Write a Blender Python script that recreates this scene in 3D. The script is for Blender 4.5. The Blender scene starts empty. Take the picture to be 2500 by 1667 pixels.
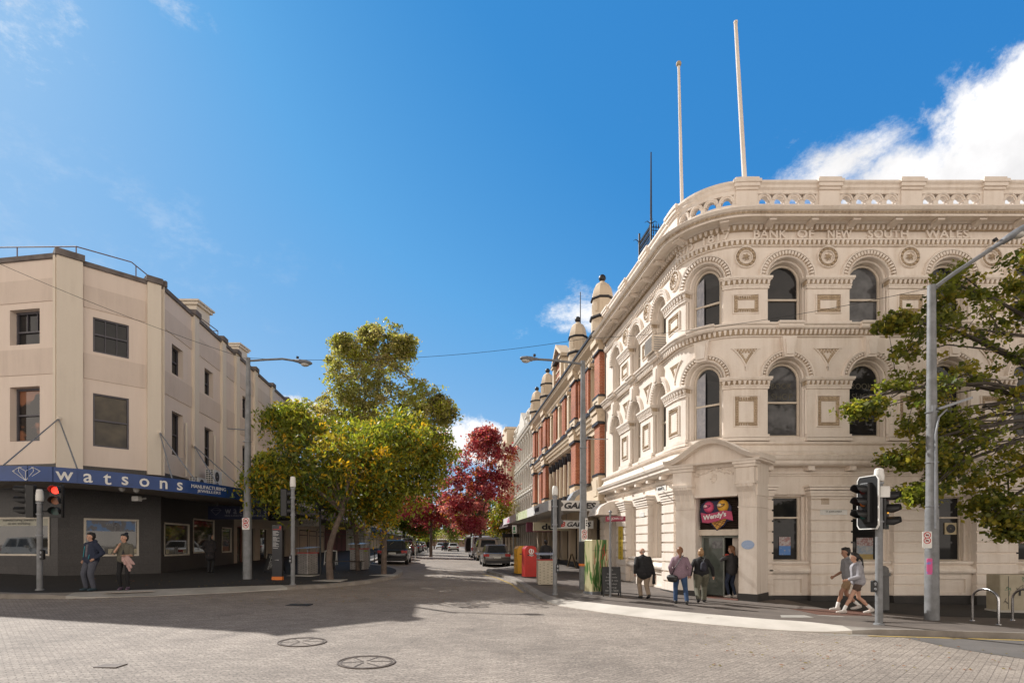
import bpy, bmesh, math, random
import numpy as np
from mathutils import Vector, Matrix
R = math.radians
random.seed(7)
SC = bpy.context.scene
COL = SC.collection
F = 1340.0      # focal length in photo pixels (2500 wide)
HZ = 1326.0     # horizon row
CX = 1250.0
H = 1.78        # eye height above the datum

def clamp(v, a, b): return max(a, min(b, v))
def gz(x, y):
    """height of the sloping street surface"""
    u = clamp(x + .125*(y-18), -25, 25)
    return -0.026*u + .015*clamp(y-18, -25, 30)
def at(px, py, Y): return Vector(((px-CX)/F*Y, Y, H+(HZ-py)/F*Y))
def G(px, py, h=0.0):
    Y = 20.0
    for _ in range(40):
        z = gz((px-CX)/F*Y, Y)+h
        Y = Y*.4+.6*clamp(F*(H-z)/max(py-HZ, 1.5), 2, 400)
    x = (px-CX)/F*Y
    return Vector((x, Y, gz(x, Y)+h))

# ------------------------------------------------------------------ materials
MATS = {}
def _nodes(name):
    m = bpy.data.materials.new(name); m.use_nodes = True
    nt = m.node_tree; b = nt.nodes['Principled BSDF']
    return m, nt, b
def L(nt, a, b): nt.links.new(a, b)
def mat(name, c, c2=None, scale=3., rough=.7, metal=0., bump=0., bscale=None, ior=None, emit=None, detail=6, lo=.35, hi=.65, spec=None):
    if name in MATS: return MATS[name]
    m, nt, b = _nodes(name)
    b.inputs['Roughness'].default_value = rough
    b.inputs['Metallic'].default_value = metal
    if ior: b.inputs['IOR'].default_value = ior
    if spec is not None: b.inputs['Specular IOR Level'].default_value = spec
    c = tuple(c)+(1,)
    if c2 is None: c2 = tuple(v*.82 for v in c[:3])
    tc = nt.nodes.new('ShaderNodeTexCoord')
    n = nt.nodes.new('ShaderNodeTexNoise'); n.inputs['Scale'].default_value = scale; n.inputs['Detail'].default_value = detail
    n.inputs['Roughness'].default_value = .62
    L(nt, tc.outputs['Object'], n.inputs['Vector'])
    r = nt.nodes.new('ShaderNodeValToRGB')
    r.color_ramp.elements[0].position = lo; r.color_ramp.elements[1].position = hi
    r.color_ramp.elements[0].color = tuple(c2)+(1,) if len(c2) == 3 else c2
    r.color_ramp.elements[1].color = c
    L(nt, n.outputs['Fac'], r.inputs['Fac']); L(nt, r.outputs['Color'], b.inputs['Base Color'])
    if bump:
        n2 = nt.nodes.new('ShaderNodeTexNoise'); n2.inputs['Scale'].default_value = bscale or scale*8; n2.inputs['Detail'].default_value = 4
        L(nt, tc.outputs['Object'], n2.inputs['Vector'])
        bp = nt.nodes.new('ShaderNodeBump'); bp.inputs['Strength'].default_value = bump; bp.inputs['Distance'].default_value = .02
        L(nt, n2.outputs['Fac'], bp.inputs['Height']); L(nt, bp.outputs['Normal'], b.inputs['Normal'])
    if emit:
        b.inputs['Emission Color'].default_value = tuple(emit[:3])+(1,); b.inputs['Emission Strength'].default_value = emit[3]
    MATS[name] = m
    return m
def plaster(name, c, dirt, amount=.5, streak=True, rough=.75):
    """painted render with broad weathering and vertical run-down stains"""
    if name in MATS: return MATS[name]
    m, nt, b = _nodes(name); b.inputs['Roughness'].default_value = rough
    tc = nt.nodes.new('ShaderNodeTexCoord')
    def noise(sc, vec, d=5):
        n = nt.nodes.new('ShaderNodeTexNoise'); n.inputs['Scale'].default_value = sc; n.inputs['Detail'].default_value = d; n.inputs['Roughness'].default_value = .65
        L(nt, vec, n.inputs['Vector']); return n.outputs['Fac']
    mp = nt.nodes.new('ShaderNodeMapping'); mp.inputs['Scale'].default_value = (5, 5, .35)
    L(nt, tc.outputs['Object'], mp.inputs['Vector'])
    a = noise(.8, tc.outputs['Object']); s = noise(1.0, mp.outputs['Vector']); g = noise(14, tc.outputs['Object'], 3)
    def ramp(x, lo, hi):
        r = nt.nodes.new('ShaderNodeMapRange'); r.inputs[1].default_value = lo; r.inputs[2].default_value = hi; L(nt, x, r.inputs[0]); return r.outputs[0]
    mul = nt.nodes.new('ShaderNodeMath'); mul.operation = 'MULTIPLY'; L(nt, ramp(a, .34, .64), mul.inputs[0]); L(nt, ramp(s, .38, .68), mul.inputs[1])
    ad = nt.nodes.new('ShaderNodeMath'); ad.operation = 'ADD'; ad.use_clamp = True; L(nt, mul.outputs[0], ad.inputs[0])
    m3 = nt.nodes.new('ShaderNodeMath'); m3.operation = 'MULTIPLY'; m3.inputs[1].default_value = .3; L(nt, ramp(g, .5, .8), m3.inputs[0]); L(nt, m3.outputs[0], ad.inputs[1])
    m4 = nt.nodes.new('ShaderNodeMath'); m4.operation = 'MULTIPLY'; m4.inputs[1].default_value = amount; L(nt, ad.outputs[0], m4.inputs[0])
    mx = nt.nodes.new('ShaderNodeMix'); mx.data_type = 'RGBA'; L(nt, m4.outputs[0], mx.inputs[0])
    mx.inputs[6].default_value = tuple(c)+(1,); mx.inputs[7].default_value = tuple(dirt)+(1,)
    L(nt, mx.outputs[2], b.inputs['Base Color'])
    bp = nt.nodes.new('ShaderNodeBump'); bp.inputs['Strength'].default_value = .15; bp.inputs['Distance'].default_value = .01
    L(nt, g, bp.inputs['Height']); L(nt, bp.outputs['Normal'], b.inputs['Normal'])
    MATS[name] = m; return m
def bricks(name, c1, c2, mortar, w=.23, h=.076, axis='wall', bump=.4, rough=.8, msize=.009, squash=None, wob=0., big=None):
    """brick texture; axis wall: courses along z, axis ground: laid on xy"""
    if name in MATS: return MATS[name]
    m, nt, b = _nodes(name); b.inputs['Roughness'].default_value = rough
    tc = nt.nodes.new('ShaderNodeTexCoord')
    sp = nt.nodes.new('ShaderNodeSeparateXYZ'); L(nt, tc.outputs['Object'], sp.inputs[0])
    cb = nt.nodes.new('ShaderNodeCombineXYZ')
    if axis == 'wall':
        ad = nt.nodes.new('ShaderNodeMath'); ad.operation = 'ADD'; L(nt, sp.outputs[0], ad.inputs[0]); L(nt, sp.outputs[1], ad.inputs[1])
        L(nt, ad.outputs[0], cb.inputs[0]); L(nt, sp.outputs[2], cb.inputs[1])
    else:
        L(nt, sp.outputs[0], cb.inputs[0]); L(nt, sp.outputs[1], cb.inputs[1])
    vec = cb.outputs[0]
    if wob:
        # saw-tooth the joints, like interlocking pavers
        wv = nt.nodes.new('ShaderNodeVectorMath'); wv.operation = 'SINE'
        sc = nt.nodes.new('ShaderNodeVectorMath'); sc.operation = 'SCALE'; sc.inputs['Scale'].default_value = 6.2832/(w*.5)
        sw = nt.nodes.new('ShaderNodeCombineXYZ'); s2 = nt.nodes.new('ShaderNodeSeparateXYZ'); L(nt, vec, sc.inputs[0]); L(nt, sc.outputs[0], wv.inputs[0]); L(nt, wv.outputs[0], s2.inputs[0])
        L(nt, s2.outputs[1], sw.inputs[0]); L(nt, s2.outputs[0], sw.inputs[1])
        s3 = nt.nodes.new('ShaderNodeVectorMath'); s3.operation = 'SCALE'; s3.inputs['Scale'].default_value = wob; L(nt, sw.outputs[0], s3.inputs[0])
        av = nt.nodes.new('ShaderNodeVectorMath'); av.operation = 'ADD'; L(nt, vec, av.inputs[0]); L(nt, s3.outputs[0], av.inputs[1]); vec = av.outputs[0]
    br = nt.nodes.new('ShaderNodeTexBrick'); L(nt, vec, br.inputs['Vector'])
    br.inputs['Scale'].default_value = 1.; br.inputs['Brick Width'].default_value = w; br.inputs['Row Height'].default_value = h
    br.inputs['Mortar Size'].default_value = msize; br.inputs['Mortar Smooth'].default_value = .3; br.inputs['Bias'].default_value = 0
    br.inputs['Color1'].default_value = tuple(c1)+(1,); br.inputs['Color2'].default_value = tuple(c2)+(1,); br.inputs['Mortar'].default_value = tuple(mortar)+(1,)
    n = nt.nodes.new('ShaderNodeTexNoise'); n.inputs['Scale'].default_value = big or .5; n.inputs['Detail'].default_value = 8; n.inputs['Roughness'].default_value = .7
    L(nt, tc.outputs['Object'], n.inputs['Vector'])
    mr = nt.nodes.new('ShaderNodeMapRange'); mr.inputs[1].default_value = .3; mr.inputs[2].default_value = .7; mr.inputs[3].default_value = .68; mr.inputs[4].default_value = 1.2
    L(nt, n.outputs['Fac'], mr.inputs[0])
    mx = nt.nodes.new('ShaderNodeVectorMath'); mx.operation = 'SCALE'; L(nt, br.outputs['Color'], mx.inputs[0]); L(nt, mr.outputs[0], mx.inputs['Scale'])
    n3 = nt.nodes.new('ShaderNodeTexNoise'); n3.inputs['Scale'].default_value = 32; n3.inputs['Detail'].default_value = 5; L(nt, tc.outputs['Object'], n3.inputs['Vector'])
    m5 = nt.nodes.new('ShaderNodeMapRange'); m5.inputs[1].default_value = .3; m5.inputs[2].default_value = .7; m5.inputs[3].default_value = .62; m5.inputs[4].default_value = 1.38; L(nt, n3.outputs['Fac'], m5.inputs[0])
    mz = nt.nodes.new('ShaderNodeVectorMath'); mz.operation = 'SCALE'; L(nt, mx.outputs[0], mz.inputs[0]); L(nt, m5.outputs[0], mz.inputs['Scale'])
    src = mz.outputs[0]
    if axis == 'ground':
        # oil drips, gum and old stains
        for sc_, lo_, hi_, k_ in ((.8, .60, .74, .74), (4.5, .66, .74, .8), (.16, .50, .62, .86)):
            ns = nt.nodes.new('ShaderNodeTexNoise'); ns.inputs['Scale'].default_value = sc_; ns.inputs['Detail'].default_value = 6; L(nt, tc.outputs['Object'], ns.inputs['Vector'])
            ms = nt.nodes.new('ShaderNodeMapRange'); ms.inputs[1].default_value = lo_; ms.inputs[2].default_value = hi_; ms.inputs[3].default_value = 1; ms.inputs[4].default_value = k_; L(nt, ns.outputs['Fac'], ms.inputs[0])
            vs_ = nt.nodes.new('ShaderNodeVectorMath'); vs_.operation = 'SCALE'; L(nt, src, vs_.inputs[0]); L(nt, ms.outputs[0], vs_.inputs['Scale']); src = vs_.outputs[0]
    L(nt, src, b.inputs['Base Color'])
    bp = nt.nodes.new('ShaderNodeBump'); bp.inputs['Strength'].default_value = bump; bp.inputs['Distance'].default_value = .012; bp.invert = True
    L(nt, br.outputs['Fac'], bp.inputs['Height']); L(nt, bp.outputs['Normal'], b.inputs['Normal'])
    MATS[name] = m; return m
def leafmat(name, c, tr=.52):
    if name in MATS: return MATS[name]
    m, nt, b = _nodes(name)
    b.inputs['Base Color'].default_value = tuple(c)+(1,); b.inputs['Roughness'].default_value = .45
    t = nt.nodes.new('ShaderNodeBsdfTranslucent'); t.inputs['Color'].default_value = (min(1, c[0]*1.7), min(1, c[1]*1.7), c[2]*.8, 1)
    mx = nt.nodes.new('ShaderNodeMixShader'); mx.inputs[0].default_value = tr
    L(nt, b.outputs[0], mx.inputs[1]); L(nt, t.outputs[0], mx.inputs[2]); L(nt, mx.outputs[0], nt.nodes['Material Output'].inputs['Surface'])
    MATS[name] = m; return m

GLASS = mat('dark_glass', (.012, .014, .016), (.03, .028, .028), 1.2, .03, ior=1.45, spec=.3)
GLASSR = mat('painted_reflection_glass', (.018, .016, .015), (.11, .09, .06), .9, .05, ior=1.45, detail=3, lo=.34, hi=.7, spec=.3)  # brown noise paints warm reflections into the pane colour
GLASS2 = mat('shop_glass', (.016, .017, .016), (.045, .042, .036), 2.2, .03, ior=1.8)
GLASSC = mat('curtained_glass', (.02, .02, .022), (.13, .13, .135), 2.2, .05, ior=1.45, detail=2, lo=.3, hi=.8, spec=.3)
BLACK = mat('black_paint', (.012, .012, .013), None, 5, .45)
METAL = mat('galvanised_steel', (.27, .28, .30), (.2, .21, .225), 6, .5, .35, .05, 30)
WHITE = mat('white_paint', (.78, .77, .74), (.66, .65, .62), 4, .5)
CHROME = mat('polished_steel', (.55, .55, .56), None, 8, .22, 1.)
ORANGE = mat('orange_paint', (.75, .2, .03), None, 5, .5)
RUBBER = mat('tyre_rubber', (.018, .018, .018), None, 20, .85)

# ------------------------------------------------------------------ mesh builder
class MB:
    def __init__(s): s.v = []; s.f = []; s.m = []
    def add(s, vs, fs, m=0):
        o = len(s.v); s.v.extend([tuple(v) for v in vs]); s.f.extend([tuple(i+o for i in f) for f in fs]); s.m.extend([m]*len(fs))
    def quad(s, a, b, c, d, m=0): s.add([a, b, c, d], [(0, 1, 2, 3)], m)
    def poly(s, pts, m=0): s.add(pts, [tuple(range(len(pts)))], m)
    def bx(s, x0, x1, y0, y1, z0, z1, m=0, T=None):
        vs = [(x, y, z) for z in (z0, z1) for y in (y0, y1) for x in (x0, x1)]
        if T: vs = [T(*v) for v in vs]
        s.add(vs, [(0, 2, 3, 1), (4, 5, 7, 6), (0, 1, 5, 4), (2, 6, 7, 3), (0, 4, 6, 2), (1, 3, 7, 5)], m)
    def bev(s, x0, x1, y0, y1, z0, z1, b=.02, m=0, T=None):
        """box with chamfered vertical and top edges"""
        def ring(z, i): return [(x0+i+b, y0+i, z), (x1-i-b, y0+i, z), (x1-i, y0+i+b, z), (x1-i, y1-i-b, z), (x1-i-b, y1-i, z), (x0+i+b, y1-i, z), (x0+i, y1-i-b, z), (x0+i, y0+i+b, z)]
        rs = [ring(z0, 0), ring(z1-b, 0), ring(z1, b*.7)]
        vs = [p for r in rs for p in r]
        if T: vs = [T(*v) for v in vs]
        fs = [tuple(range(7, -1, -1)), tuple(range(16, 24))]
        for k in (0, 8):
            for i in range(8): fs.append((k+i, k+(i+1) % 8, k+8+(i+1) % 8, k+8+i))
        s.add(vs, fs, m)
    def cyl(s, p0, p1, r0, r1=None, n=10, m=0, caps=True):
        p0 = Vector(p0); p1 = Vector(p1); r1 = r0 if r1 is None else r1
        d = (p1-p0); d = d.normalized() if d.length > 1e-9 else Vector((0, 0, 1))
        a = d.orthogonal().normalized(); b = d.cross(a)
        vs = []
        for p, r in ((p0, r0), (p1, r1)):
            for i in range(n):
                t = 2*math.pi*i/n; vs.append(p+a*(r*math.cos(t))+b*(r*math.sin(t)))
        fs = [(i, (i+1) % n, n+(i+1) % n, n+i) for i in range(n)]
        if caps: fs += [tuple(range(n-1, -1, -1)), tuple(range(n, 2*n))]
        s.add(vs, fs, m)
    def tube(s, pts, r, n=8, m=0, r1=None):
        pts = [Vector(p) for p in pts]; k = len(pts); vs = []; fs = []
        up = None
        for i, p in enumerate(pts):
            d = (pts[min(i+1, k-1)]-pts[max(i-1, 0)]).normalized()
            if up is None: up = d.orthogonal().normalized()
            a = (up-d*up.dot(d)).normalized(); up = a; b = d.cross(a)
            rr = r if r1 is None else r+(r1-r)*i/(k-1)
            for j in range(n):
                t = 2*math.pi*j/n; vs.append(p+a*(rr*math.cos(t))+b*(rr*math.sin(t)))
        for i in range(k-1):
            for j in range(n): fs.append((i*n+j, i*n+(j+1) % n, (i+1)*n+(j+1) % n, (i+1)*n+j))
        fs += [tuple(range(n-1, -1, -1)), tuple(range((k-1)*n, k*n))]
        s.add(vs, fs, m)
    def lathe(s, c, prof, n=16, m=0, a0=0., T=None):
        vs = []; fs = []; k = len(prof)
        for r, z in prof:
            for j in range(n):
                t = a0+2*math.pi*j/n; vs.append((c[0]+r*math.cos(t), c[1]+r*math.sin(t), c[2]+z))
        if T: vs = [T(*v) for v in vs]
        for i in range(k-1):
            for j in range(n): fs.append((i*n+j, i*n+(j+1) % n, (i+1)*n+(j+1) % n, (i+1)*n+j))
        fs += [tuple(range(n-1, -1, -1)), tuple(range((k-1)*n, k*n))]
        s.add(vs, fs, m)
    def prism(s, pts, ext, m=0):
        """closed outline pts extruded by vector ext"""
        pts = [Vector(p) for p in pts]; n = len(pts); e = Vector(ext)
        vs = pts+[p+e for p in pts]
        s.add(vs, [tuple(range(n-1, -1, -1)), tuple(range(n, 2*n))]+[(i, (i+1) % n, n+(i+1) % n, n+i) for i in range(n)], m)
    def sphere(s, c, r, n=12, m=0, sc=(1, 1, 1), T=None):
        k = max(4, n//2); prof = [(r*math.sin(math.pi*i/k)+1e-4, -r*math.cos(math.pi*i/k)) for i in range(k+1)]
        vs = []; fs = []
        for rr, z in prof:
            for j in range(n):
                t = 2*math.pi*j/n; vs.append((c[0]+rr*math.cos(t)*sc[0], c[1]+rr*math.sin(t)*sc[1], c[2]+z*sc[2]))
        if T: vs = [T(*v) for v in vs]
        for i in range(k):
            for j in range(n): fs.append((i*n+j, i*n+(j+1) % n, (i+1)*n+(j+1) % n, (i+1)*n+j))
        s.add(vs, fs, m)
    def build(s, name, mats, parent=None, smooth=False, angle=None):
        if not isinstance(mats, (list, tuple)): mats = [mats]
        me = bpy.data.meshes.new(name)
        vs = s.v
        if parent is not None:
            iv = WM[parent.name].inverted(); vs = [tuple(iv @ Vector(v)) for v in vs]
        me.from_pydata(vs, [], s.f)
        for mm in mats: me.materials.append(mm)
        if len(mats) > 1: me.polygons.foreach_set('material_index', s.m)
        if smooth: me.polygons.foreach_set('use_smooth', [True]*len(me.polygons))
        if angle:
            bm = bmesh.new(); bm.from_mesh(me); bmesh.ops.remove_doubles(bm, verts=bm.verts, dist=1e-5); bmesh.ops.recalc_face_normals(bm, faces=bm.faces)
            for e in bm.edges: e.smooth = len(e.link_faces) == 2 and e.calc_face_angle(9) < R(angle)
            for f in bm.faces: f.smooth = True
            bm.to_mesh(me); bm.free()
        me.update()
        o = bpy.data.objects.new(name, me); COL.objects.link(o)
        if parent is not None: o.parent = parent; WM[o.name] = WM[parent.name]
        else: WM[o.name] = Matrix.Identity(4)
        return o
WM = {}
def tag(o, label=None, cat=None, group=None, kind=None):
    if label: o['label'] = label
    if cat: o['category'] = cat
    if group: o['group'] = group
    if kind: o['kind'] = kind
    return o
def thing(name, label, cat, loc, rz=0., group=None):
    o = bpy.data.objects.new(name, None); COL.objects.link(o); o.empty_display_size = .2
    o.location = loc; o.rotation_euler = (0, 0, rz)
    WM[o.name] = Matrix.Translation(Vector(loc)) @ Matrix.Rotation(rz, 4, 'Z')
    return tag(o, label, cat, group)
def settle(mb, name, mats, label, cat, group=None, smooth=False, kind=None, angle=None):
    """a one-mesh thing whose origin is at its base"""
    xs = np.array(mb.v); c = Vector((float(xs[:, 0].mean()), float(xs[:, 1].mean()), float(xs[:, 2].min())))
    mb.v = [tuple(Vector(v)-c) for v in mb.v]
    o = mb.build(name, mats, None, smooth, angle); o.location = c; WM[o.name] = Matrix.Translation(c)
    return tag(o, label, cat, group, kind)
def copy_tree(o, loc=None, rz=None, label=None, parent=None):
    c = o.copy(); COL.objects.link(c)
    if parent is not None: c.parent = parent
    if loc is not None: c.location = loc
    if rz is not None: c.rotation_euler = (0, 0, rz)
    if label: c['label'] = label
    for ch in [x for x in KIDS(o)]: copy_tree(ch, parent=c)
    return c
def KIDS(o): return [x for x in bpy.data.objects if x.parent == o]

# ------------------------------------------------------------------ lettering
_TC = {}
def text_geo(body, size=1., ext=.01, shear=0., bold=0., spacing=1.):
    k = (body, size, ext, shear, bold, spacing)
    if k in _TC: return _TC[k]
    cu = bpy.data.curves.new('t', 'FONT'); cu.body = body; cu.size = size; cu.extrude = ext; cu.shear = shear; cu.offset = bold; cu.space_character = spacing
    cu.resolution_u = 3
    cu.align_x = 'CENTER'; cu.align_y = 'CENTER'
    o = bpy.data.objects.new('t', cu); COL.objects.link(o)
    dg = bpy.context.evaluated_depsgraph_get(); me = bpy.data.meshes.new_from_object(o.evaluated_get(dg))
    vs = [tuple(v.co) for v in me.vertices]; fs = [tuple(p.vertices) for p in me.polygons]
    bpy.data.objects.remove(o); bpy.data.curves.remove(cu); bpy.data.meshes.remove(me)
    xs = [v[0] for v in vs]; ys = [v[1] for v in vs]
    cx = (min(xs)+max(xs))/2; cy = (min(ys)+max(ys))/2
    vs = [(v[0]-cx, v[1]-cy, v[2]) for v in vs]
    _TC[k] = (vs, fs, max(xs)-min(xs), max(ys)-min(ys)); return _TC[k]
def write(mb, body, o, ux, uz, width=None, height=None, ext=.006, m=0, shear=0., bold=0., spacing=1., lift=.004):
    """lettering centred on o, running along ux, up uz; width/height stretch it to fit"""
    vs, fs, w, h = text_geo(body, 1., .5, shear, bold, spacing)
    sx = (width/w) if width else (height/h); sy = (height/h) if height else sx
    ux = Vector(ux).normalized(); uz = Vector(uz).normalized(); n = ux.cross(uz)
    o = Vector(o)
    mb.add([o+ux*(v[0]*sx)+uz*(v[1]*sy)+n*(lift+(v[2]+.5)*ext) for v in vs], fs, m)

# ------------------------------------------------------------------ facades: flat (s, out, z) bent on to a wall line
class Line:
    def __init__(s, p0, d):
        s.p = Vector((p0[0], p0[1])); s.d = Vector((d[0], d[1])).normalized(); s.n = Vector((s.d.y, -s.d.x))
    def __call__(s, a, out, z):
        q = s.p+s.d*a+s.n*out; return Vector((q.x, q.y, z))
    def hit(s, px, out=0.):
        """(s, Y) where the view ray of photo column px meets the wall"""
        k = (px-CX)/F; p = s.p+s.n*out
        a = (p.x-k*p.y)/(k*s.d.y-s.d.x); return a, p.y+a*s.d.y
    def z(s, px, py, out=0.):
        return H+(HZ-py)/F*s.hit(px, out)[1]
def cuts(a, b, step):
    n = max(1, int(math.ceil(abs(b-a)/step))); return [a+(b-a)*i/n for i in range(n+1)]
def wall(mb, P, s0, s1, z0, z1, out=0., step=9., m=0):
    ss = cuts(s0, s1, step)
    for a, b in zip(ss, ss[1:]): mb.quad(P(a, out, z0), P(b, out, z0), P(b, out, z1), P(a, out, z1), m)
def block(mb, P, s0, s1, o0, o1, z0, z1, step=9., m=0):
    """solid block on the wall line"""
    prof = [(o0, z0), (o1, z0), (o1, z1), (o0, z1)]
    sweep(mb, P, prof, s0, s1, step, m)
def sweep(mb, P, prof, s0, s1, step=9., m=0, ends=True):
    ss = cuts(s0, s1, step); n = len(prof); vs = []; fs = []
    for a in ss: vs += [P(a, o, z) for o, z in prof]
    for i in range(len(ss)-1):
        for j in range(n): fs.append((i*n+j, (i+1)*n+j, (i+1)*n+(j+1) % n, i*n+(j+1) % n))
    if ends: fs += [tuple(range(n)), tuple(range(len(ss)*n-1, (len(ss)-1)*n-1, -1))]
    mb.add(vs, fs, m)
def archband(mb, P, c, cz, prof, a0=0., a1=math.pi, n=20, m=0):
    """profile [(radius, out)] swept round an arch centred (c, cz)"""
    k = len(prof); vs = []; fs = []
    for i in range(n+1):
        t = a0+(a1-a0)*i/n
        vs += [P(c-r*math.cos(t), o, cz+r*math.sin(t)) for r, o in prof]
    for i in range(n):
        for j in range(k): fs.append((i*k+j, i*k+(j+1) % k, (i+1)*k+(j+1) % k, (i+1)*k+j))
    fs += [tuple(range(k-1, -1, -1)), tuple(range(n*k, (n+1)*k))]
    mb.add(vs, fs, m)
def eggs(mb, P, s0, s1, o0, o1, z0, z1, pitch=.15, duty=.62, m=0):
    n = max(1, int(abs(s1-s0)/pitch)); w = (s1-s0)/n
    for i in range(n):
        a = s0+w*(i+.5-duty/2); b = a+w*duty; c = (a+b)/2; zm = (z0+z1)/2
        # a faceted egg: tapered block
        vs = [P(a, o0, z1), P(b, o0, z1), P(b, o1, z1-.01), P(a, o1, z1-.01), P(c-.25*w*duty, o0, z0), P(c+.25*w*duty, o0, z0), P(c+.25*w*duty, o1-.3*(o1-o0), z0), P(c-.25*w*duty, o1-.3*(o1-o0), z0)]
        mb.add(vs, [(0, 3, 2, 1), (4, 5, 6, 7), (3, 7, 6, 2), (0, 4, 7, 3), (1, 2, 6, 5), (0, 1, 5, 4)], m)
def arch_eggs(mb, P, c, cz, r0, r1, o0, o1, n=22, m=0):
    for i in range(n):
        t = math.pi*(i+.5)/n; d = math.pi/n*.34
        q = lambda r, o, e: P(c-r*math.cos(t+e), o, cz+r*math.sin(t+e))
        vs = [q(r0, o0, -d), q(r1, o0, -d), q(r1, o0, d), q(r0, o0, d), q(r0+.02, o1, -d*.7), q(r1-.01, o1, -d), q(r1-.01, o1, d), q(r0+.02, o1, d*.7)]
        mb.add(vs, [(4, 5, 6, 7), (0, 1, 5, 4), (1, 2, 6, 5), (2, 3, 7, 6), (3, 0, 4, 7)], m)
def arch_wall(mb, P, s0, s1, z0, z1, c, r, zb, zc, out=0., depth=.5, step=.35, m=0, mr=None, n=16):
    """wall panel s0..s1, z0..z1 with a round-headed opening (half width r, sill zb, springing zc) and its reveal"""
    mr = m if mr is None else mr
    wall(mb, P, s0, c-r, z0, z1, out, step, m); wall(mb, P, c+r, s1, z0, z1, out, step, m)
    if zb > z0+1e-6: wall(mb, P, c-r, c+r, z0, zb, out, step, m)
    pts = [(c-r*math.cos(math.pi*i/n), zc+r*math.sin(math.pi*i/n)) for i in range(n+1)]
    for (a, za), (b, zz) in zip(pts, pts[1:]):
        mb.quad(P(a, out, za), P(b, out, zz), P(b, out, z1), P(a, out, z1), m)
    ring = [(c-r, zb)]+pts+[(c+r, zb)]
    for (a, za), (b, zz) in zip(ring, ring[1:]):
        mb.quad(P(a, out, za), P(a, out-depth, za), P(b, out-depth, zz), P(b, out, zz), mr)
    mb.quad(P(c-r, out, zb), P(c+r, out, zb), P(c+r, out-depth, zb), P(c-r, out-depth, zb), mr)
def rect_wall(mb, P, s0, s1, z0, z1, holes, out=0., depth=.25, step=9., m=0, mr=None):
    """wall with rectangular openings [(a0,a1,b0,b1)] and their reveals; columns must not overlap vertically at different widths"""
    mr = m if mr is None else mr
    xs = sorted(set([s0, s1]+[h[0] for h in holes]+[h[1] for h in holes]))
    for a, b in zip(xs, xs[1:]):
        hs = sorted([h for h in holes if h[0] <= a+1e-6 and h[1] >= b-1e-6], key=lambda h: h[2]); z = z0
        for h in hs:
            if h[2] > z+1e-6: wall(mb, P, a, b, z, h[2], out, step, m)
            z = h[3]
        if z1 > z+1e-6: wall(mb, P, a, b, z, z1, out, step, m)
    for a, b, c, d in holes:
        for p, q in (((a, c), (a, d)), ((a, d), (b, d)), ((b, d), (b, c)), ((b, c), (a, c))):
            mb.quad(P(p[0], out, p[1]), P(p[0], out-depth, p[1]), P(q[0], out-depth, q[1]), P(q[0], out, q[1]), mr)
def sash(P, a, b, z0, z1, o, parent, frame, glass=None, fr=.06, rail=.5, bars=(), name='window', arch=None, label=None):
    """a window: frame mesh, its glass a sub-part"""
    mb = MB(); d = .07
    def ring():
        if arch is None: return [(a, z0), (a, z1), (b, z1), (b, z0)]
        c = (a+b)/2; r = (b-a)/2
        return [(a, z0)]+[(c-r*math.cos(math.pi*i/14), arch+r*math.sin(math.pi*i/14)) for i in range(15)]+[(b, z0)]
    ro = ring(); c = (a+b)/2; zm = (z0+z1)/2
    k = 1-2*fr/(b-a)
    def inn(p):
        if arch is not None and p[1] >= arch: return (c+(p[0]-c)*k, arch+(p[1]-arch)*k)
        return (c+(p[0]-c)*k, p[1]+fr if p[1] < zm else p[1]-fr)
    ri = [inn(p) for p in ro]; n = len(ro)
    for i in range(n):
        j = (i+1) % n
        mb.quad(P(ro[i][0], o, ro[i][1]), P(ri[i][0], o, ri[i][1]), P(ri[j][0], o, ri[j][1]), P(ro[j][0], o, ro[j][1]))
        mb.quad(P(ri[i][0], o, ri[i][1]), P(ri[i][0], o-d, ri[i][1]), P(ri[j][0], o-d, ri[j][1]), P(ri[j][0], o, ri[j][1]))
    zr = z0+(z1-z0)*rail if rail else None
    if rail: block(mb, P, a+fr, b-fr, o-d, o+.01, zr-.03, zr+.03)
    for bs, lo, hi in bars: block(mb, P, a+(b-a)*bs-.014, a+(b-a)*bs+.014, o-d, o-.005, z0+(z1-z0)*lo+.03, z0+(z1-z0)*hi-.03)
    w = mb.build(name, frame, parent)
    g = MB(); g.poly([P(x, o-d+.012, z) for x, z in reversed(ro)]); g.build('glass', glass or GLASS, w)
    if label: w['label'] = label
    return w
# ================================================================== camera, sky, sun
cam = bpy.data.cameras.new('camera'); co = bpy.data.objects.new('camera', cam); COL.objects.link(co)
co.location = (0, 0, H); co.rotation_euler = (R(90), 0, 0)
cam.sensor_width = 36; cam.lens = 36*F/2500; cam.shift_y = (HZ-833.5)/2500; cam.clip_end = 3000; cam.clip_start = .1
SC.camera = co
SUN_EL = 39.0; SV = Vector((-.785, .62, 0)).normalized()
W = bpy.data.worlds.new('World'); SC.world = W; W.use_nodes = True
nt = W.node_tree; bg = nt.nodes['Background']
sky = nt.nodes.new('ShaderNodeTexSky'); sky.sky_type = 'NISHITA'; sky.sun_disc = False
sky.sun_elevation = R(SUN_EL); sky.sun_rotation = math.atan2(SV.x, SV.y)
sky.air_density = 1.0; sky.dust_density = .25; sky.ozone_density = 2.2
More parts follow.
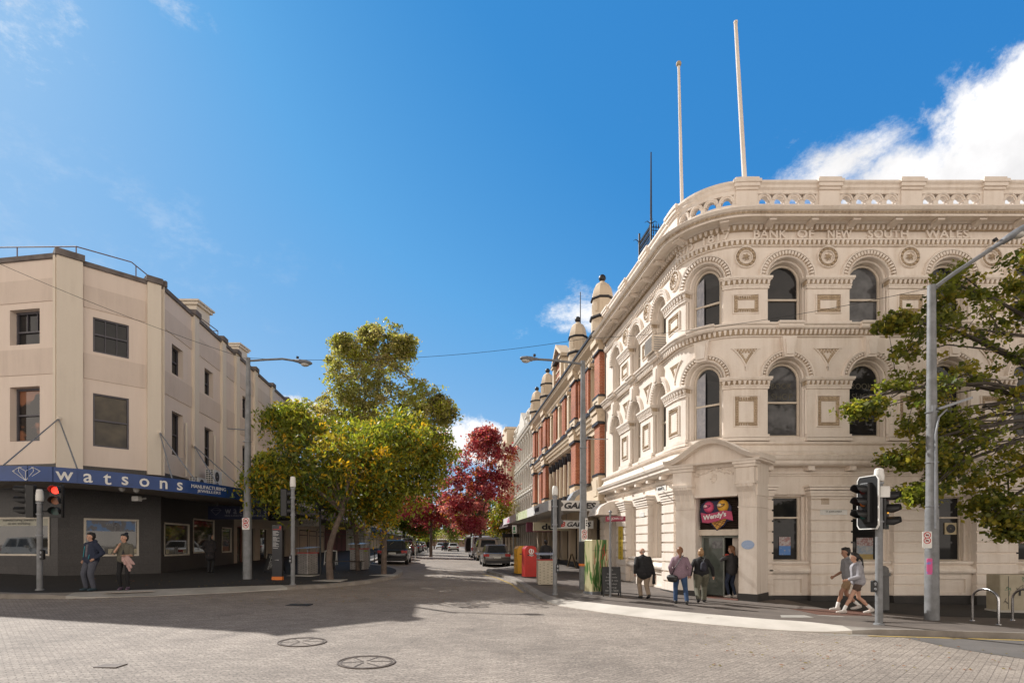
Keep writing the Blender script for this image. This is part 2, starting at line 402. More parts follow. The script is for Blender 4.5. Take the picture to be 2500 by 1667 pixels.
# grade the physical sky through its own brightness: the deep, polarised autumn blue of the photograph
bw = nt.nodes.new('ShaderNodeRGBToBW'); L(nt, sky.outputs[0], bw.inputs[0])
lg = nt.nodes.new('ShaderNodeMapRange'); lg.inputs[1].default_value = 1.2; lg.inputs[2].default_value = 9.; L(nt, bw.outputs[0], lg.inputs[0])
hs = nt.nodes.new('ShaderNodeValToRGB'); L(nt, lg.outputs[0], hs.inputs[0])
cr = hs.color_ramp
for i, (p, c) in enumerate(((0., (.028, .215, .60)), (.12, (.05, .28, .68)), (.25, (.125, .41, .81)), (.50, (.29, .54, .87)), (1., (.62, .78, .96)))):
    e = cr.elements[i] if i < 2 else cr.elements.new(p)
    e.position = p; e.color = c+(1,)
cr.elements[0].position = 0.
tc = nt.nodes.new('ShaderNodeTexCoord')
def wmath(op, a, b=None, cl=False):
    n = nt.nodes.new('ShaderNodeMath'); n.operation = op; n.use_clamp = cl
    for i, x in enumerate((a, b)):
        if x is None: continue
        if isinstance(x, (int, float)): n.inputs[i].default_value = x
        else: L(nt, x, n.inputs[i])
    return n.outputs[0]
def wmap(x, a, b, c=0., d=1.):
    n = nt.nodes.new('ShaderNodeMapRange'); n.interpolation_type = 'SMOOTHSTEP'; n.inputs[1].default_value = a; n.inputs[2].default_value = b; n.inputs[3].default_value = c; n.inputs[4].default_value = d
    L(nt, x, n.inputs[0]); return n.outputs[0]
def wnoise(scale, det=8, rough=.58, off=(0, 0, 0), st=(1, 1, 1)):
    mp = nt.nodes.new('ShaderNodeMapping'); mp.inputs['Location'].default_value = off; mp.inputs['Scale'].default_value = st
    L(nt, tc.outputs['Generated'], mp.inputs[0])
    n = nt.nodes.new('ShaderNodeTexNoise'); n.inputs['Scale'].default_value = scale; n.inputs['Detail'].default_value = det; n.inputs['Roughness'].default_value = rough
    L(nt, mp.outputs[0], n.inputs['Vector']); return n.outputs['Fac']
n_big = wnoise(6., 11, .62, (3.1, .4, 1.7)); n_wisp = wnoise(7., 12, .72, (1., 5., 2.), (1, 1, 1.8)); n_puff = wnoise(13., 10, .64, (.3, 2., 7.))
def blob(px, py, rx, ry, soft=.9):
    """falloff round a sky direction: 1 at the centre, 0 beyond the ellipse (radii in degrees)"""
    d = Vector(((px-CX)/F, 1, (HZ-py)/F)).normalized()
    rgt = Vector((d.y, -d.x, 0)).normalized(); up = rgt.cross(d)
    def dot(v, k):
        n = nt.nodes.new('ShaderNodeVectorMath'); n.operation = 'DOT_PRODUCT'; L(nt, tc.outputs['Generated'], n.inputs[0]); n.inputs[1].default_value = v
        return wmath('MULTIPLY', n.outputs['Value'], 1/math.sin(R(k)))
    a = dot(rgt, rx); b = dot(up, ry)
    q = wmath('SQRT', wmath('ADD', wmath('MULTIPLY', a, a), wmath('MULTIPLY', b, b)))
    front = nt.nodes.new('ShaderNodeVectorMath'); front.operation = 'DOT_PRODUCT'; L(nt, tc.outputs['Generated'], front.inputs[0]); front.inputs[1].default_value = d
    return wmath('MULTIPLY', wmap(q, 0., 1., 1., 0.), wmap(front.outputs['Value'], 0., .2))
def cloud(b, n, w=.9, lo=.55, hi=.85): return wmap(wmath('ADD', wmath('MULTIPLY', b, w), wmath('MULTIPLY', wmap(n, .28, .72), .62)), lo, hi)
cl = [cloud(blob(2540, 330, 11, 8.5), n_puff, 1.35, .62, 1.05), cloud(blob(2330, 400, 16, 4.6), n_puff, 1.1, .66, 1.25), cloud(blob(2060, 405, 12, 4.0), n_wisp, .80, .62, 1.3),
      cloud(blob(1890, 345, 5, 3.6), n_wisp, .40, .60, 1.2), cloud(blob(1150, 1085, 10, 4.0), n_puff, .95, .62, .95), cloud(blob(720, 1010, 6.5, 2.8), n_puff, .95, .68, 1.0),
      cloud(blob(1400, 770, 9, 4.8), n_wisp, .66, .62, 1.2), cloud(blob(1270, 812, 3.2, 2.2), n_wisp, .62, .66, 1.25), cloud(blob(30, 40, 9, 6), n_wisp, .60, .70, 1.35), cloud(blob(420, 5, 6, 2.5), n_wisp, .4, .66, 1.4),
      cloud(blob(300, 560, 26, 12), n_wisp, .30, .55, 1.9)]
tot = cl[0]
for c in cl[1:]: tot = wmath('MAXIMUM', tot, c)
shade = wmap(n_big, .3, .7, .82, 1.12)
cc = nt.nodes.new('ShaderNodeVectorMath'); cc.operation = 'SCALE'; cc.inputs[0].default_value = (8.2, 8.0, 7.8); L(nt, shade, cc.inputs['Scale'])
mx = nt.nodes.new('ShaderNodeMix'); mx.data_type = 'RGBA'; L(nt, wmath('MULTIPLY', tot, .93), mx.inputs[0]); sk = nt.nodes.new('ShaderNodeVectorMath'); sk.operation = 'SCALE'; sk.inputs['Scale'].default_value = .84/.115; L(nt, hs.outputs[0], sk.inputs[0]); L(nt, sk.outputs[0], mx.inputs[6]); L(nt, cc.outputs[0], mx.inputs[7])
# the rest of the sky (overhead and behind the viewer) is made-up cloud shaping the fill light: grey above, bright low down
sp_ = nt.nodes.new('ShaderNodeSeparateXYZ'); L(nt, tc.outputs['Generated'], sp_.inputs[0])
n_back = wnoise(2.2, 7, .6, (4., 1., 2.))
over = wmath('SUBTRACT', 1., wmath('MULTIPLY', wmap(wmath('ADD', sp_.outputs[1], wmath('MULTIPLY', wmath('SUBTRACT', n_back, .5), .12)), .12, .38), wmap(sp_.outputs[2], .90, .78)), True)
low = wmath('MULTIPLY', wmap(sp_.outputs[2], .62, .30), wmap(sp_.outputs[1], .1, -.35))
cm1 = nt.nodes.new('ShaderNodeMix'); cm1.data_type = 'RGBA'; L(nt, low, cm1.inputs[0]); cm1.inputs[6].default_value = (1.2, 1.08, 1.0, 1); cm1.inputs[7].default_value = (15., 13.4, 11.9, 1)
cs_ = nt.nodes.new('ShaderNodeVectorMath'); cs_.operation = 'SCALE'; L(nt, cm1.outputs[2], cs_.inputs[0]); L(nt, wmap(n_back, .3, .7, .75, 1.2), cs_.inputs['Scale'])
mo = nt.nodes.new('ShaderNodeMix'); mo.data_type = 'RGBA'; L(nt, over, mo.inputs[0]); L(nt, mx.outputs[2], mo.inputs[6]); L(nt, cs_.outputs[0], mo.inputs[7])
L(nt, mo.outputs[2], bg.inputs['Color']); bg.inputs['Strength'].default_value = .115
sl = bpy.data.lights.new('sun', 'SUN'); sl.energy = 5.0; sl.angle = R(.53); sl.color = (1, .965, .915)
so = bpy.data.objects.new('sun', sl); COL.objects.link(so)
sd = Vector((SV.x*math.cos(R(SUN_EL)), SV.y*math.cos(R(SUN_EL)), math.sin(R(SUN_EL))))
so.rotation_euler = (-sd).to_track_quat('-Z', 'Y').to_euler(); so.location = (-30, 30, 40)
SC.view_settings.view_transform = 'Standard'; SC.view_settings.look = 'None'; SC.view_settings.gamma = 1; SC.view_settings.exposure = .22
SC.cycles.max_bounces = 6; SC.cycles.transparent_max_bounces = 6; SC.cycles.use_denoising = True
try: SC.cycles.denoiser = 'OPENIMAGEDENOISE'
except Exception: pass
SC.cycles.sample_clamp_indirect = 6

# ================================================================== ground
ROAD = bricks('paver_road', (.39, .335, .285), (.30, .256, .218), (.19, .16, .137), .23, .115, 'ground', .45, .85, .008, wob=.022, big=.22)
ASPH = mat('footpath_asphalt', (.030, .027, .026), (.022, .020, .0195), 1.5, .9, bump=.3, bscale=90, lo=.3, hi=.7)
ASPH2 = mat('road_asphalt', (.16, .148, .14), (.12, .112, .106), 1.2, .9, bump=.3, bscale=80)
CONC = mat('kerb_concrete', (.46, .44, .40), (.33, .31, .28), 1.1, .85, bump=.15, bscale=40)
def grid_sheet(name, xs, ys, dz, m):
    mb = MB(); nx = len(xs)
    vs = [(x, y, gz(x, y)+dz) for y in ys for x in xs]
    mb.add(vs, [(j*nx+i, j*nx+i+1, (j+1)*nx+i+1, (j+1)*nx+i) for j in range(len(ys)-1) for i in range(nx-1)])
    return mb.build(name, m)
xs = [-900, -300, -120]+list(range(-60, 61, 3))+[120, 300, 900]
ys = [-300, -100, -40, -20]+list(range(-10, 60, 2))+[70, 90, 120, 160, 220, 300, 500, 1200]
tag(grid_sheet('road', xs, ys, 0, ROAD), kind='structure')

def smooth_line(p, it=2):
    for _ in range(it):
        q = [p[0]]
        for a, b in zip(p, p[1:]): q += [tuple(a[i]*.75+b[i]*.25 for i in range(len(a))), tuple(a[i]*.25+b[i]*.75 for i in range(len(a)))]
        p = q+[p[-1]]
    return p
KSTONE = mat('kerb_stone', (.34, .31, .275), (.22, .195, .17), 1.4, .85, bump=.2, bscale=40)
def pave(name, edge, inner, side, mats):
    """edge rows: (x, y, kerb height, band width); inner: matching (x, y) points. Kerb face, concrete band, then asphalt."""
    k = MB(); a = MB(); n = len(edge)
    top = []; ban = []
    for i in range(n):
        p = Vector(edge[i][:2]); t = (Vector(edge[min(i+1, n-1)][:2])-Vector(edge[max(i-1, 0)][:2])).normalized(); nn = Vector((-t.y, t.x))*side
        h, w = edge[i][2], edge[i][3]; q = p+nn*w
        top.append((Vector((p.x, p.y, gz(p.x, p.y)-.05)), Vector((p.x, p.y, gz(p.x, p.y)+h)), Vector((q.x, q.y, gz(q.x, q.y)+.125)))); ban.append(q)
    for i in range(n-1):
        for j in (0, 1):
            k.quad(top[i][j], top[i+1][j], top[i+1][j+1], top[i][j+1], 0 if edge[i][3] > .42 else 1)
        m = 6
        for c in range(m):
            def pt(ii, f):
                v = ban[ii].lerp(Vector(inner[ii]), f); return (v.x, v.y, gz(v.x, v.y)+.125)
            a.quad(pt(i, c/m), pt(i+1, c/m), pt(i+1, (c+1)/m), pt(i, (c+1)/m))
    tag(k.build('kerb', [mats[0], KSTONE]), kind='structure'); tag(a.build('footpath', mats[1]), kind='structure')
def fu(u, y): return (u-.125*(y-18), y)      # street coordinates: u across, y along
def ge(px, py, h, w): p = G(px, py); return (p.x, p.y, h, w)
el = [(-80, 15.5, .12, .3), (-30, 15.2, .12, .3)]+[ge(*q) for q in ((0, 1461, .12, .3), (110, 1460.5, .12, .3), (190, 1461, .05, .55), (300, 1457, .02, .75), (393, 1454, .02, .8), (531, 1448, .02, .8), (660, 1441, .03, .6), (725, 1438, .12, .3), (818, 1433, .12, .3), (903, 1424, .12, .3), (957, 1414, .12, .3), (983, 1404, .12, .3), (982, 1394, .12, .3))]
el += [fu(-5.2, 31.5)+(.12, .3), fu(-6.4, 33)+(.12, .3), fu(-7.1, 34.5)+(.12, .3), fu(-7.2, 38)+(.12, .3)]
el = smooth_line(el, 2)+[fu(-7.2, y)+(.12, .3) for y in (44, 50, 70, 100, 150, 220)]
def inner_l(p):
    u = p[0]+.125*(p[1]-18)
    if u < -8 and p[1] < 25: return (min(p[0]-1.5, -18.2), 24.0)
    if p[1] < 31: return (-18.3, 24.2)
    return fu(-17.5, p[1])
il = [inner_l(p) for p in el]
for i in range(1, len(il)):
    if il[i][1] < il[i-1][1]-.01: il[i] = (il[i][0], il[i-1][1])
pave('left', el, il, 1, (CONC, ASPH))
er = [fu(2.6, y)+(.12, .3) for y in (220, 150, 100, 70, 50, 44)]
er2 = [fu(2.6, 40)+(.12, .3), fu(2.5, 36.5)+(.12, .3), fu(1.6, 34)+(.12, .3), fu(.3, 32)+(.12, .3)]+[ge(*q) for q in ((1186, 1399, .12, .3), (1220, 1406, .12, .3), (1252, 1419, .12, .3), (1280, 1438, .12, .3), (1309, 1459, .1, .3), (1340, 1473, .05, .45), (1372, 1481, .02, .8), (1516, 1502, .015, 1.05), (1712, 1523, .015, 1.1), (1888, 1538, .015, 1.0), (2010, 1544, .02, .9), (2090, 1547, .09, .3), (2180, 1550, .14, .18), (2500, 1560, .14, .18))]+[(30, 12.2, .14, .18), (90, 12.6, .14, .18)]
er = er+smooth_line(er2, 2)
ir = []
for p in er:
    u = p[0]+.125*(p[1]-18)
    if p[1] > 22: ir.append(fu(8, p[1]))
    elif p[0] < 8: ir.append(fu(8+max(0, p[0]-3)*.4, max(20.3, 22-(22-p[1])*.25)))
    else: ir.append((p[0]+2.3, 20.3))
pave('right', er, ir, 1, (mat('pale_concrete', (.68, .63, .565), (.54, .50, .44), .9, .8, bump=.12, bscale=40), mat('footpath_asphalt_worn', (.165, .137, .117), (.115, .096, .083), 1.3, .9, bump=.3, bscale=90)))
def patch(name, pts, dz, m, kind='structure', label=None, cat=None, raw=False):
    mb = MB(); q = [(p[0], p[1], gz(p[0], p[1])+dz) for p in (pts if raw else [G(*p, max(dz-.004, 0)) for p in pts])]
    mb.poly(q); o = mb.build(name, m)
    if kind: o['kind'] = kind
    if label: tag(o, label, cat)
    return o
patch('asphalt_road', [(2200, 1553.5), (2300, 1576), (2400, 1593), (2500, 1607), (2800, 1650), (3400, 1640), (2900, 1572), (2500, 1560.5)], .006, ASPH2)
YEL = mat('yellow_line_paint', (.62, .42, .09), (.35, .26, .1), 9, .7)
def strip(name, pts, w, dz, m):
    mb = MB(); P = [G(*p) for p in pts]
    for i in range(len(P)-1):
        d = (P[i+1]-P[i]); n = Vector((-d.y, d.x, 0)).normalized()*w/2
        q = [P[i]-n, P[i+1]-n, P[i+1]+n, P[i]+n]; mb.poly([(v.x, v.y, gz(v.x, v.y)+dz) for v in q])
    return tag(mb.build(name, m), kind='structure')
strip('yellow_line', [(1178, 1401), (1215, 1411), (1248, 1425), (1262, 1436), (1275, 1446)], .12, .005, YEL)
strip('yellow_line', [(2120, 1552), (2300, 1557), (2500, 1563), (2900, 1575)], .09, .010, YEL)
strip('gutter_strip', [(2010, 1548), (2180, 1552), (2500, 1561), (2900, 1572)], .2, .003, KSTONE)
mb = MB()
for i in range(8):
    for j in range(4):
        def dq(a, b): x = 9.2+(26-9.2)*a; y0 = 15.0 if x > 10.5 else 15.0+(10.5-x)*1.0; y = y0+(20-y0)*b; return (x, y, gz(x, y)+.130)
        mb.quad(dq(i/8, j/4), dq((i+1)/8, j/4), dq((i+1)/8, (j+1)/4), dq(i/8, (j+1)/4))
tag(mb.build('footpath_shade_patch', ASPH), kind='structure')  # darker asphalt colour paints in the bank's shade, edged along its shadow line
# tactile pads and service covers
TACT = mat('tactile_pad', (.62, .54, .46), (.5, .43, .37), 5, .8)
def tactile(px, label, h):
    mb = MB(); c = [G(*p, h) for p in px]
    mb.poly([(p.x, p.y, gz(p.x, p.y)+h+.012) for p in c])
    for i in range(14):
        for j in range(5):
            a = c[0].lerp(c[1], (i+.5)/14); b = c[3].lerp(c[2], (i+.5)/14); p = a.lerp(b, (j+.5)/5)
            mb.lathe((p.x, p.y, gz(p.x, p.y)+h+.008), [(.022, 0), (.022, .006), (.014, .011)], 6)
    settle(mb, 'tactile_paving', TACT, label, 'tactile paving')
tactile([(252, 1449), (380, 1444.5), (352, 1440), (292, 1442)], 'pinkish raised dot paving pad at the feet of the waiting couple', .085)
tactile([(1722, 1508), (1852, 1515), (1826, 1507), (1738, 1503)], 'white raised dot paving pad on the sunny kerb ramp', .072)
IRON = mat('cast_iron', (.17, .14, .12), (.10, .08, .07), 9, .75, .2, .3, 60)
def manhole(px, py, r, label):
    c = G(px, py); mb = MB(); z = c.z+.004
    for r0, r1, hh in ((r*.84, r*.89, .008), (r*.94, r, .012)):
        n = 40; vs = []
        for i in range(n):
            t = 2*math.pi*i/n
            for rr in (r0, r1):
                for zz in (0, hh):
                    x, y = c.x+rr*math.cos(t), c.y+rr*math.sin(t); vs.append((x, y, gz(x, y)+.004+zz))
        fs = []
        for i in range(n):
            a = i*4; b = ((i+1) % n)*4
            fs += [(a+1, b+1, b+3, a+3), (a, b, b+1, a+1), (a+2, a+3, b+3, b+2)]
        mb.add(vs, fs)
    for k in range(3):
        a = R(15+60*k); d = Vector((math.cos(a), math.sin(a), 0)); n = Vector((-d.y, d.x, 0))*.014
        for sgn in (-1, 1):
            p0 = c+d*(.12*r*sgn)+n*2; p1 = c+d*(.84*r*sgn)
            mb.poly([(q.x, q.y, gz(q.x, q.y)+.011) for q in (p0-n, p1-n, p1+n, p0+n)])
    d = MB(); d.poly([(c.x+r*.92*math.cos(t), c.y+r*.92*math.sin(t), gz(c.x+r*.92*math.cos(t), c.y+r*.92*math.sin(t))+.0055) for t in [2*math.pi*i/36 for i in range(36)]])
    t = thing('manhole_cover', label, 'manhole cover', (c.x, c.y, c.z))
    mb.build('cover_frame', IRON, t); d.build('infill', ROAD, t)
manhole(738, 1567, .42, 'round iron manhole cover in the pavers, farther back of the two')
manhole(895, 1616, .44, 'round iron manhole cover in the pavers, nearest the camera')
mb = MB(); c = G(270, 1625); mb.bx(c.x-.16, c.x+.16, c.y-.12, c.y+.12, c.z-.02, c.z+.012)
settle(mb, 'valve_cover', IRON, 'small dark valve cover in the sunlit pavers at bottom left', 'valve cover')
mb = MB(); c = G(731, 1476); mb.bx(c.x-.3, c.x+.3, c.y-.2, c.y+.2, c.z-.02, c.z+.012)
settle(mb, 'drain_grate', BLACK, 'dark rectangular drain grate in the shaded road', 'drain')
for (px, py, lab) in ((1935, 1504, 'pale concrete pit lid in the footpath outside the bank'),):
    mb = MB(); c = G(px, py, .125); mb.bx(c.x-.42, c.x+.42, c.y-.22, c.y+.22, c.z-.03, c.z+.008); settle(mb, 'pit_lid', CONC, lab, 'pit lid')
strip2 = [(1920, 1485), (1995, 1501), (2060, 1505)]
mb = MB(); Pq = [G(*p, .125) for p in strip2]
for a, b in zip(Pq, Pq[1:]):
    n = Vector((0, .06, 0)); mb.poly([(v.x, v.y, gz(v.x, v.y)+.130) for v in (a-n, b-n, b+n, a+n)])
tag(mb.build('paving_edge', CONC), kind='structure')
mb = MB(); mb.poly([(v.x, v.y, gz(v.x, v.y)+.1285) for v in [G(*p, .125) for p in ((1925, 1485), (1997, 1500), (2130, 1503), (2120, 1488))]])
tag(mb.build('brick_paving', bricks('red_paver', (.2, .09, .06), (.15, .07, .05), (.08, .05, .04), .2, .1, 'ground')), kind='structure')
# ================================================================== corner bank building
RR = 1.91; TX, TY = 7.92, 18.6; BAY = 2.77
AC = Vector((TX, TY+RR)); AEND = BAY/RR
def PR(s, out, z):
    if s >= 0: return Vector((TX+s, TY-out, z))
    if s >= -BAY:
        p = -s/RR; n = Vector((-math.sin(p), -math.cos(p)))
    else: n = Vector((-math.sin(AEND), -math.cos(AEND)))
    q = AC+n*(RR+out)
    if s < -BAY:
        t = -BAY-s; q = q+Vector((n.y, -n.x))*-t*1.0
    return Vector((q.x, q.y, z))
# check direction: beyond the arc the wall must run away from the camera
if PR(-BAY-5, 0, 0).y < PR(-BAY, 0, 0).y:
    _o = PR
    def PR(s, out, z):
        if s >= -BAY: return _o(s, out, z)
        n = Vector((-math.sin(AEND), -math.cos(AEND))); q = AC+n*(RR+out)+Vector((n.y, -n.x))*(-BAY-s)
        return Vector((q.x, q.y, z))
CREAM = plaster('cream_render', (.80, .72, .64), (.48, .37, .27), .48)
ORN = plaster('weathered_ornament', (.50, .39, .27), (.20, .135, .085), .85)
PLIN = mat('dark_plinth_paint', (.045, .04, .037), (.03, .028, .026), 3, .7)
CREAMF = mat('cream_joinery', (.66, .58, .48), (.56, .48, .39), 3, .5)
def Z(c): return c+H
S_END = -11.6; S_R = 16.62
bank = thing('bank_building', 'cream two storey bank with rounded corner, arched windows and raised lettering on its frieze', 'building', (PR(-1.4, 0, 0).x, PR(-1.4, 0, 0).y, gz(6.6, 19)))
STEP = .2
def stepof(s0, s1): return STEP if (s0 < 0 and s1 > -BAY) else 9.
def sw(mb, prof, s0, s1, m=0):
    """sweep along the whole wall line with fine steps only round the corner"""
    for a, b in ((s0, min(s1, -BAY)), (max(s0, -BAY), min(s1, 0)), (max(s0, 0), s1)):
        if b > a+1e-6: sweep(mb, PR, prof, a, b, STEP if a >= -BAY-1e-6 and b <= 1e-6 else 9., m, ends=(a == s0 or b == s1))
ctr = [-BAY/2+BAY*k for k in range(-3, 7)]            # window axes
pier = [BAY*k for k in range(-3, 7)]                    # pier axes
w = MB()
# ground storey wall
door_c = ctr[0]
for c in ctr:
    if abs(c+BAY/2) < .01:
        wall(w, PR, c-BAY/2, c+BAY/2, Z(2.0), Z(3.42), 0, STEP); wall(w, PR, c-BAY/2, c-.95, Z(-3.4), Z(2.0), 0, STEP); wall(w, PR, c+.95, c+BAY/2, Z(-3.4), Z(2.0), 0, STEP); continue
    if c == door_c: rect_wall(w, PR, c-BAY/2, c+BAY/2, Z(-3.4), Z(3.42), [(c-.66, c+.66, Z(-1.95), Z(1.62))], 0, .5)
    else: rect_wall(w, PR, c-BAY/2, c+BAY/2, Z(-3.4), Z(3.42), [(c-.66, c+.66, Z(-.66), Z(1.66))], 0, .42)
wall(w, PR, S_END, ctr[0]-BAY/2, Z(-3.4), Z(10.9), 0)
FL = [(3.42, 6.98, 3.60, 5.60), (6.98, 10.9, 7.42, 8.98)]   # z0, z1, sill, springing
for c in ctr:
    for z0, z1, zb, zs in FL:
        st = STEP if abs(c+BAY/2) < .01 else 9.
        arch_wall(w, PR, c-BAY/2, c+BAY/2, Z(z0), Z(z1), c, .68, Z(zb), Z(zs), 0, .15, st)
        arch_wall(w, PR, c-.70, c+.70, Z(zb)-.0, Z(zs)+.72, c, .60, Z(zb)+.04, Z(zs), -.15, .24, st)
w.build('wall', CREAM, bank, angle=30)
# solid core and roof deck so no light leaks through
k = MB()
core = [PR(s, -.75, 0) for s in [S_END, -6, -BAY]+[-BAY+i*BAY/6 for i in range(1, 7)]+[6, S_R]]
core = [(p.x, p.y) for p in core]+[(S_R+TX-.1, 34.), (8, 34.)]
k.prism([(x, y, Z(10.4)) for x, y in core], (0, 0, .5)); k.prism([(x, y, Z(-3.4)) for x, y in core], (0, 0, 13.7), 1)
k.build('roof_deck', [mat('roof_grey', (.2, .2, .2)), mat('dark_interior', (.03, .028, .026), None, 2, .9)], bank)
# plinth, pilasters
p = MB(); prof = [(-.02, Z(-3.4)), (.12, Z(-3.4)), (.12, Z(-1.76)), (-.02, Z(-1.76))]
sw(p, prof, S_END, -2.35); sw(p, prof, -.42, S_R)
p.build('plinth', PLIN, bank)
def rusticated(s, wd, o, z0, z1):
    mb = MB(); st = STEP if -BAY <= s <= 0 else 9.
    block(mb, PR, s-wd/2+.02, s+wd/2-.02, -.02, o-.06, z0, z1, st)
    z = z0
    while z < z1-.1:
        zt = min(z+.357, z1); block(mb, PR, s-wd/2, s+wd/2, -.02, o, z+.03, zt-.03, st); z += .357
    for dz, oo in ((0, .03), (.09, .06), (.2, .1), (.3, .14)):
        block(mb, PR, s-wd/2-oo, s+wd/2+oo, -.02, o+oo, z1+dz, z1+dz+(.09 if dz < .3 else .07), st)
    mb.build('pilaster', CREAM, bank)
    pb = MB(); block(pb, PR, s-wd/2-.04, s+wd/2+.04, -.02, o+.045, Z(-3.4), Z(-1.75), st); pb.build('pilaster_base', PLIN, bank)
for s in pier:
    if s == -BAY: rusticated(s-.18, 1.0, .24, Z(-1.75), Z(1.58))
    elif s == 0: rusticated(s+.42, .8, .24, Z(-1.75), Z(1.58))
    else: rusticated(s, 1.38, .26, Z(-1.75), Z(1.58))
rusticated(S_END+.35, .7, .3, Z(-1.75), Z(1.58))
# ground windows
for i, c in enumerate(ctr):
    if abs(c+BAY/2) < .01: continue
    if c == door_c:
        d = MB(); block(d, PR, c-.66, c+.66, -.46, -.40, Z(-1.95), Z(1.62)); dd = d.build('side_door', mat('side_door_paint', (.32, .27, .22)), bank); continue
    lou = (abs(c-ctr[6]) < .01)
    sash(PR, c-.56, c+.56, Z(-.62), Z(1.62), -.24, bank, CREAMF, GLASS, .07, rail=.67)
    q = MB(); sw(q, [(-.45, Z(-.72)), (.1, Z(-.72)), (.16, Z(-.66)), (.16, Z(-.60)), (-.45, Z(-.56))], c-.68, c+.68)
    sw(q, [(-.02, Z(-1.0)), (.2, Z(-1.0)), (.24, Z(-.93)), (.24, Z(-.88)), (.05, Z(-.72)), (-.02, Z(-.72))], c-.69, c+.69)
    sw(q, [(-.02, Z(-1.75)), (.06, Z(-1.75)), (.06, Z(-1.66)), (-.02, Z(-1.66))], c-.69, c+.69); sw(q, [(-.02, Z(-1.2)), (.06, Z(-1.2)), (.06, Z(-1.02)), (-.02, Z(-1.02))], c-.69, c+.69)
    for a, b in ((c-.69, c-.48), (c+.48, c+.69)): sw(q, [(-.02, Z(-1.66)), (.06, Z(-1.66)), (.06, Z(-1.2)), (-.02, Z(-1.2))], a, b)
    q.build('window_sill', CREAM, bank)
    # moulded window surround
    q = MB()
    for a, b in ((c-.67, c-.56), (c+.56, c+.67)): block(q, PR, a, b, -.26, -.12, Z(-.6), Z(1.62))
    block(q, PR, c-.67, c+.67, -.26, -.12, Z(1.6), Z(1.67)); q.build('window_surround', CREAM, bank)
# entablature over the ground storey
q = MB()
sw(q, [(-.02, Z(2.28)), (.05, Z(2.28)), (.05, Z(2.32)), (.09, Z(2.36)), (.09, Z(2.42)), (-.02, Z(2.42))], S_END, S_R)
sw(q, [(-.02, Z(2.56)), (.34, Z(2.60)), (.40, Z(2.66)), (.40, Z(2.74)), (.46, Z(2.80)), (.50, Z(2.90)), (.44, Z(2.93)), (-.02, Z(2.97))], S_END, S_R)
q.build('lower_cornice', CREAM, bank)
q = MB(); sw(q, [(-.02, Z(2.97)), (.22, Z(2.955)), (.24, Z(3.02)), (.15, Z(3.12)), (.12, Z(3.3)), (.22, Z(3.34)), (.24, Z(3.40)), (-.02, Z(3.42))], S_END, S_R); q.build('sill_course', CREAM, bank)
for s in [pier[0]+BAY/2*i-BAY/4 for i in range(0, 19)]:
    if -2.6 < s < -.2 or s < S_END+.3: continue
    mb = MB(); block(mb, PR, s-.11, s+.11, 0, .3, Z(2.44), Z(2.585)); mb.build('bracket', CREAM, bank)
q = MB()
sw(q, [(0, Z(3.42)), (.07, Z(3.42)), (.07, Z(3.44)), (0, Z(3.44))], S_END, S_R); q.build('band', CREAM, bank)
# upper storeys: piers, caps, arches, windows
def panel(mb, s, z0, z1, wd, o):
    st = STEP if -BAY < s < 0 else 9.
    for (a, b, c, d) in ((s-wd/2, s+wd/2, z0, z0+.03), (s-wd/2, s+wd/2, z1-.03, z1), (s-wd/2, s-wd/2+.03, z0+.03, z1-.03), (s+wd/2-.03, s+wd/2, z0+.03, z1-.03)):
        block(mb, PR, a, b, o-.01, o+.045, c, d, st)
def panel_orn(mb, s, z0, z1, wd, o):
    t = .15; i = .04
    for (a, b, c, d) in ((s-wd/2+i, s+wd/2-i, z0+i, z0+i+t*.7), (s-wd/2+i, s+wd/2-i, z1-i-t, z1-i), (s-wd/2+i, s-wd/2+i+t*.75, z0+i+t*.7, z1-i-t), (s+wd/2-i-t*.75, s+wd/2-i, z0+i+t*.7, z1-i-t)):
        block(mb, PR, a, b, o-.005, o+.012, c, d)
        n = max(1, int(max(b-a, d-c)/.075))
        for j in range(n):
            if b-a > d-c: u, v = a+(b-a)*(j+.5)/n, (c+d)/2; du, dv = (b-a)/n*.36, (d-c)*.34
            else: u, v = (a+b)/2, c+(d-c)*(j+.5)/n; du, dv = (b-a)*.34, (d-c)/n*.36
            P0 = [PR(u-du, o+.01, v-dv), PR(u+du, o+.01, v-dv), PR(u+du, o+.01, v+dv), PR(u-du, o+.01, v+dv), PR(u, o+.055, v)]
            mb.add(P0, [(0, 1, 4), (1, 2, 4), (2, 3, 4), (3, 0, 4)])
    i2 = i+t+.005
    for (a, b, c, d) in ((s-wd/2+i2-.03, s+wd/2-i2+.03, z0+i2-.06, z0+i2-.035), (s-wd/2+i2-.03, s+wd/2-i2+.03, z1-i2-.0, z1-i2+.025)): block(mb, PR, a, b, o-.005, o+.035, c, d)
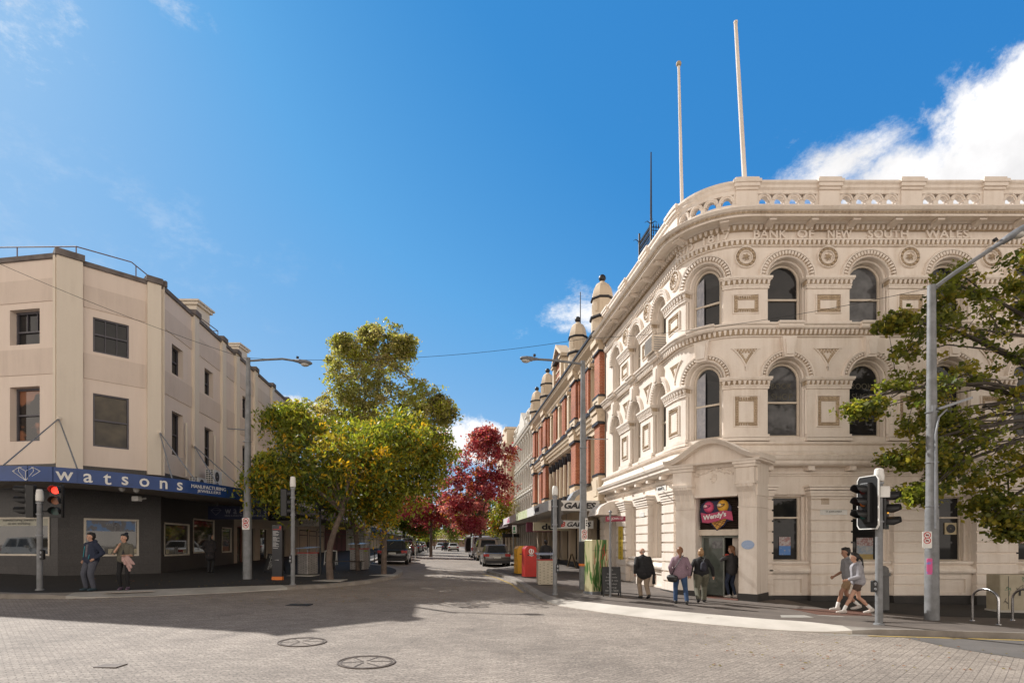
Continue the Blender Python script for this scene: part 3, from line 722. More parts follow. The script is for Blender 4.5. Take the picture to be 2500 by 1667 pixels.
for s in pier:
    hw = .715
    for fi, (z0, z1, zb, zs) in enumerate(FL):
        st = STEP if -BAY <= s <= 0 else 9.
        mb = MB()
        block(mb, PR, s-hw, s+hw, -.02, .05, Z(zb)-.02, Z(zs)-.28, .23 if s in (0, -BAY) else 9.)
        for dz, oo in ((0, .10), (.1, .07)): block(mb, PR, s-hw-oo*.6, s+hw+oo*.6, -.02, .05+oo, Z(zb)-.14+dz*1.2, Z(zb)-.04+dz*1.2, .23 if s in (0, -BAY) else 9.)
        # quarter columns at the jambs
        for e in (-1, 1):
            mb.cyl(PR(s+e*(hw-.0), -.03, Z(zb)+.1), PR(s+e*(hw-.0), -.03, Z(zs)-.3), .045, n=8)
            mb.cyl(PR(s+e*(hw+.03), -.14, Z(zb)), PR(s+e*(hw+.03), -.14, Z(zs)-.1), .045, n=8)
        if fi == 0: panel(mb, s, Z(3.93), Z(5.0), .80, .05)
        else: panel(mb, s, Z(7.76), Z(8.42), .86, .05)
        mb.build('pier', CREAM, bank)
        mb = MB()
        if fi == 0: panel_orn(mb, s, Z(3.93), Z(5.0), .80, .05)
        else: panel_orn(mb, s, Z(7.76), Z(8.42), .86, .05)
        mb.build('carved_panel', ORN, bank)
        mb = MB(); z = Z(zs)
        for (a, b, oo) in ((-.075, 0, .16), (-.115, -.075, .135), (-.30, -.255, .07), (-.38, -.30, .05)):
            sweep(mb, PR, [(-.2, z+a), (.05+oo, z+a), (.05+oo, z+b), (-.2, z+b)], s-hw-oo*.75, s+hw+oo*.75, .23 if s in (0, -BAY) else 9.)
        mb.build('impost_cap', CREAM, bank)
        mb = MB(); sweep(mb, PR, [(-.2, z-.255), (.07, z-.255), (.12, z-.115), (-.2, z-.115)], s-hw-.07, s+hw+.07, .23 if s in (0, -BAY) else 9.)
        eggs(mb, PR, s-hw-.08, s+hw+.08, .08, .175, z-.25, z-.12, .155, m=1)
        for e in (-.42, 0, .42): mb.sphere(PR(s+e, .085, z-.345), .035, 6, 1)
        mb.build('egg_moulding', [ORN, CREAM], bank)
for i, c in enumerate(ctr):
    for fi, (z0, z1, zb, zs) in enumerate(FL):
        r1 = .93 if fi == 0 else .97
        mb = MB(); z = Z(zs)
        archband(mb, PR, c, z, [(r1-.07, -.02), (r1-.07, .11), (r1-.02, .12), (r1, .06), (r1, -.02)], n=28)
        archband(mb, PR, c, z, [(.675, -.13), (.675, .05), (.70, .085), (.745, .05), (.745, -.02)], n=28)
        archband(mb, PR, c, z, [(.60, -.36), (.60, -.13), (.635, -.09), (.67, -.12), (.67, -.2)], n=24)
        mb.build('archivolt', CREAM, bank, angle=35)
        mb = MB(); archband(mb, PR, c, z, [(.745, -.02), (.745, .03), (r1-.07, .03), (r1-.07, -.02)], n=28); arch_eggs(mb, PR, c, z, .755, r1-.075, .03, .105, 24, m=1); mb.build('egg_moulding', [ORN, CREAM], bank)
        cur = (abs(c+BAY/2) < .01)
        wn = sash(PR, c-.585, c+.585, Z(zb)+.04, Z(zs)+.585, -.30, bank, CREAMF, (None, None, GLASSC, None, None)[(i*3+fi*2) % 5], .075, rail=.47 if fi == 0 else .43, arch=z)
        if cur:
            # curtain strip behind the corner panes
            g = MB(); n = 26; pts = [(c-.50+(.42 if fi == 0 else .36)*j/n, -.352-.010*math.sin(j*1.9)) for j in range(n+1)]
            for (a, oa), (b, ob) in zip(pts, pts[1:]): g.quad(PR(a, oa, Z(zb)+.1), PR(b, ob, Z(zb)+.1), PR(b, ob, Z(zs)+.2+.25*min(1, (a-c+.5)*2)), PR(a, oa, Z(zs)+.2+.25*min(1, (a-c+.5)*2)))
            g.build('curtain', mat('pale_curtain', (.5, .5, .52), (.36, .37, .42), 6, .9), wn)
        mb = MB(); sweep(mb, PR, [(-.36, Z(zb)-.05), (-.05, Z(zb)-.05), (-.05, Z(zb)+.02), (-.36, Z(zb)+.06)], c-.66, c+.66, .23 if cur else 9.); mb.build('window_sill', CREAM, bank)
    # keystone over the first floor arch
    mb = MB(); z = Z(5.60)
    kb = [(-.16, z+.66), (.16, z+.66), (.235, z+1.34), (-.235, z+1.34)]
    front = [PR(c+x, .19+.03*(zz-z), zz) for x, zz in kb]; back = [PR(c+x, -.02, zz) for x, zz in kb]
    mb.add(front+back, [(0, 1, 2, 3), (0, 4, 5, 1), (1, 5, 6, 2), (2, 6, 7, 3), (3, 7, 4, 0)])
    ki = [(-.11, z+.74), (.11, z+.74), (.16, z+1.24), (-.16, z+1.24)]
    fi_ = [PR(c+x, .26, zz) for x, zz in ki]; bi = [PR(c+x, .19, zz) for x, zz in ki]
    mb.add(fi_+bi, [(0, 1, 2, 3), (0, 4, 5, 1), (1, 5, 6, 2), (2, 6, 7, 3), (3, 7, 4, 0)])
    mb.build('keystone', CREAM, bank)
# medallions and carved triangles on the pier axes
for s in pier:
    zc = Z(9.68); mb = MB()
    archband(mb, PR, s, zc, [(.33, -.01), (.33, .06), (.36, .07), (.385, -.01)], 0, 2*math.pi, 28)
    archband(mb, PR, s, zc, [(.19, -.01), (.2, .05), (.23, .04), (.23, -.01)], 0, 2*math.pi, 22)
    mb.build('medallion', CREAM, bank)
    mb = MB(); archband(mb, PR, s, zc, [(.22, -.01), (.23, .015), (.33, .02), (.33, -.01)], 0, 2*math.pi, 24)
    for j in range(13):
        t = 2*math.pi*j/13; mb.sphere(PR(s+.28*math.cos(t), .03, zc+.28*math.sin(t)), .045, 6)
    for j in range(6):
        t = 2*math.pi*j/6+.3; a = PR(s, .1, zc); b = PR(s+.13*math.cos(t), .03, zc+.13*math.sin(t)); mb.cyl(a, b, .035, .012, 6)
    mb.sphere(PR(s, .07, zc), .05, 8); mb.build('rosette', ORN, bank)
    # triangle
    zt, zb_ = Z(6.62), Z(5.84); mb = MB(); mo = MB(); n = 12
    def tri(f, grow):
        zz = zb_+(zt-zb_)*f; rr = .97+(-grow); dz = zz-Z(5.6)
        hw_ = BAY/2-math.sqrt(max(0, rr*rr-dz*dz)) if dz < rr else BAY/2
        return min(.50, max(.0, hw_-.41))*(1 if f < 1 else 1), zz
    prof = [(max(.008, .47*(j/n)**1.7), zb_+(zt-zb_)*j/n) for j in range(n+1)]
    for (wa, za), (wb, zz) in zip(prof, prof[1:]):
        for e in (-1, 1):
            A = [PR(s+e*wa, .0, za), PR(s+e*wb, .0, zz), PR(s+e*(wb-.045), .0, zz), PR(s+e*max(0, wa-.045), .0, za)]; B = [PR(s+e*wa, .04, za), PR(s+e*wb, .04, zz), PR(s+e*(wb-.045), .04, zz), PR(s+e*max(0, wa-.045), .04, za)]
            mb.add(A+B, [(4, 5, 6, 7), (0, 4, 7, 3), (1, 2, 6, 5), (0, 1, 5, 4), (2, 3, 7, 6)])
    block(mb, PR, s-.47, s+.47, 0, .045, zt-.035, zt)
    mb.build('spandrel_frame', CREAM, bank)
    for j in range(3, n+1):
        for e in np.linspace(-1, 1, 2+j//2):
            u, v = s+e*max(0, prof[j][0]-.10), prof[j][1]-.07
            if abs(e) < .5 and 5 < j < n-1: continue
            mo.sphere(PR(u, .0, v), .042, 5)
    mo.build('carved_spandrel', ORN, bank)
# string course between the upper floors
q = MB()
sw(q, [(-.02, Z(6.98)), (.06, Z(6.98)), (.06, Z(7.03)), (-.02, Z(7.03))], S_END, S_R)
sw(q, [(-.02, Z(7.2)), (.2, Z(7.2)), (.24, Z(7.24)), (.24, Z(7.29)), (.3, Z(7.33)), (.3, Z(7.38)), (-.02, Z(7.42))], S_END, S_R)
for c in ctr:
    sweep(q, PR, [(-.02, Z(7.19)), (.30, Z(7.19)), (.34, Z(7.24)), (.34, Z(7.30)), (.4, Z(7.34)), (.4, Z(7.4)), (-.02, Z(7.43))], c-.42, c+.42, .2 if abs(c+BAY/2) < .1 else 9.)
q.build('string_course', CREAM, bank)
q = MB(); sw(q, [(-.02, Z(7.03)), (.08, Z(7.03)), (.14, Z(7.2)), (-.02, Z(7.2))], S_END, S_R); eggs(q, PR, S_END, S_R, .09, .19, Z(7.035), Z(7.195), .155, m=1); q.build('egg_moulding', [ORN, CREAM], bank)
# frieze, lettering, main cornice
q = MB()
sw(q, [(-.02, Z(10.22)), (.12, Z(10.22)), (.12, Z(10.27)), (-.02, Z(10.27))], S_END, S_R)
sw(q, [(-.02, Z(10.04)), (.07, Z(10.04)), (.07, Z(10.07)), (-.02, Z(10.07))], S_END, S_R)
sw(q, [(-.02, Z(10.71)), (.2, Z(10.71)), (.26, Z(10.76)), (.62, Z(10.72)), (.62, Z(10.78)), (.66, Z(10.79)), (.66, Z(10.85)), (.72, Z(10.88)), (.78, Z(10.96)), (.73, Z(11.0)), (-.3, Z(11.06))], S_END, S_R)
q.build('main_cornice', CREAM, bank)
q = MB(); sw(q, [(-.02, Z(10.07)), (.06, Z(10.07)), (.06, Z(10.22)), (-.02, Z(10.22))], S_END, S_R); eggs(q, PR, S_END, S_R, .05, .13, Z(10.075), Z(10.215), .16, m=1); q.build('egg_moulding', [ORN, CREAM], bank)
q = MB(); sw(q, [(-.02, Z(10.55)), (.07, Z(10.55)), (.15, Z(10.71)), (-.02, Z(10.71))], S_END, S_R); eggs(q, PR, S_END, S_R, .08, .18, Z(10.56), Z(10.70), .17, m=1); q.build('egg_moulding', [ORN, CREAM], bank)
q = MB(); sw(q, [(.60, Z(10.79)), (.665, Z(10.79)), (.665, Z(10.845)), (.60, Z(10.845))], S_END, S_R); eggs(q, PR, S_END, S_R, .62, .70, Z(10.795), Z(10.84), .12, .6); q.build('dentils', ORN, bank)
for i in range(21):
    s = pier[0]-BAY/4+BAY/2*i
    if s > S_R-.3 or s < S_END: continue
    mb = MB(); block(mb, PR, s-.12, s+.12, .0, .52, Z(10.66), Z(10.735)); vs = [(s-.1, .0, 10.58), (s+.1, .0, 10.58), (s+.1, .42, 10.66), (s-.1, .42, 10.66), (s-.1, 0, 10.66), (s+.1, 0, 10.66)]
    mb.add([PR(a, b, Z(c)) for a, b, c in vs], [(0, 1, 2, 3), (4, 3, 2, 5), (0, 3, 4), (1, 5, 2)]); mb.build('bracket', CREAM, bank)
def relief(body, s, z, h, width, name='lettering'):
    vs, fs, w_, h_ = text_geo(body, 1., .5, 0, .02, 1.05); mb = MB()
    kx = width/w_; ky = h/h_
    mb.add([PR(s+v[0]*kx, .0+(v[2]+.5)*.075, z+v[1]*ky) for v in vs], fs); mb.build(name, CREAM, bank)
LZ = Z(10.445)
for word, x0, x1 in (('BANK', 1838, 1920), ('OF', 1944, 1985), ('NEW', 2018, 2077), ('SOUTH', 2116, 2214), ('WALES.', 2256, 2368)):
    a, b = (x0-1250)/72.04-TX, (x1-1250)/72.04-TX; relief(word, (a+b)/2, LZ, .29, b-a)
relief('1817', -.95, LZ, .29, .85); relief('ESTD', -2.15, LZ, .27, .8)
# balustrade
q = MB()
sw(q, [(-.3, Z(11.0)), (.12, Z(11.0)), (.12, Z(11.42)), (-.3, Z(11.42))], S_END, S_R)
sw(q, [(-.25, Z(11.80)), (.06, Z(11.80)), (.06, Z(11.92)), (.12, Z(11.98)), (.12, Z(12.06)), (.18, Z(12.12)), (.18, Z(12.19)), (-.3, Z(12.21))], S_END, S_R)
q.build('parapet_rail', CREAM, bank)
for i in range(len(pier)-1):
    a, b = pier[i]+.36, pier[i+1]-.36; mb = MB(); n = 4; wd = (b-a)/n
    for j in range(n):
        c = a+wd*(j+.5)
        archband(mb, PR, c, Z(11.60), [(.135, -.16), (.135, .03), (wd/2, .03), (wd/2, -.16)], n=10)
        archband(mb, PR, c, Z(11.59), [(.18, .0), (.19, .06), (.23, .06), (.25, 0)], n=10)
        for e in (-1, 1): block(mb, PR, c+e*(wd/2-.08), c+e*wd/2, -.16, .04, Z(11.43), Z(11.6))
        block(mb, PR, c-.12, c+.12, -.1, .02, Z(11.43), Z(11.47))
    for e in (a, b): block(mb, PR, e-.05, e+.05, -.18, .05, Z(11.43), Z(11.81))
    mb.build('balustrade', CREAM, bank)
for s in pier+[S_END+.4]:
    mb = MB(); st = .2 if s in (0, -BAY) else 9.
    for z0, z1, hw, o in ((11.0, 11.9, .335, .1), (11.9, 11.98, .36, .16), (11.98, 12.1, .40, .22), (12.1, 12.2, .44, .26), (12.2, 12.29, .38, .2)):
        sweep(mb, PR, [(-.35, Z(z0)), (o, Z(z0)), (o, Z(z1)), (-.35, Z(z1))], s-hw, s+hw, st)
    mb.build('pedestal', CREAM, bank)
# solid parapet backing over the side street
# ------------------------------------------------ corner portico
PMID = AC+Vector((-math.sin(AEND/2), -math.cos(AEND/2)))*(RR+.42)
PD = Vector((math.cos(AEND/2), -math.sin(AEND/2)))
PO = Line(PMID, PD)
oL, oR = PO.hit(1698)[0], PO.hit(1803)[0]; pLl, pRr = PO.hit(1650)[0], PO.hit(1848)[0]
def pz(py): return PO.z(1750, 1750 and py)
zfl = gz(6.6, 18.6)+.16
zt = pz(1213); zcap = pz(1238)
for a, b in ((pLl, oL), (oR, pRr)):
    q = MB(); block(q, PO, a, b, -1.1, 0, Z(-1.62), zt); block(q, PO, a-.02, b+.02, -1.1, .03, zcap-.04, zcap); q.build('portico_pier', CREAM, bank)
    q = MB(); block(q, PO, a-.025, b+.025, -1.1, .03, Z(-3.4), Z(-1.62)); q.build('portico_base', PLIN, bank)
def scroll(s0, s1):
    q = MB()
    pr = [(0., zcap), (.03, zcap), (.06, zcap+.25), (.14, zcap+.45), (.3, zcap+.62), (.3, zcap+.70), (0, zcap+.70)]
    sweep(q, PO, pr, s0, s1)
    for e in (.25, .5, .75): sweep(q, PO, [(o+.025, z) for o, z in pr[1:6]]+[(0, zcap+.6), (0, zcap+.1)], s0+(s1-s0)*e-.03, s0+(s1-s0)*e+.03)
    q.build('scroll_bracket', CREAM, bank)
scroll(pLl+.02, oL-.02); scroll(oR+.02, pRr-.02)
q = MB(); ze0, ze1 = zcap+.70, pz(1133)
block(q, PO, pLl-.03, pRr+.03, -1.1, .02, zt, ze1)               # frieze body
for a, b in ((pLl-.03, oL+.02), (oR-.02, pRr+.03)):
    block(q, PO, a, b, -.1, .33, ze0, ze0+.09); block(q, PO, a+.04, b-.04, -.1, .27, ze0+.09, ze1-.2); block(q, PO, a-.02, b+.02, -.1, .33, ze1-.2, ze1-.1); block(q, PO, a-.05, b+.05, -.1, .39, ze1-.1, ze1-.02)
block(q, PO, oL, oR, 0, .1, zt+.0, zt+.1); block(q, PO, oL, oR, 0, .10, ze1-.12, ze1-.02)
q.build('portico_frieze', CREAM, bank)
# ogee hood: level lips, swept arch
half = (pRr-pLl)/2+.24; mc = (pRr+pLl)/2; n = 36
def hood(x):
    t = abs(x)/half
    if t > .93: return 0.
    return .62*(.5+.5*math.cos(math.pi*min(1, t/.93)))**.9
zb = ze1-.02; vs = []; fs = []; k = 6
for i in range(n+1):
    x = -half+2*half*i/n; z = zb+.06+hood(x); prof = [(-1.1, z), (.40, z), (.43, z+.05), (.50, z+.08), (.54, z+.15), (-1.1, z+.2)]
    vs += [PO(mc+x, o, zz) for o, zz in prof]
for i in range(n):
    for j in range(k): fs.append((i*k+j, (i+1)*k+j, (i+1)*k+(j+1) % k, i*k+(j+1) % k))
fs += [tuple(range(k)), tuple(range((n+1)*k-1, n*k-1, -1))]
q = MB(); q.add(vs, fs)
sweep(q, PO, [(-1.1, zb), (.42, zb), (.45, zb+.06), (-1.1, zb+.06)], mc-half+.04, mc+half-.04)
ts = [-half*.8+1.6*half*i/20 for i in range(21)]
for a, b in zip(ts, ts[1:]): q.quad(PO(mc+a, .12, zb+.05), PO(mc+b, .12, zb+.05), PO(mc+b, .12, zb+.08+hood(b)), PO(mc+a, .12, zb+.08+hood(a)))
q.build('portico_hood', CREAM, bank, angle=40)
q = MB(); rnd = random.Random(3)
for j in range(60):
    x = (j/59-.5)*1.25; zz = (ze0+ze1)/2+.12+.07*math.cos(x*5)+rnd.uniform(-.04, .04)
    q.sphere(PO(mc+x, .03, zz), rnd.uniform(.025, .055), 6)
for j in range(14): q.sphere(PO(mc+rnd.uniform(-.06, .06)*(1+j % 3), .03, (ze0+ze1)/2+.05-j*.022), .03, 5)
q.build('carved_foliage', CREAM, bank)
# door recess
zs0, zs1 = pz(1293), pz(1306)
q = MB(); block(q, PO, oL, oR, -.55, -.28, zs0-.02, zs1+.03) if zs0 < zs1 else block(q, PO, oL, oR, -.55, -.28, zs1, zs0+.02)
q.build('transom_bar', CREAMF, bank)
q = MB()
zz = zs0+.03
while zz < zt-.03:
    q.add([PO(oL, -.36, zz), PO(oR, -.36, zz), PO(oR, -.42, zz+.055), PO(oL, -.42, zz+.055)], [(0, 1, 2, 3)]); q.add([PO(oL, -.42, zz+.055), PO(oR, -.42, zz+.055), PO(oR, -.36, zz+.07), PO(oL, -.36, zz+.07)], [(0, 1, 2, 3)]); zz += .07
q.build('louvre_panel', mat('dark_brown_metal', (.05, .035, .028), None, 4, .5), bank)
dr = MB(); block(dr, PO, oL, oL+.06, -.62, -.52, zfl, zs1); block(dr, PO, oR-.06, oR, -.62, -.52, zfl, zs1); block(dr, PO, (oL+oR)/2+.02, (oL+oR)/2+.07, -.62, -.52, zfl, zs1); block(dr, PO, oL+.06, oR-.06, -.62, -.52, zs1-.08, zs1)
d = dr.build('door', mat('green_grey_frame', (.25, .27, .24)), bank)
g = MB(); g.quad(PO(oL, -.58, zfl), PO((oL+oR)/2+.04, -.58, zfl), PO((oL+oR)/2+.04, -.58, zs1), PO(oL, -.58, zs1)); g.build('glass', mat('door_glass', (.11, .125, .11), (.06, .07, .06), 1.5, .04, ior=1.55), d)
# open leaf and the room behind it
q = MB(); block(q, PO, (oL+oR)/2+.07, oR-.06, -2.2, -2.15, zfl, zs1); q.build('inner_wall', mat('shop_inside', (.16, .17, .15), (.1, .1, .09), 1.3, .8), bank)
q = MB(); block(q, PO, oL, oR, -1.1, .12, Z(-3.3), zfl-.03); q.build('doorstep', mat('red_step', (.25, .09, .06), (.14, .12, .11), 5, .7), bank)
q = MB(); wf = []
block(q, PO, oL+.35, oL+.75, -.575, -.565, pz(1338), pz(1320)); q.build('door_poster', mat('dark_poster', (.06, .06, .065), (.2, .2, .2), 12, .4), d)
q = MB(); block(q, PO, oL+.72, oL+.93, -.575, -.565, pz(1367), pz(1352)); q.build('door_sticker', mat('red_sticker', (.5, .05, .03)), d)
# oval plaque
q = MB(); pc = PO.hit(1826)[0]; zc = pz(1329)
q.prism([PO(pc+.2*math.cos(t), .0, zc+.145*math.sin(t)) for t in [2*math.pi*i/28 for i in range(28)]], tuple(PO(0, .02, 0)-PO(0, 0, 0)))
settle(q, 'oval_plaque', mat('blue_enamel', (.28, .38, .58), (.36, .45, .62), 14, .4), 'small pale blue oval plaque on the right pier of the ice cream shop doorway', 'plaque')
# ------------------------------------------------ rooftop lantern with iron cresting, rod
rx, ry = 6.9, 28.0; dv = Vector((-.1205, .9927)); dn = Vector((.9927, .1205))
def RT(a, b, z): q = Vector((rx, ry))+dv*a+dn*b; return Vector((q.x, q.y, z))
q = MB(); q.bx(0, 3.4, .2, 5, Z(10.8), Z(14.75), 0, RT); q.build('roof_lantern', CREAM, bank)
q = MB(); q.bx(-.1, 3.5, .05, 5.1, Z(14.75), Z(14.95), 0, RT); q.build('lantern_eave', BLACK, bank)
q = MB()
def rail(p0, p1):
    n = int((p1-p0).length/.13)
    for i in range(n+1):
        p = p0.lerp(p1, i/n); q.cyl(p, p+Vector((0, 0, 1.25)), .017, n=5); q.cyl(p+Vector((0, 0, 1.2)), p+Vector((0, 0, 1.42)), .04, .004, 5); q.sphere(p+Vector((0, 0, 1.22)), .045, 5); q.sphere(p+Vector((0, 0, .9)), .04, 5)
    for h in (.05, .72, 1.02, 1.18): q.cyl(p0+Vector((0, 0, h)), p1+Vector((0, 0, h)), .022, n=5)
rail(RT(0, .2, Z(14.95)), RT(1.7, .2, Z(14.95))); rail(RT(0, .2, Z(14.95)), RT(0, 3, Z(14.95)))
for a, b in ((0, .2), (1.7, .2)):
    q.cyl(RT(a, b, Z(14.9)), RT(a, b, Z(16.75)), .05, n=6)
    for j in range(4):
        t = R(90*j); o = RT(a, b, Z(16.3)); q.tube([o, o+Vector((.2*math.cos(t), .2*math.sin(t), .14)), o+Vector((.32*math.cos(t), .32*math.sin(t), .06))], .03, 5, r1=.01)
q.build('iron_cresting', BLACK, bank)
q = MB(); q.cyl(RT(0, .2, Z(16.5)), RT(0, .2, Z(19.95)), .055, .03, 7); q.build('roof_spike', BLACK, bank)
# flagpoles
def flagpole(px0, py0, px1, py1, Y, r, ball, label):
    a = at(px0, py0, Y); b = at(px1, py1, Y); a0 = a-Vector((0, 0, 1.2)); q = MB(); q.cyl(a0, b, r, r*.68, 10)
    t = thing('flagpole', label, 'flagpole', a0, group='flagpoles on the bank roof'); q.build('pole', CREAM, t, angle=40)
    if ball: q = MB(); q.sphere(b+Vector((0, 0, .05)), .1, 12); q.build('finial', mat('worn_gilt', (.45, .36, .24)), t, smooth=True)
    else: q = MB(); q.cyl(b, b+Vector((0, 0, .07)), r*.8, n=10); q.build('cap', CREAM, t)
flagpole(1667, 500, 1657, 160, 20.4, .068, True, 'cream flagpole with a ball on top, the shorter of the two on the bank roof')
flagpole(1823, 442, 1796, 58, 18.95, .085, False, 'leaning white flagpole without a ball, the tallest on the bank roof')
# wall mounted things
def plate(P, s, z, wd, h, text, label, o=.3, back=WHITE, ink=BLACK, name='street_sign', cat='street sign', th=.45):
    b = MB(); block(b, P, s-wd/2, s+wd/2, o, o+.02, z-h/2, z+h/2)
    t = thing(name, label, cat, P(s, o, z-h/2)); b.build('plate', back, t)
    if not text.strip(): return t
    m = MB(); ux = P(s+.1, o, z)-P(s-.1, o, z); write(m, text, P(s, o+.02, z+h*.08), ux, (0, 0, 1), width=wd*.6 if len(text) > 4 else None, height=h*th, ext=.003); m.build('lettering', ink, t)
    return t
sj = (2035-1250)/1340*18.3-TX
plate(PR, sj+.02, H+(HZ-1250)/1340*18.33, .9, .17, 'ST. JOHN STREET', 'white enamel street name plate reading St. John Street on the bank pilaster', .262)
plate(PR, -4.05, Z(2.12), 1.0, .24, 'BRISBANE ST', 'white enamel street name plate reading Brisbane St high beside the portico', .01)
plate(PR, -5.5, Z(1.2), .55, .18, ' ', 'small blank white plate on the sunlit bank pilaster', .262, name='wall_plate', cat='wall plate')
for px in (2016, 2236):
    s = (px-1250)/1340*18.3-TX; q = MB()
    for i in range(6):
        for j in range(6): q.add([PR(s-.13+.045*i, .262, H+(HZ-1223)/73.2-.1+.035*j), PR(s-.13+.045*i+.035, .262, H+(HZ-1223)/73.2-.1+.035*j), PR(s-.13+.045*i+.035, .275, H+(HZ-1223)/73.2-.075+.035*j), PR(s-.13+.045*i, .275, H+(HZ-1223)/73.2-.075+.035*j)], [(0, 1, 2, 3)])
    q.build('air_vent', ORN, bank)
# yellow banner on the side street pilaster
s = -8.31; q = MB(); z0, z1 = H+(HZ-1366)/54, H+(HZ-1283)/54
t = thing('banner', 'tall narrow yellow banner with dark characters hung on the sunlit bank pilaster', 'banner', PR(s, .27, z0)); block(q, PR, s-.32, s+.32, .262, .275, z0, z1); q.build('panel', mat('yellow_banner', (.72, .52, .05), (.66, .47, .05), 2, .6), t)
m = MB()
for i, ch in enumerate('TAROTS'): write(m, ch, PR(s, .275, z1-.3-i*.24), PR(s+.1, 0, 0)-PR(s-.1, 0, 0), (0, 0, 1), height=.15, ext=.003)
m.build('lettering', BLACK, t)
# small entrance canopy on the side street
q = MB(); cs = door_c; vs = []; n = 10
prof = [(.2, Z(1.9))]+[(.2+1.0*math.sin(math.pi/2*i/n), Z(1.42)+.62*math.cos(math.pi/2*i/n)) for i in range(n+1)]+[(.2+1.1, Z(1.36)), (.25, Z(1.36))]
sweep(q, PR, prof, cs-.9, cs+.9); q.build('entrance_canopy', CREAM, bank, angle=40)
q = MB(); q.cyl(PR(cs+.95, .12, Z(1.4)), PR(cs+.95, .12, Z(-2.)), .05, n=8); q.build('downpipe', CREAMF, bank)
# window air conditioner on the upper side street windows
q = MB(); s = ctr[1]+BAY; s = -4.155; block(q, PR, s-.38, s+.38, -.3, .5, Z(7.44), Z(8.06)); 
t = thing('air_conditioner', 'cream box air conditioner jutting from an upper bank window on the sunlit side', 'air conditioner', PR(s, .1, Z(7.44)))
q.build('casing', CREAMF, t); q = MB()
for j in range(9): block(q, PR, s-.36, s+.36, .5, .515, Z(7.48)+j*.062, Z(7.48)+j*.062+.03)
for j in range(6): q.add([PR(s+.385, -.1, Z(7.5)+j*.09), PR(s+.385, .42, Z(7.5)+j*.09), PR(s+.385, .42, Z(7.5)+j*.09+.05), PR(s+.385, -.1, Z(7.5)+j*.09+.05)], [(0, 1, 2, 3)])
q.build('grille', mat('grey_grille', (.3, .28, .26)), t)
# ice cream shop sign
ws = PO.hit(1749)[0]; n_ = Vector((PO.n.x, PO.n.y, 0)); 
def WP(px, py, o): return PO(PO.hit(px, o)[0], o, PO.z(px, py, o))
t = thing('shop_sign', 'ice cream cone shaped sign reading Wendy\'s on a pink ribbon over the shop door', 'shop sign', WP(1749, 1293, -.3))
ZX = lambda x, y, o: WP(1500+x/3.485, 1050+y/3.485, o)
OUT = tuple(n_*.10)
NAVY = mat('navy_outline', (.03, .03, .08))
q = MB(); q.prism([ZX(x, y, -.34) for x, y in ((880, 855), (820, 790), (750, 785), (735, 700), (745, 640), (790, 600), (850, 605), (900, 595), (970, 605), (1000, 650), (1000, 690), (1015, 770), (965, 775), (940, 810))][::-1], tuple(n_*.08)); q.build('backing', NAVY, t)
q = MB(); q.prism([ZX(x, y, -.26) for x, y in ((878, 845), (830, 785), (960, 745), (930, 800))][::-1], tuple(n_*.05)); q.build('cone', mat('waffle', (.62, .33, .07)), t)
q = MB()
for a, b in (((845, 790), (905, 815)), ((870, 775), (930, 790)), ((900, 765), (945, 775)), ((860, 820), (900, 770)), ((845, 800), (875, 775)), ((880, 838), (935, 765))): q.cyl(ZX(*a, -.2), ZX(*b, -.2), .012, n=5)
q.build('waffle_lines', mat('waffle_brown', (.25, .11, .03)), t)
def ball(cx, cy, rpx, c1, c2, nm):
    c = ZX(cx, cy, -.26); r = (ZX(cx+rpx, cy, -.26)-c).length; q = MB(); q.sphere(c, r, 16, sc=(.8, .8, .92)); o = q.build(nm, c1, t, smooth=True)
    q = MB(); fr = c+n_*r*.82; ux = Vector((PO.d.x, PO.d.y, 0))
    q.sphere(c+n_*r*.25+Vector((0, 0, r*.12))-ux*r*.2, r*.72, 12, sc=(.8, .8, .55)); q.build('swirl', c2, t, smooth=True)
    q = MB(); q.tube([fr-ux*r*.45+Vector((0, 0, -.02)), fr-ux*r*.1+Vector((0, 0, -r*.2)), fr+ux*r*.3, fr+ux*r*.55+Vector((0, 0, r*.25))], .012, 5); q.tube([fr-ux*r*.1+Vector((0, 0, r*.35)), fr+ux*r*.2+Vector((0, 0, r*.2)), fr+ux*r*.45+Vector((0, 0, r*.3))], .01, 5); q.build('swirl_line', NAVY, t)
ball(805, 655, 54, mat('pink_ice', (.72, .10, .22)), mat('pale_pink', (.82, .55, .58)), 'pink_scoop'); ball(925, 645, 60, mat('yellow_ice', (.78, .42, .05)), mat('pale_cream', (.85, .75, .55)), 'yellow_scoop')
up_ = [ZX(x, y, -.18) for x, y in ((738, 700), (790, 712), (860, 700), (930, 680), (1000, 690))]; lo_ = [ZX(x, y, -.18) for x, y in ((752, 785), (800, 790), (870, 775), (940, 750), (1012, 768))]
q = MB(); q.prism(up_[::-1]+lo_, tuple(n_*.04)); q.build('ribbon', mat('ribbon_pink', (.50, .07, .15)), t)
q = MB(); c0 = ZX(852, 733, -.14); u0 = ZX(955, 712, -.14)-ZX(755, 752, -.14); write(q, "Wendy's", c0, u0, (0, 0, 1), width=u0.length*.98, ext=.01, bold=.03, lift=.006); q.build('lettering', WHITE, t)
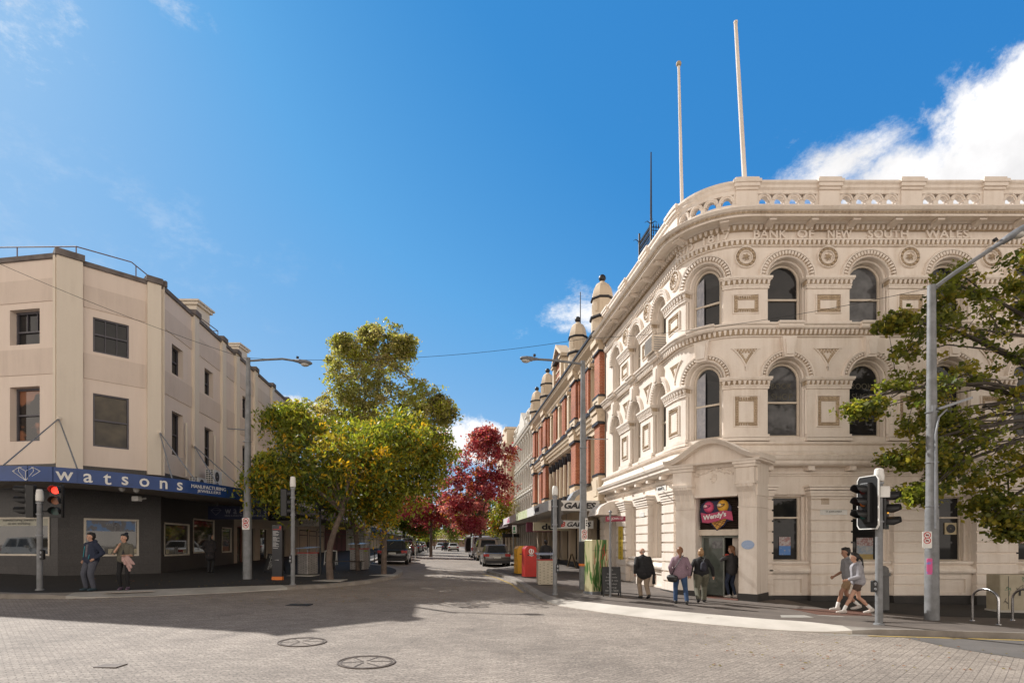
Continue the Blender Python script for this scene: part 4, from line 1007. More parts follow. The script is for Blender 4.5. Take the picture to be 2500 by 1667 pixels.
# posters behind the ground floor windows
def poster(px0, px1, py0, py1, bands, label, o=-.30):
    o = -.30
    def q_(px, py): return PR(0, o, 0), None
    s0 = (px0-1250)/1340*(18.6-o)-TX; s1 = (px1-1250)/1340*(18.6-o)-TX; k = (18.6-o)/1340
    t = thing('window_poster', label, 'poster', PR((s0+s1)/2, o, H+(HZ-py1)*k))
    n = len(bands)
    for i, m in enumerate(bands):
        b = MB(); za, zb = H+(HZ-(py0+(py1-py0)*i/n))*k, H+(HZ-(py0+(py1-py0)*(i+1)/n))*k; block(b, PR, s0, s1, o+.02, o+.03, zb, za); b.build('poster_band', m, t)
PWH = mat('poster_pale', (.45, .42, .42), (.3, .16, .16), 14, .4, lo=.45, hi=.55); PBL = mat('poster_blue', (.07, .2, .5), (.4, .4, .42), 9, .4, lo=.36, hi=.42); PYE = mat('poster_ochre', (.4, .3, .1), (.3, .22, .08), 6, .5)
poster(1901, 1929, 1310, 1354, [PWH, PBL], 'blue and white poster inside the bank window nearest the portico', -.38)
poster(2090, 2130, 1312, 1372, [PWH, mat('poster_greyblue', (.2, .28, .38), (.45, .43, .4), 9, .4), PYE], 'three banded poster inside the bank window behind the traffic signal', -.38)
q = MB(); s = (2316-1250)/1340*18.95-TX; z = H+(HZ-1290)/70.7; block(q, PR, s-.2, s+.2, -.298, -.26, z-.2, z+.2); t = thing('window_fan', 'square cream extractor fan set into a shaded bank window', 'fan', PR(s, -.36, z-.2)); q.build('housing', mat('cream_plastic', (.62, .52, .33)), t)
q = MB(); archband(q, PR, s, z, [(.02, -.26), (.02, -.245), (.15, -.245), (.15, -.26)], 0, 2*math.pi, 20); q.build('fan_opening', BLACK, t)
# BOOK SHOP lettering painted on first floor panes
GILT = mat('faded_gilt', (.13, .115, .07), (.04, .037, .03), 9, .5)
for kx in (4, 5):
    c = ctr[kx]; win = [o for o in KIDS(bank) if o.name.startswith('window') and 'sill' not in o.name and 'sur' not in o.name]
    m = MB(); write(m, 'BOOK', PR(c, -.355, Z(5.42)), (1, 0, 0), (0, 0, 1), width=.72, height=.2, ext=.002); write(m, 'SHOP', PR(c+.02, -.355, Z(5.06)), (1, 0, 0), (0, 0, 1), width=.74, height=.2, ext=.002); m.build('pane_lettering', GILT, bank)
c = ctr[3-0] if abs(ctr[3]+BAY/2) > .01 else ctr[3]
# ================================================================== right side of the street: brick hotel, grey terrace, cream block
RED = bricks('red_brick', (.43, .125, .055), (.33, .085, .038), (.42, .25, .16), .24, .085, bump=.5, msize=.012)
CR2 = plaster('warm_cream_trim', (.66, .54, .40), (.45, .33, .22), .35)
TRIM = mat('black_trim', (.018, .016, .02), None, 4, .45)
def T(t): return -BAY-t
def tb(mb, t0, t1, o0, o1, z0, z1, m=0): block(mb, PR, T(t1), T(t0), o0, o1, Z(z0), Z(z1), 9., m)
def tw(mb, prof, t0, t1, m=0): sweep(mb, PR, [(o, Z(z)) for o, z in prof], T(t1), T(t0), 9., m)
def twin(t, wd, z0, z1, root, o=-.18, arch=False, fm=None, rail=.5, glass=None):
    return sash(PR, T(t)-wd/2, T(t)+wd/2, Z(z0), Z(z1), o, root, fm or CR2, glass, .07, rail=rail, arch=Z(z1-wd/2) if arch else None)
bh = thing('brick_building', 'red brick hotel front with cream trim, black string lines and domed turrets', 'building', PR(T(20), 0, gz(3.5, 40)))
B0, B1 = 8.95, 31.7; PT = (9.55, 15.1, 25.6, 31.0)
mb = MB(); tb(mb, B0, B1, -9, -.5, -3.2, 11.3); mb.build('core', mat('dark_interior', (.03, .028, .026), None, 2, .9), bh)
# walls with openings
mb = MB()
up = []; lo = []
for a, b, kind in ((PT[0], PT[1], 's'), (PT[1], PT[2], 'c'), (PT[2], PT[3], 's')):
    L_ = b-a
    if kind == 's': up += [(a+L_*.32, .85), (a+L_*.70, .85)]; lo += [(a+L_*.32, .95), (a+L_*.70, .95)]
    else: up += [(a+L_*f, 1.05) for f in (.2, .5, .8)]
rect_wall(mb, PR, T(B1), T(B0), Z(6.9), Z(11.2), sorted([(T(t)-w_/2, T(t)+w_/2, Z(7.75), Z(10.1)) for t, w_ in up]), 0, .3)
ls = sorted([(T(t)-w_/2, T(t)+w_/2, Z(3.6), Z(6.2)) for t, w_ in lo]+[(T(PT[2]-.9), T(PT[1]+.9), Z(3.0), Z(6.4))])
rect_wall(mb, PR, T(B1), T(B0), Z(2.2), Z(6.9), ls, 0, .45)
mb.build('wall', CR2, bh)
for t, w_ in up: twin(t, w_-.04, 7.77, 10.08, bh, rail=.62)
for t, w_ in lo: twin(t, w_-.04, 3.62, 6.18, bh, arch=True)
# brick piers
for i, t in enumerate(PT):
    hw = .62 if 0 < i < 3 else .5
    for z0, z1 in ((3.72, 6.35), (7.92, 10.2)): mb = MB(); tb(mb, t-hw, t+hw, 0, .28, z0, z1); mb.build('brick_pier', RED, bh)
    for grp in (((2.3, 3.62, .36),), ((6.5, 6.95, .42), (6.95, 7.2, .50)), ((7.35, 7.82, .36),), ((10.3, 10.62, .36), (10.62, 10.9, .5))):
        mb = MB()
        for z0, z1, o in grp: tb(mb, t-hw-.06, t+hw+.06, 0, o, z0, z1)
        if grp[0][0] in (2.3, 7.35): tb(mb, t-.36, t+.36, .355, .40, grp[0][0]+.25, grp[0][1]-.22)
        mb.build('pier_trim', CR2, bh)
    for z0, z1, o in ((3.62, 3.74, .40), (6.35, 6.5, .40), (7.2, 7.35, .58), (7.82, 7.93, .38), (10.2, 10.3, .38)): mb = MB(); tb(mb, t-hw-.09, t+hw+.09, 0, o, z0, z1); mb.build('black_band', TRIM, bh)
# slender brick shafts between windows
def shaft(t, w_, z0, z1, m=RED):
    mb = MB()
    for e in (-1, 1): tb(mb, t+e*w_*.28-w_*.2, t+e*w_*.28+w_*.2, -.02, .14, z0, z1)
    mb.build('brick_shaft', m, bh)
    mb = MB(); tb(mb, t-w_*.6, t+w_*.6, -.02, .2, z1, z1+.14); mb.build('black_band', TRIM, bh)
    mb = MB(); tb(mb, t-w_*.6, t+w_*.6, -.02, .24, z0-.14, z0); mb.build('black_band', TRIM, bh)
for a, b, kind in ((PT[0], PT[1], 's'), (PT[1], PT[2], 'c'), (PT[2], PT[3], 's')):
    L_ = b-a
    for f in ((.51,) if kind == 's' else (.35, .65)): shaft(a+L_*f, 1.0, 7.6, 10.15)
    if kind == 's': shaft(a+L_*.51, 1.05, 3.5, 6.1)
    for f in ((.13, .88) if kind == 's' else (.08, .92)): shaft(a+L_*f, .5, 7.6, 10.15)
# recessed balcony columns
mb = MB(); tb(mb, PT[1]+.9, PT[2]-.9, -.44, -.42, 3, 6.4); mb.build('recess_wall', mat('maroon_wall', (.16, .06, .05)), bh)
for f in (.13, .24, .38, .50, .62, .76, .87):
    t = PT[1]+(PT[2]-PT[1])*f; mb = MB(); p = PR(T(t), -.06, 0)
    mb.lathe((p.x, p.y, Z(0)), [(.15, 3.35), (.14, 4.2), (.125, 5.6)], 12); mb.build('column', CR2, bh, angle=40)
    mb = MB(); mb.lathe((p.x, p.y, Z(0)), [(.2, 3.0), (.2, 3.15), (.16, 3.35)], 12); mb.lathe((p.x, p.y, Z(0)), [(.13, 5.6), (.18, 5.8), (.22, 6.1), (.24, 6.15)], 12); mb.build('column_capital', TRIM, bh)
# string cornices
mb = MB(); tw(mb, [(0, 6.45), (.1, 6.5), (.14, 6.75), (.34, 6.95), (.4, 7.15), (0, 7.2)], B0, B1)
for i in range(int((B1-B0)/.28)): tb(mb, B0+i*.28, B0+i*.28+.13, .1, .27, 6.72, 6.86)
for t, w_ in up: tb(mb, t-w_/2-.1, t+w_/2+.1, 0, .2, 7.55, 7.72); tb(mb, t-.15, t+.15, 0, .26, 10.1, 10.3)
mb.build('string_course', CR2, bh)
mb = MB(); tw(mb, [(0, 7.2), (.46, 7.15), (.48, 7.27), (0, 7.32)], B0, B1); mb.build('black_band', TRIM, bh)
mb = MB(); tw(mb, [(0, 10.3), (.06, 10.3), (.08, 10.42), (0, 10.42)], B0, B1); tw(mb, [(0, 11.12), (.66, 11.15), (.68, 11.26), (.2, 11.34), (0, 11.34)], B0, B1); tw(mb, [(-.3, 11.74), (.1, 11.74), (.12, 11.84), (-.3, 11.84)], B0, B1); mb.build('black_band', TRIM, bh)
mb = MB(); tw(mb, [(0, 10.42), (.1, 10.42), (.16, 10.7), (.5, 10.95), (.6, 11.12), (0, 11.12)], B0, B1); tw(mb, [(-.3, 11.3), (.08, 11.3), (.08, 11.75), (-.3, 11.75)], B0, B1)
eggs(mb, PR, T(B1), T(B0), .1, .24, Z(10.5), Z(10.72), .3, .7); mb.build('main_cornice', CR2, bh)
# turrets
for i, t in enumerate(PT):
    p = PR(T(t), -.02, Z(0)); a0 = math.pi/8
    tu = MB(); tu.lathe(p, [(.62, 11.0), (.62, 12.05)], 8, a0=a0); tu.lathe(p, [(.60, 12.22), (.57, 13.1)], 8, a0=a0)
    tu.lathe(p, [(.58, 13.22), (.57, 13.4), (.5, 13.72), (.36, 13.98), (.16, 14.12), (.1, 14.2)], 8, a0=a0)
    for k in range(8):
        c = a0+math.pi/8+k*math.pi/4; d = Vector((math.cos(c), math.sin(c), 0)); x = Vector((-d.y, d.x, 0)); q = p+d*.545
        tu.prism([q+x*-.08+Vector((0, 0, 12.45)), q+x*.08+Vector((0, 0, 12.45)), q+x*.08+Vector((0, 0, 12.9)), q+x*-.08+Vector((0, 0, 12.9))], d*.02)
    r = tu.build('turret', CR2, bh, angle=30)
    m2 = MB(); m2.lathe(p, [(.64, 12.04), (.72, 12.1), (.72, 12.18), (.62, 12.23)], 8, a0=a0); m2.lathe(p, [(.6, 13.1), (.66, 13.14), (.66, 13.2), (.6, 13.23)], 8, a0=a0); m2.build('turret_band', TRIM, r)
    m2 = MB(); m2.sphere(p+Vector((0, 0, 14.36)), .2, 12); m2.build('ball_finial', TRIM, r, smooth=True)
# gable with niche and side volutes
def gab(t0, t1, z0, z1, o0, o1, mt, nm, m_=None):
    tc_ = (t0+t1)/2; pts = [(t0, z0), (t0, z1-.9), (tc_, z1), (t1, z1-.9), (t1, z0)]
    mb = MB(); f = [PR(T(t), o1, Z(z)) for t, z in pts]; b_ = [PR(T(t), o0, Z(z)) for t, z in pts]; n = 5
    mb.add(f+b_, [tuple(range(n)), tuple(range(2*n-1, n-1, -1))]+[(i, n+i, n+(i+1) % n, (i+1) % n) for i in range(n)]); return mb.build(nm, mt, bh)
tc0 = (PT[1]+PT[2])/2
gab(tc0-1.3, tc0+1.3, 11.3, 14.2, -.4, .1, RED, 'gable')
mb = MB()
for e in (-1, 1):
    tb(mb, tc0+e*1.3-.22, tc0+e*1.3+.22, -.45, .3, 11.3, 13.2); tb(mb, tc0+e*1.3-.3, tc0+e*1.3+.3, -.45, .4, 13.2, 13.35)
    for k in range(6):
        u0, u1 = tc0+e*(1.5+.22*k), tc0+e*(1.5+.22*(k+1)); tb(mb, min(u0, u1), max(u0, u1), -.3, .12, 11.3, 13.0-.33*k-.02*k*k)
a, b = tc0-1.7, tc0+1.7
for e in (-1, 1):
    pts = [(tc0+e*1.75, 13.25), (tc0, 14.35), (tc0, 14.62), (tc0+e*1.85, 13.45)]
    f = [PR(T(t), .38, Z(z)) for t, z in pts]; k_ = [PR(T(t), -.45, Z(z)) for t, z in pts]
    mb.add(f+k_, [(0, 1, 2, 3), (7, 6, 5, 4), (0, 4, 5, 1), (1, 5, 6, 2), (2, 6, 7, 3), (3, 7, 4, 0)])
for z in (12.2, 12.7): tb(mb, tc0-1.1, tc0+1.1, .1, .16, z, z+.1)
mb.build('gable_trim', CR2, bh)
mb = MB(); tb(mb, tc0-1.7, tc0+1.7, -.45, .42, 13.36, 13.44); tb(mb, tc0-1.3, tc0+1.3, .1, .3, 11.6, 11.72); mb.build('black_band', TRIM, bh)
mb = MB(); p = PR(T(tc0), -1.5, Z(11)); mb.cyl(p, p+Vector((0, 0, 7.6)), .05, .03, 6); mb.build('roof_pole', TRIM, bh)
# shop storey under the canopy
mb = MB()
for t in (9.4, 12.0, 14.6, 17.2, 19.8, 22.4, 25.0, 27.6, 30.2): tb(mb, t-.35, t+.35, -.5, .05, -1.2, 2.0); tb(mb, t-.42, t+.42, -.5, .1, 1.3, 1.45)
tb(mb, B0, B1, -.5, .02, 1.5, 2.3); mb.build('shop_pilasters', CR2, bh)
mb = MB(); tb(mb, B0, B1, -.5, .06, -3, -1.2); mb.build('shop_plinth', PLIN, bh)
for t in (10.7, 13.3, 15.9, 18.5, 21.1, 23.7, 26.3, 28.9): twin(t, 1.85, -1.1, 1.45, bh, -.3, rail=.75, fm=mat('dark_joinery', (.09, .07, .06)), glass=GLASS2)
# canopy with its fascia panels
cw = 3.0
mb = MB(); tw(mb, [(0, 2.05), (cw, 1.80), (cw, 1.88), (0, 2.15)], 9.05, B1); mb.build('canopy_roof', mat('canopy_soffit', (.55, .52, .46)), bh)
mb = MB(); tb(mb, 9.05, 16.6, cw, cw+.05, 1.72, 2.27); tb(mb, 8.98, 9.05, .3, cw+.05, 1.72, 2.27); cf = mb.build('fascia', WHITE, bh)
mb = MB(); tb(mb, 16.6, 22.5, cw, cw+.05, 1.72, 2.27); mb.build('fascia', mat('grass_print', (.66, .66, .50), (.42, .5, .22), 3, .6), bh)
mb = MB(); tb(mb, 22.5, B1, cw, cw+.05, 1.72, 2.27); mb.build('fascia', mat('pale_fascia', (.72, .66, .66)), bh)
mb = MB(); p = PR(T(27.5), cw+.06, Z(2.0)); d_ = PR(T(27), cw+.06, 0)-PR(T(28), cw+.06, 0); d_.normalize(); mb.poly([p-d_*1.2+Vector((0, 0, -.2)), p+d_*1.2+Vector((0, 0, -.2)), p+Vector((0, 0, .22))]); mb.build('fascia_motif', mat('pink_motif', (.6, .15, .25)), bh)
REDP = mat('sign_red', (.62, .04, .03))
nrm = Vector((PR(0, 1, 0)-PR(0, 0, 0))) if False else None
def facing(t, o, z): return PR(T(t), o, Z(z))
across = (PR(T(9), 0, 0)-PR(T(9), 3, 0)).normalized()      # from kerb towards wall
def cross_sign(t, o0, o1, z0, z1, back, name, label, cat='hanging sign', texts=(), rods=True):
    """board hung square across the footpath, facing up the street"""
    th_ = thing(name, label, cat, facing(t, (o0+o1)/2, z0)); mb = MB(); tb(mb, t, t+.09, o0, o1, z0, z1); mb.build('board', back, th_)
    for body, o, wd, hh, m, sh in texts:
        q = MB(); write(q, body, facing(t, o, (z0+z1)/2), across, (0, 0, 1), width=wd, height=hh, ext=.01, shear=sh, bold=.035, lift=.003); q.build('lettering', m, th_)
    if rods:
        mb = MB()
        for o in (o0+.2, o1-.2): mb.cyl(facing(t+.04, o, z1-.01), facing(t+.04, o, 1.86), .012, n=5)
        mb.build('hanger', METAL, th_)
    return th_
q = MB(); write(q, 'GAMES', facing(8.98, 1.35, 2.0), across, (0, 0, 1), width=1.72, height=.33, ext=.012, shear=.25, bold=.045); q.build('fascia_lettering', TRIM, bh)
q = MB(); write(q, 'EB', facing(8.98, 2.62, 2.02), across, (0, 0, 1), width=.62, height=.34, ext=.012, shear=.35, bold=.03); q.build('fascia_lettering', REDP, bh)
q = MB(); write(q, 'GAMES', PR(T(12.6), cw+.05, Z(1.99)), PR(T(12), 0, 0)-PR(T(13), 0, 0), (0, 0, 1), width=1.5, height=.26, ext=.012, shear=.25, bold=.04); q.build('fascia_lettering', TRIM, bh)
cross_sign(10.0, .35, 2.7, .82, 1.26, WHITE, 'shop_sign', 'white hanging sign reading EB Games under the white canopy', texts=[('GAMES', 1.15, 1.35, .26, TRIM, .25), ('EB', 2.15, .46, .28, REDP, .35)])
cross_sign(14.3, .7, 3.0, .78, 1.32, mat('dusty_sign', (.62, .56, .40)), 'shop_sign', 'cream hanging sign with large dark letters du, farther under the canopy', texts=[('du', 2.1, .75, .4, TRIM, 0)])
cross_sign(18.6, .4, 2.8, .8, 1.5, mat('maroon_sign', (.22, .05, .09)), 'shop_sign', 'plain maroon hanging sign deep under the canopy')
# curved duct cowl on the canopy
mb = MB(); tb(mb, 10.6, 11.6, 1.0, 1.9, 2.0, 2.1)
pr = [(1.9, 2.1), (1.6, 2.35), (1.3, 2.85), (.95, 3.05), (.9, 2.8), (1.15, 2.6), (1.35, 2.2), (1.5, 2.05)]
tw(mb, pr, 10.7, 11.5); settle(mb, 'duct_cowl', METAL, 'curved grey metal duct cowl on top of the white canopy', 'duct')
# ---------------------------------------------------------------- grey terrace
GREY = plaster('grey_render', (.64, .60, .53), (.38, .34, .29), .4)
gb = thing('terrace_building', 'grey rendered three storey terrace with rows of slim columns and a pediment', 'building', PR(T(38), 0, gz(1, 58)))
G0, G1 = 31.75, 45.2
mb = MB(); tb(mb, G0, G1, -9, -.35, -3, 11.5); mb.build('core', mat('dark_interior', (.03, .028, .026)), gb)
nb = 9; bw_ = (G1-G0)/nb
for k, (z0, z1, zb, zt) in enumerate(((2.0, 5.2, 2.6, 4.7), (5.2, 8.2, 5.7, 7.7), (8.2, 11.3, 8.6, 10.6))):
    mb = MB(); rect_wall(mb, PR, T(G1), T(G0), Z(z0), Z(z1), sorted([(T(G0+bw_*(i+.5))-.42, T(G0+bw_*(i+.5))+.42, Z(zb), Z(zt)) for i in range(nb)]), 0, .3); mb.build('wall', GREY, gb)
    for i in range(nb): twin(G0+bw_*(i+.5), .82, zb+.02, zt-.02, gb, -.2, arch=(k < 2), fm=GREY)
    mb = MB(); tw(mb, [(0, z1-.3), (.1, z1-.3), (.22, z1-.12), (.34, z1-.06), (.34, z1+.02), (0, z1+.05)], G0, G1); mb.build('string_course', GREY, gb)
    for i in range(nb+1):
        t = G0+bw_*i; t = min(max(t, G0+.2), G1-.2); p = PR(T(t), .16, Z(0)); mb = MB(); mb.lathe(p, [(.2, z0+.25), (.2, z0+.4), (.13, z0+.45), (.11, z1-.75), (.2, z1-.55), (.2, z1-.3)], 10); mb.build('column', GREY, gb, angle=40)
mb = MB(); tw(mb, [(0, 11.0), (.2, 11.0), (.3, 11.2), (.6, 11.35), (.7, 11.6), (0, 11.7)], G0, G1)
for i in range(26): tb(mb, G0+.25+i*.5, G0+.45+i*.5, .2, .5, 11.05, 11.3)
mb.build('main_cornice', GREY, gb)
mb = MB()
pts = [(36.0, 11.6), (36.0, 12.3), (38.5, 13.9), (41.0, 12.3), (41.0, 11.6)]
f = [PR(T(t), .45, Z(z)) for t, z in pts]; b_ = [PR(T(t), -.4, Z(z)) for t, z in pts]
mb.add(f+b_, [tuple(range(5)), (9, 8, 7, 6, 5)]+[(i, 5+i, 5+(i+1) % 5, (i+1) % 5) for i in range(5)]); mb.build('pediment', GREY, gb)
for t in (G0+.5, 35.0, 42.0, G1-.5):
    mb = MB(); tb(mb, t-.4, t+.4, -.4, .4, 11.6, 12.5); tb(mb, t-.5, t+.5, -.4, .5, 12.5, 12.65); p = PR(T(t), 0, Z(12.65)); mb.lathe(p, [(.25, 0), (.38, .25), (.4, .5), (.2, .8), (.05, .95)], 10); mb.build('urn_pedestal', GREY, gb)
mb = MB()
for i in range(nb+1):
    t = min(max(G0+bw_*i, G0+.25), G1-.25); tb(mb, t-.22, t+.22, -.4, .1, -3, 2.0)
mb.build('shop_pilasters', GREY, gb)
for i in range(nb): twin(G0+bw_*(i+.5), 1.05, -1.4, 1.3, gb, -.25, rail=.7, fm=mat('dark_joinery', (.09, .07, .06)), glass=GLASS2)
mb = MB(); tw(mb, [(0, 2.0), (2.6, 1.6), (2.6, 1.72), (0, 2.2)], G0+.1, G1); mb.build('canopy_roof', mat('dark_canopy', (.14, .10, .09)), gb)
mb = MB(); n = 14
pr = [(2.6, 1.6)]+[(1.2+1.4*math.cos(math.pi/2*i/n), 1.6+.9*math.sin(math.pi/2*i/n)) for i in range(n+1)]+[(1.2, 1.6)]
tw(mb, pr, G0+4, G0+6); tw(mb, pr, G0+8, G0+8.3); mb.build('canopy_hoop', mat('dark_red_canopy', (.10, .05, .045)), gb)
cross_sign(34., 1.2, 2.9, .6, .95, BLACK, 'shop_sign', 'long black hanging sign with a yellow badge, farthest along the right footpath', rods=False)
# ---------------------------------------------------------------- cream block with giant order
cb = thing('cream_block', 'tall cream Victorian block with giant columns and a deep cornice beyond the grey terrace', 'building', PR(T(51), 0, gz(0, 70)))
C0, C1 = 45.3, 58.; OO = .7
mb = MB(); tb(mb, C0, C1, -9, OO-.3, -3, 13.0); mb.build('wall', CR2, cb)
for t in (C0+.8, C0+4.5, C0+8.2, C1-.8):
    mb = MB(); tb(mb, t-.6, t+.6, OO-.3, OO+.35, 2.0, 4.6); tb(mb, t-.75, t+.75, OO-.3, OO+.5, 4.6, 5.1)
    p = PR(T(t), OO+.0, Z(0)); mb.lathe(p, [(.6, 5.1), (.5, 5.4), (.46, 9.5), (.6, 10.1), (.7, 10.3)], 14); mb.build('giant_column', CR2, cb, angle=40)
mb = MB(); tw(mb, [(0, 10.3), (OO+.5, 10.3), (OO+.5, 11.2), (OO+.9, 11.6), (OO+1.0, 11.9), (0, 12.0)], C0, C1); tb(mb, C0+.3, C1-.3, 0, OO+.3, 11.9, 12.8)
for t in (C0+.9, C1-.9): tb(mb, t-.7, t+.7, 0, OO+.5, 11.9, 13.6); tb(mb, t-.85, t+.85, 0, OO+.7, 13.6, 13.85)
pts = [(C0+1.5, 12.8), (C0+5, 14.6), (C0+8.5, 12.8)]
f = [PR(T(t), OO+.4, Z(z)) for t, z in pts]; b_ = [PR(T(t), 0, Z(z)) for t, z in pts]
mb.add(f+b_, [(0, 1, 2), (5, 4, 3), (0, 3, 4, 1), (1, 4, 5, 2), (2, 5, 3, 0)]); mb.build('entablature', CR2, cb)
for t in (C0+2.65, C0+6.35, C0+10):
    for z0, z1 in ((2.6, 4.3), (5.6, 7.4), (8.0, 9.8), (-1.5, 1.3)): twin(t, 1.3, z0, z1, cb, OO-.22, fm=CR2)
mb = MB(); tw(mb, [(OO-.3, 1.9), (3.2, 1.6), (3.2, 2.0), (OO-.3, 2.2)], C0+.2, C1); mb.build('canopy_roof', mat('dark_canopy', (.14, .10, .09)), cb)
# ---------------------------------------------------------------- plain blocks farther on, both sides and the street's end
def plain_block(P, a, b, top, mt, label, nwin, can=True, floors=1, base=0., cc=None):
    x = P((a+b)/2, 0, 0); t_ = thing('shop_building', label, 'building', Vector((x.x, x.y, gz(x.x, x.y))), group=None)
    mb = MB(); block(mb, P, a, b, -8, 0, -1.5, top); block(mb, P, a-.1, b+.1, -.4, .25, top-.45, top-.2); block(mb, P, a, b, -.3, .08, top, top+.25); mb.build('wall', mt, t_)
    wd = (b-a)/nwin
    for i in range(nwin):
        c = a+wd*(i+.5)
        for f in range(floors):
            z0 = 4.6+f*3.0; sash(P, c-.55, c+.55, z0, z0+1.7, .03, t_, WHITE, None, .08)
        sash(P, c-wd*.42, c+wd*.42, .7, 2.9, .03, t_, mat('dark_joinery', (.09, .07, .06)), GLASS2, .08, rail=.8)
    if can:
        mb = MB(); sweep(mb, P, [(0, 3.55), (2.9, 3.35), (2.9, 3.8), (0, 3.85)], a+.05, b-.05); mb.build('awning', cc or mat('grey_awning', (.3, .29, .28)), t_)
    return t_
RP = PR
plain_block(RP, T(76), T(58.3), 8.3, GREY, 'low grey shop building with an awning half hidden behind the red maple', 6)
plain_block(RP, T(104), T(76.2), 7.6, CR2, 'long cream shop building far along the right side of the street', 9)
plain_block(RP, T(150), T(104.2), 9.0, RED, 'distant brick shop building near the far end on the right', 12)
e0 = Vector((-.1205, .9927)); ex = Vector((.9927, .1205))
c_ = Vector((6.0, 20.0))+e0*225; LE = Line(c_-ex*34, ex)
plain_block(LE, 0, 17.9, 9.5, CR2, 'distant cream shop closing the view at the left of the street end', 7, cc=WHITE)
plain_block(LE, 18, 46, 7.8, mat('brown_brick_far', (.30, .2, .15)), 'distant brown shops closing the view at the end of the street', 9, cc=WHITE)
# ================================================================== left corner shop building
FAWN = plaster('fawn_render', (.73, .62, .535), (.5, .40, .33), .25)
FAWN2 = plaster('taupe_band_render', (.655, .55, .47), (.42, .335, .28), .38)
PALE = plaster('pale_pilaster_render', (.72, .64, .535), (.52, .44, .36), .3)
COPE = mat('weathered_coping', (.19, .165, .155), (.11, .095, .09), 3, .9, bump=.2)
TILE = bricks('charcoal_tile', (.052, .047, .045), (.043, .039, .038), (.03, .026, .026), .95, .48, bump=.1, rough=.5, msize=.006)
GFR = mat('dark_window_frame', (.085, .08, .095), None, 4, .5)
A_ = at(141, HZ, 20.2); B_ = at(393, HZ, 22.6); A0 = at(0, HZ, 20.6)
dF = Vector((A_.x-A0.x, A_.y-A0.y)).normalized(); Fs = Vector((A_.x, A_.y))-dF*10.5
LF = Line(Fs, dF); LC = Line((A_.x, A_.y), (B_.x-A_.x, B_.y-A_.y)); LB = Line((B_.x, B_.y), (-.1245, .9922))
lenC = (Vector((B_.x, B_.y))-Vector((A_.x, A_.y))).length
wb = thing('corner_shop_building', 'fawn rendered three storey corner building with pale pilasters above a blue jewellers awning', 'building', (A_.x, A_.y, gz(A_.x, A_.y)))
TOP = LC.z(190, 645); ROOF = H+10.45
def zz(P, px, py): return P.z(px, py)
ZF = 4.72                                            # top of the shop storey
def hole(P, x0, x1, y0, y1): a, b = P.hit(x0)[0], P.hit(x1)[0]; xm = (x0+x1)/2; return (a, b, P.z(xm, y1), P.z(xm, y0))
hF = [hole(LF, 24, 97, 755, 841), hole(LF, 19, 94, 944, 1077)]
hF = [(hF[0][0], hF[0][1], hF[0][2], hF[0][3]), (hF[0][0], hF[0][1], hF[1][2], hF[1][3])]
hC = [hole(LC, 227, 315, 784, 867), hole(LC, 227, 315, 966, 1093)]
sA = LF.hit(141)[0]; END = LB.hit(727)[0]
pil = [LB.hit(x)[0] for x in (387, 474, 542, 576, 621, 663, 700, 724)]
zu = (LC.z(250, 867), LC.z(250, 784)); zl = (LC.z(250, 1091), LC.z(250, 966))
mid = lambda i: (pil[i]+pil[i+1])/2
wB = [mid(0), mid(1), mid(3), mid(4), mid(5), mid(6)]
hB = []
for c in wB: hB += [(c-.5, c+.5, zu[0]+.05, zu[1]), (c-.5, c+.5, zl[0]+.1, zl[1])]
mb = MB()
rect_wall(mb, LF, 0, sA, ZF, TOP, hF, 0, .3); rect_wall(mb, LC, 0, lenC, ZF, TOP, hC, 0, .1); rect_wall(mb, LB, 0, END, ZF, TOP, sorted(hB), 0, .3)
mb.build('wall', FAWN, wb)
# taupe spandrel bands
def band(P, a, b, z0, z1, o=.03):
    mb = MB(); block(mb, P, a, b, -.01, o, z0, z1); mb.build('band_panel', FAWN2, wb)
b1 = (LC.z(185, 744), LC.z(185, 690)); b2 = (LC.z(185, 919), LC.z(185, 857))
for z0, z1 in (b1, b2):
    band(LF, 0, sA-.02, z0, z1); band(LC, .75, lenC-.55, z0, z1)
    for a, b in zip(pil, pil[1:]): band(LB, a+.28, b-.28, z0, z1)
# pilasters
def pila(P, a, b, o=.14, top=None):
    mb = MB(); block(mb, P, a, b, -.05, o, ZF-.15, (top or TOP)+.08); mb.build('pilaster', PALE, wb)
    mb = MB(); block(mb, P, a-.05, b+.05, -.35, o+.08, (top or TOP)+.08, (top or TOP)+.32); mb.build('pilaster_cap', COPE, wb)
pila(LC, -.05, .72); pila(LC, lenC-.50, lenC-.02)
mb = MB(); block(mb, LF, sA-.1, sA+.0, -.05, .10, ZF, TOP+.08); mb.build('pilaster_return', PALE, wb)
for s in pil: pila(LB, s-.24 if s > pil[0] else .02, s+.24, .13)
# coping
mb = MB()
block(mb, LF, 0, sA+.05, -.4, .08, TOP, TOP+.17); block(mb, LC, -.05, lenC+.05, -.4, .08, TOP, TOP+.17); block(mb, LB, 0, END, -.4, .08, TOP, TOP+.17)
mb.build('coping', COPE, wb)
# windows
for i, (a, b, z0, z1) in enumerate(hF): sash(LF, a, b, z0, z1, -.24, wb, GFR, mat('brick_reflection_glass', (.02, .017, .016), (.23, .10, .055), 1.1, .05, detail=2, lo=.44, hi=.5) if i else None, .08, rail=.42 if i == 0 else .5, bars=[(.36, .42, 1), (.7, .42, 1)] if i == 0 else ())  # lower pane: reddish reflection painted into the glass colour by noise
for i, (a, b, z0, z1) in enumerate(hC): sash(LC, a, b, z0, z1, -.04, wb, GFR, GLASSR if i else None, .06, rail=.52 if i == 0 else .5, bars=[(.34, 0, 1), (.66, 0, 1)] if i == 0 else ())
for a, b, z0, z1 in hB: sash(LB, a, b, z0, z1, -.2, wb, GFR, None, .06, bars=[(.5, .5, 1)])
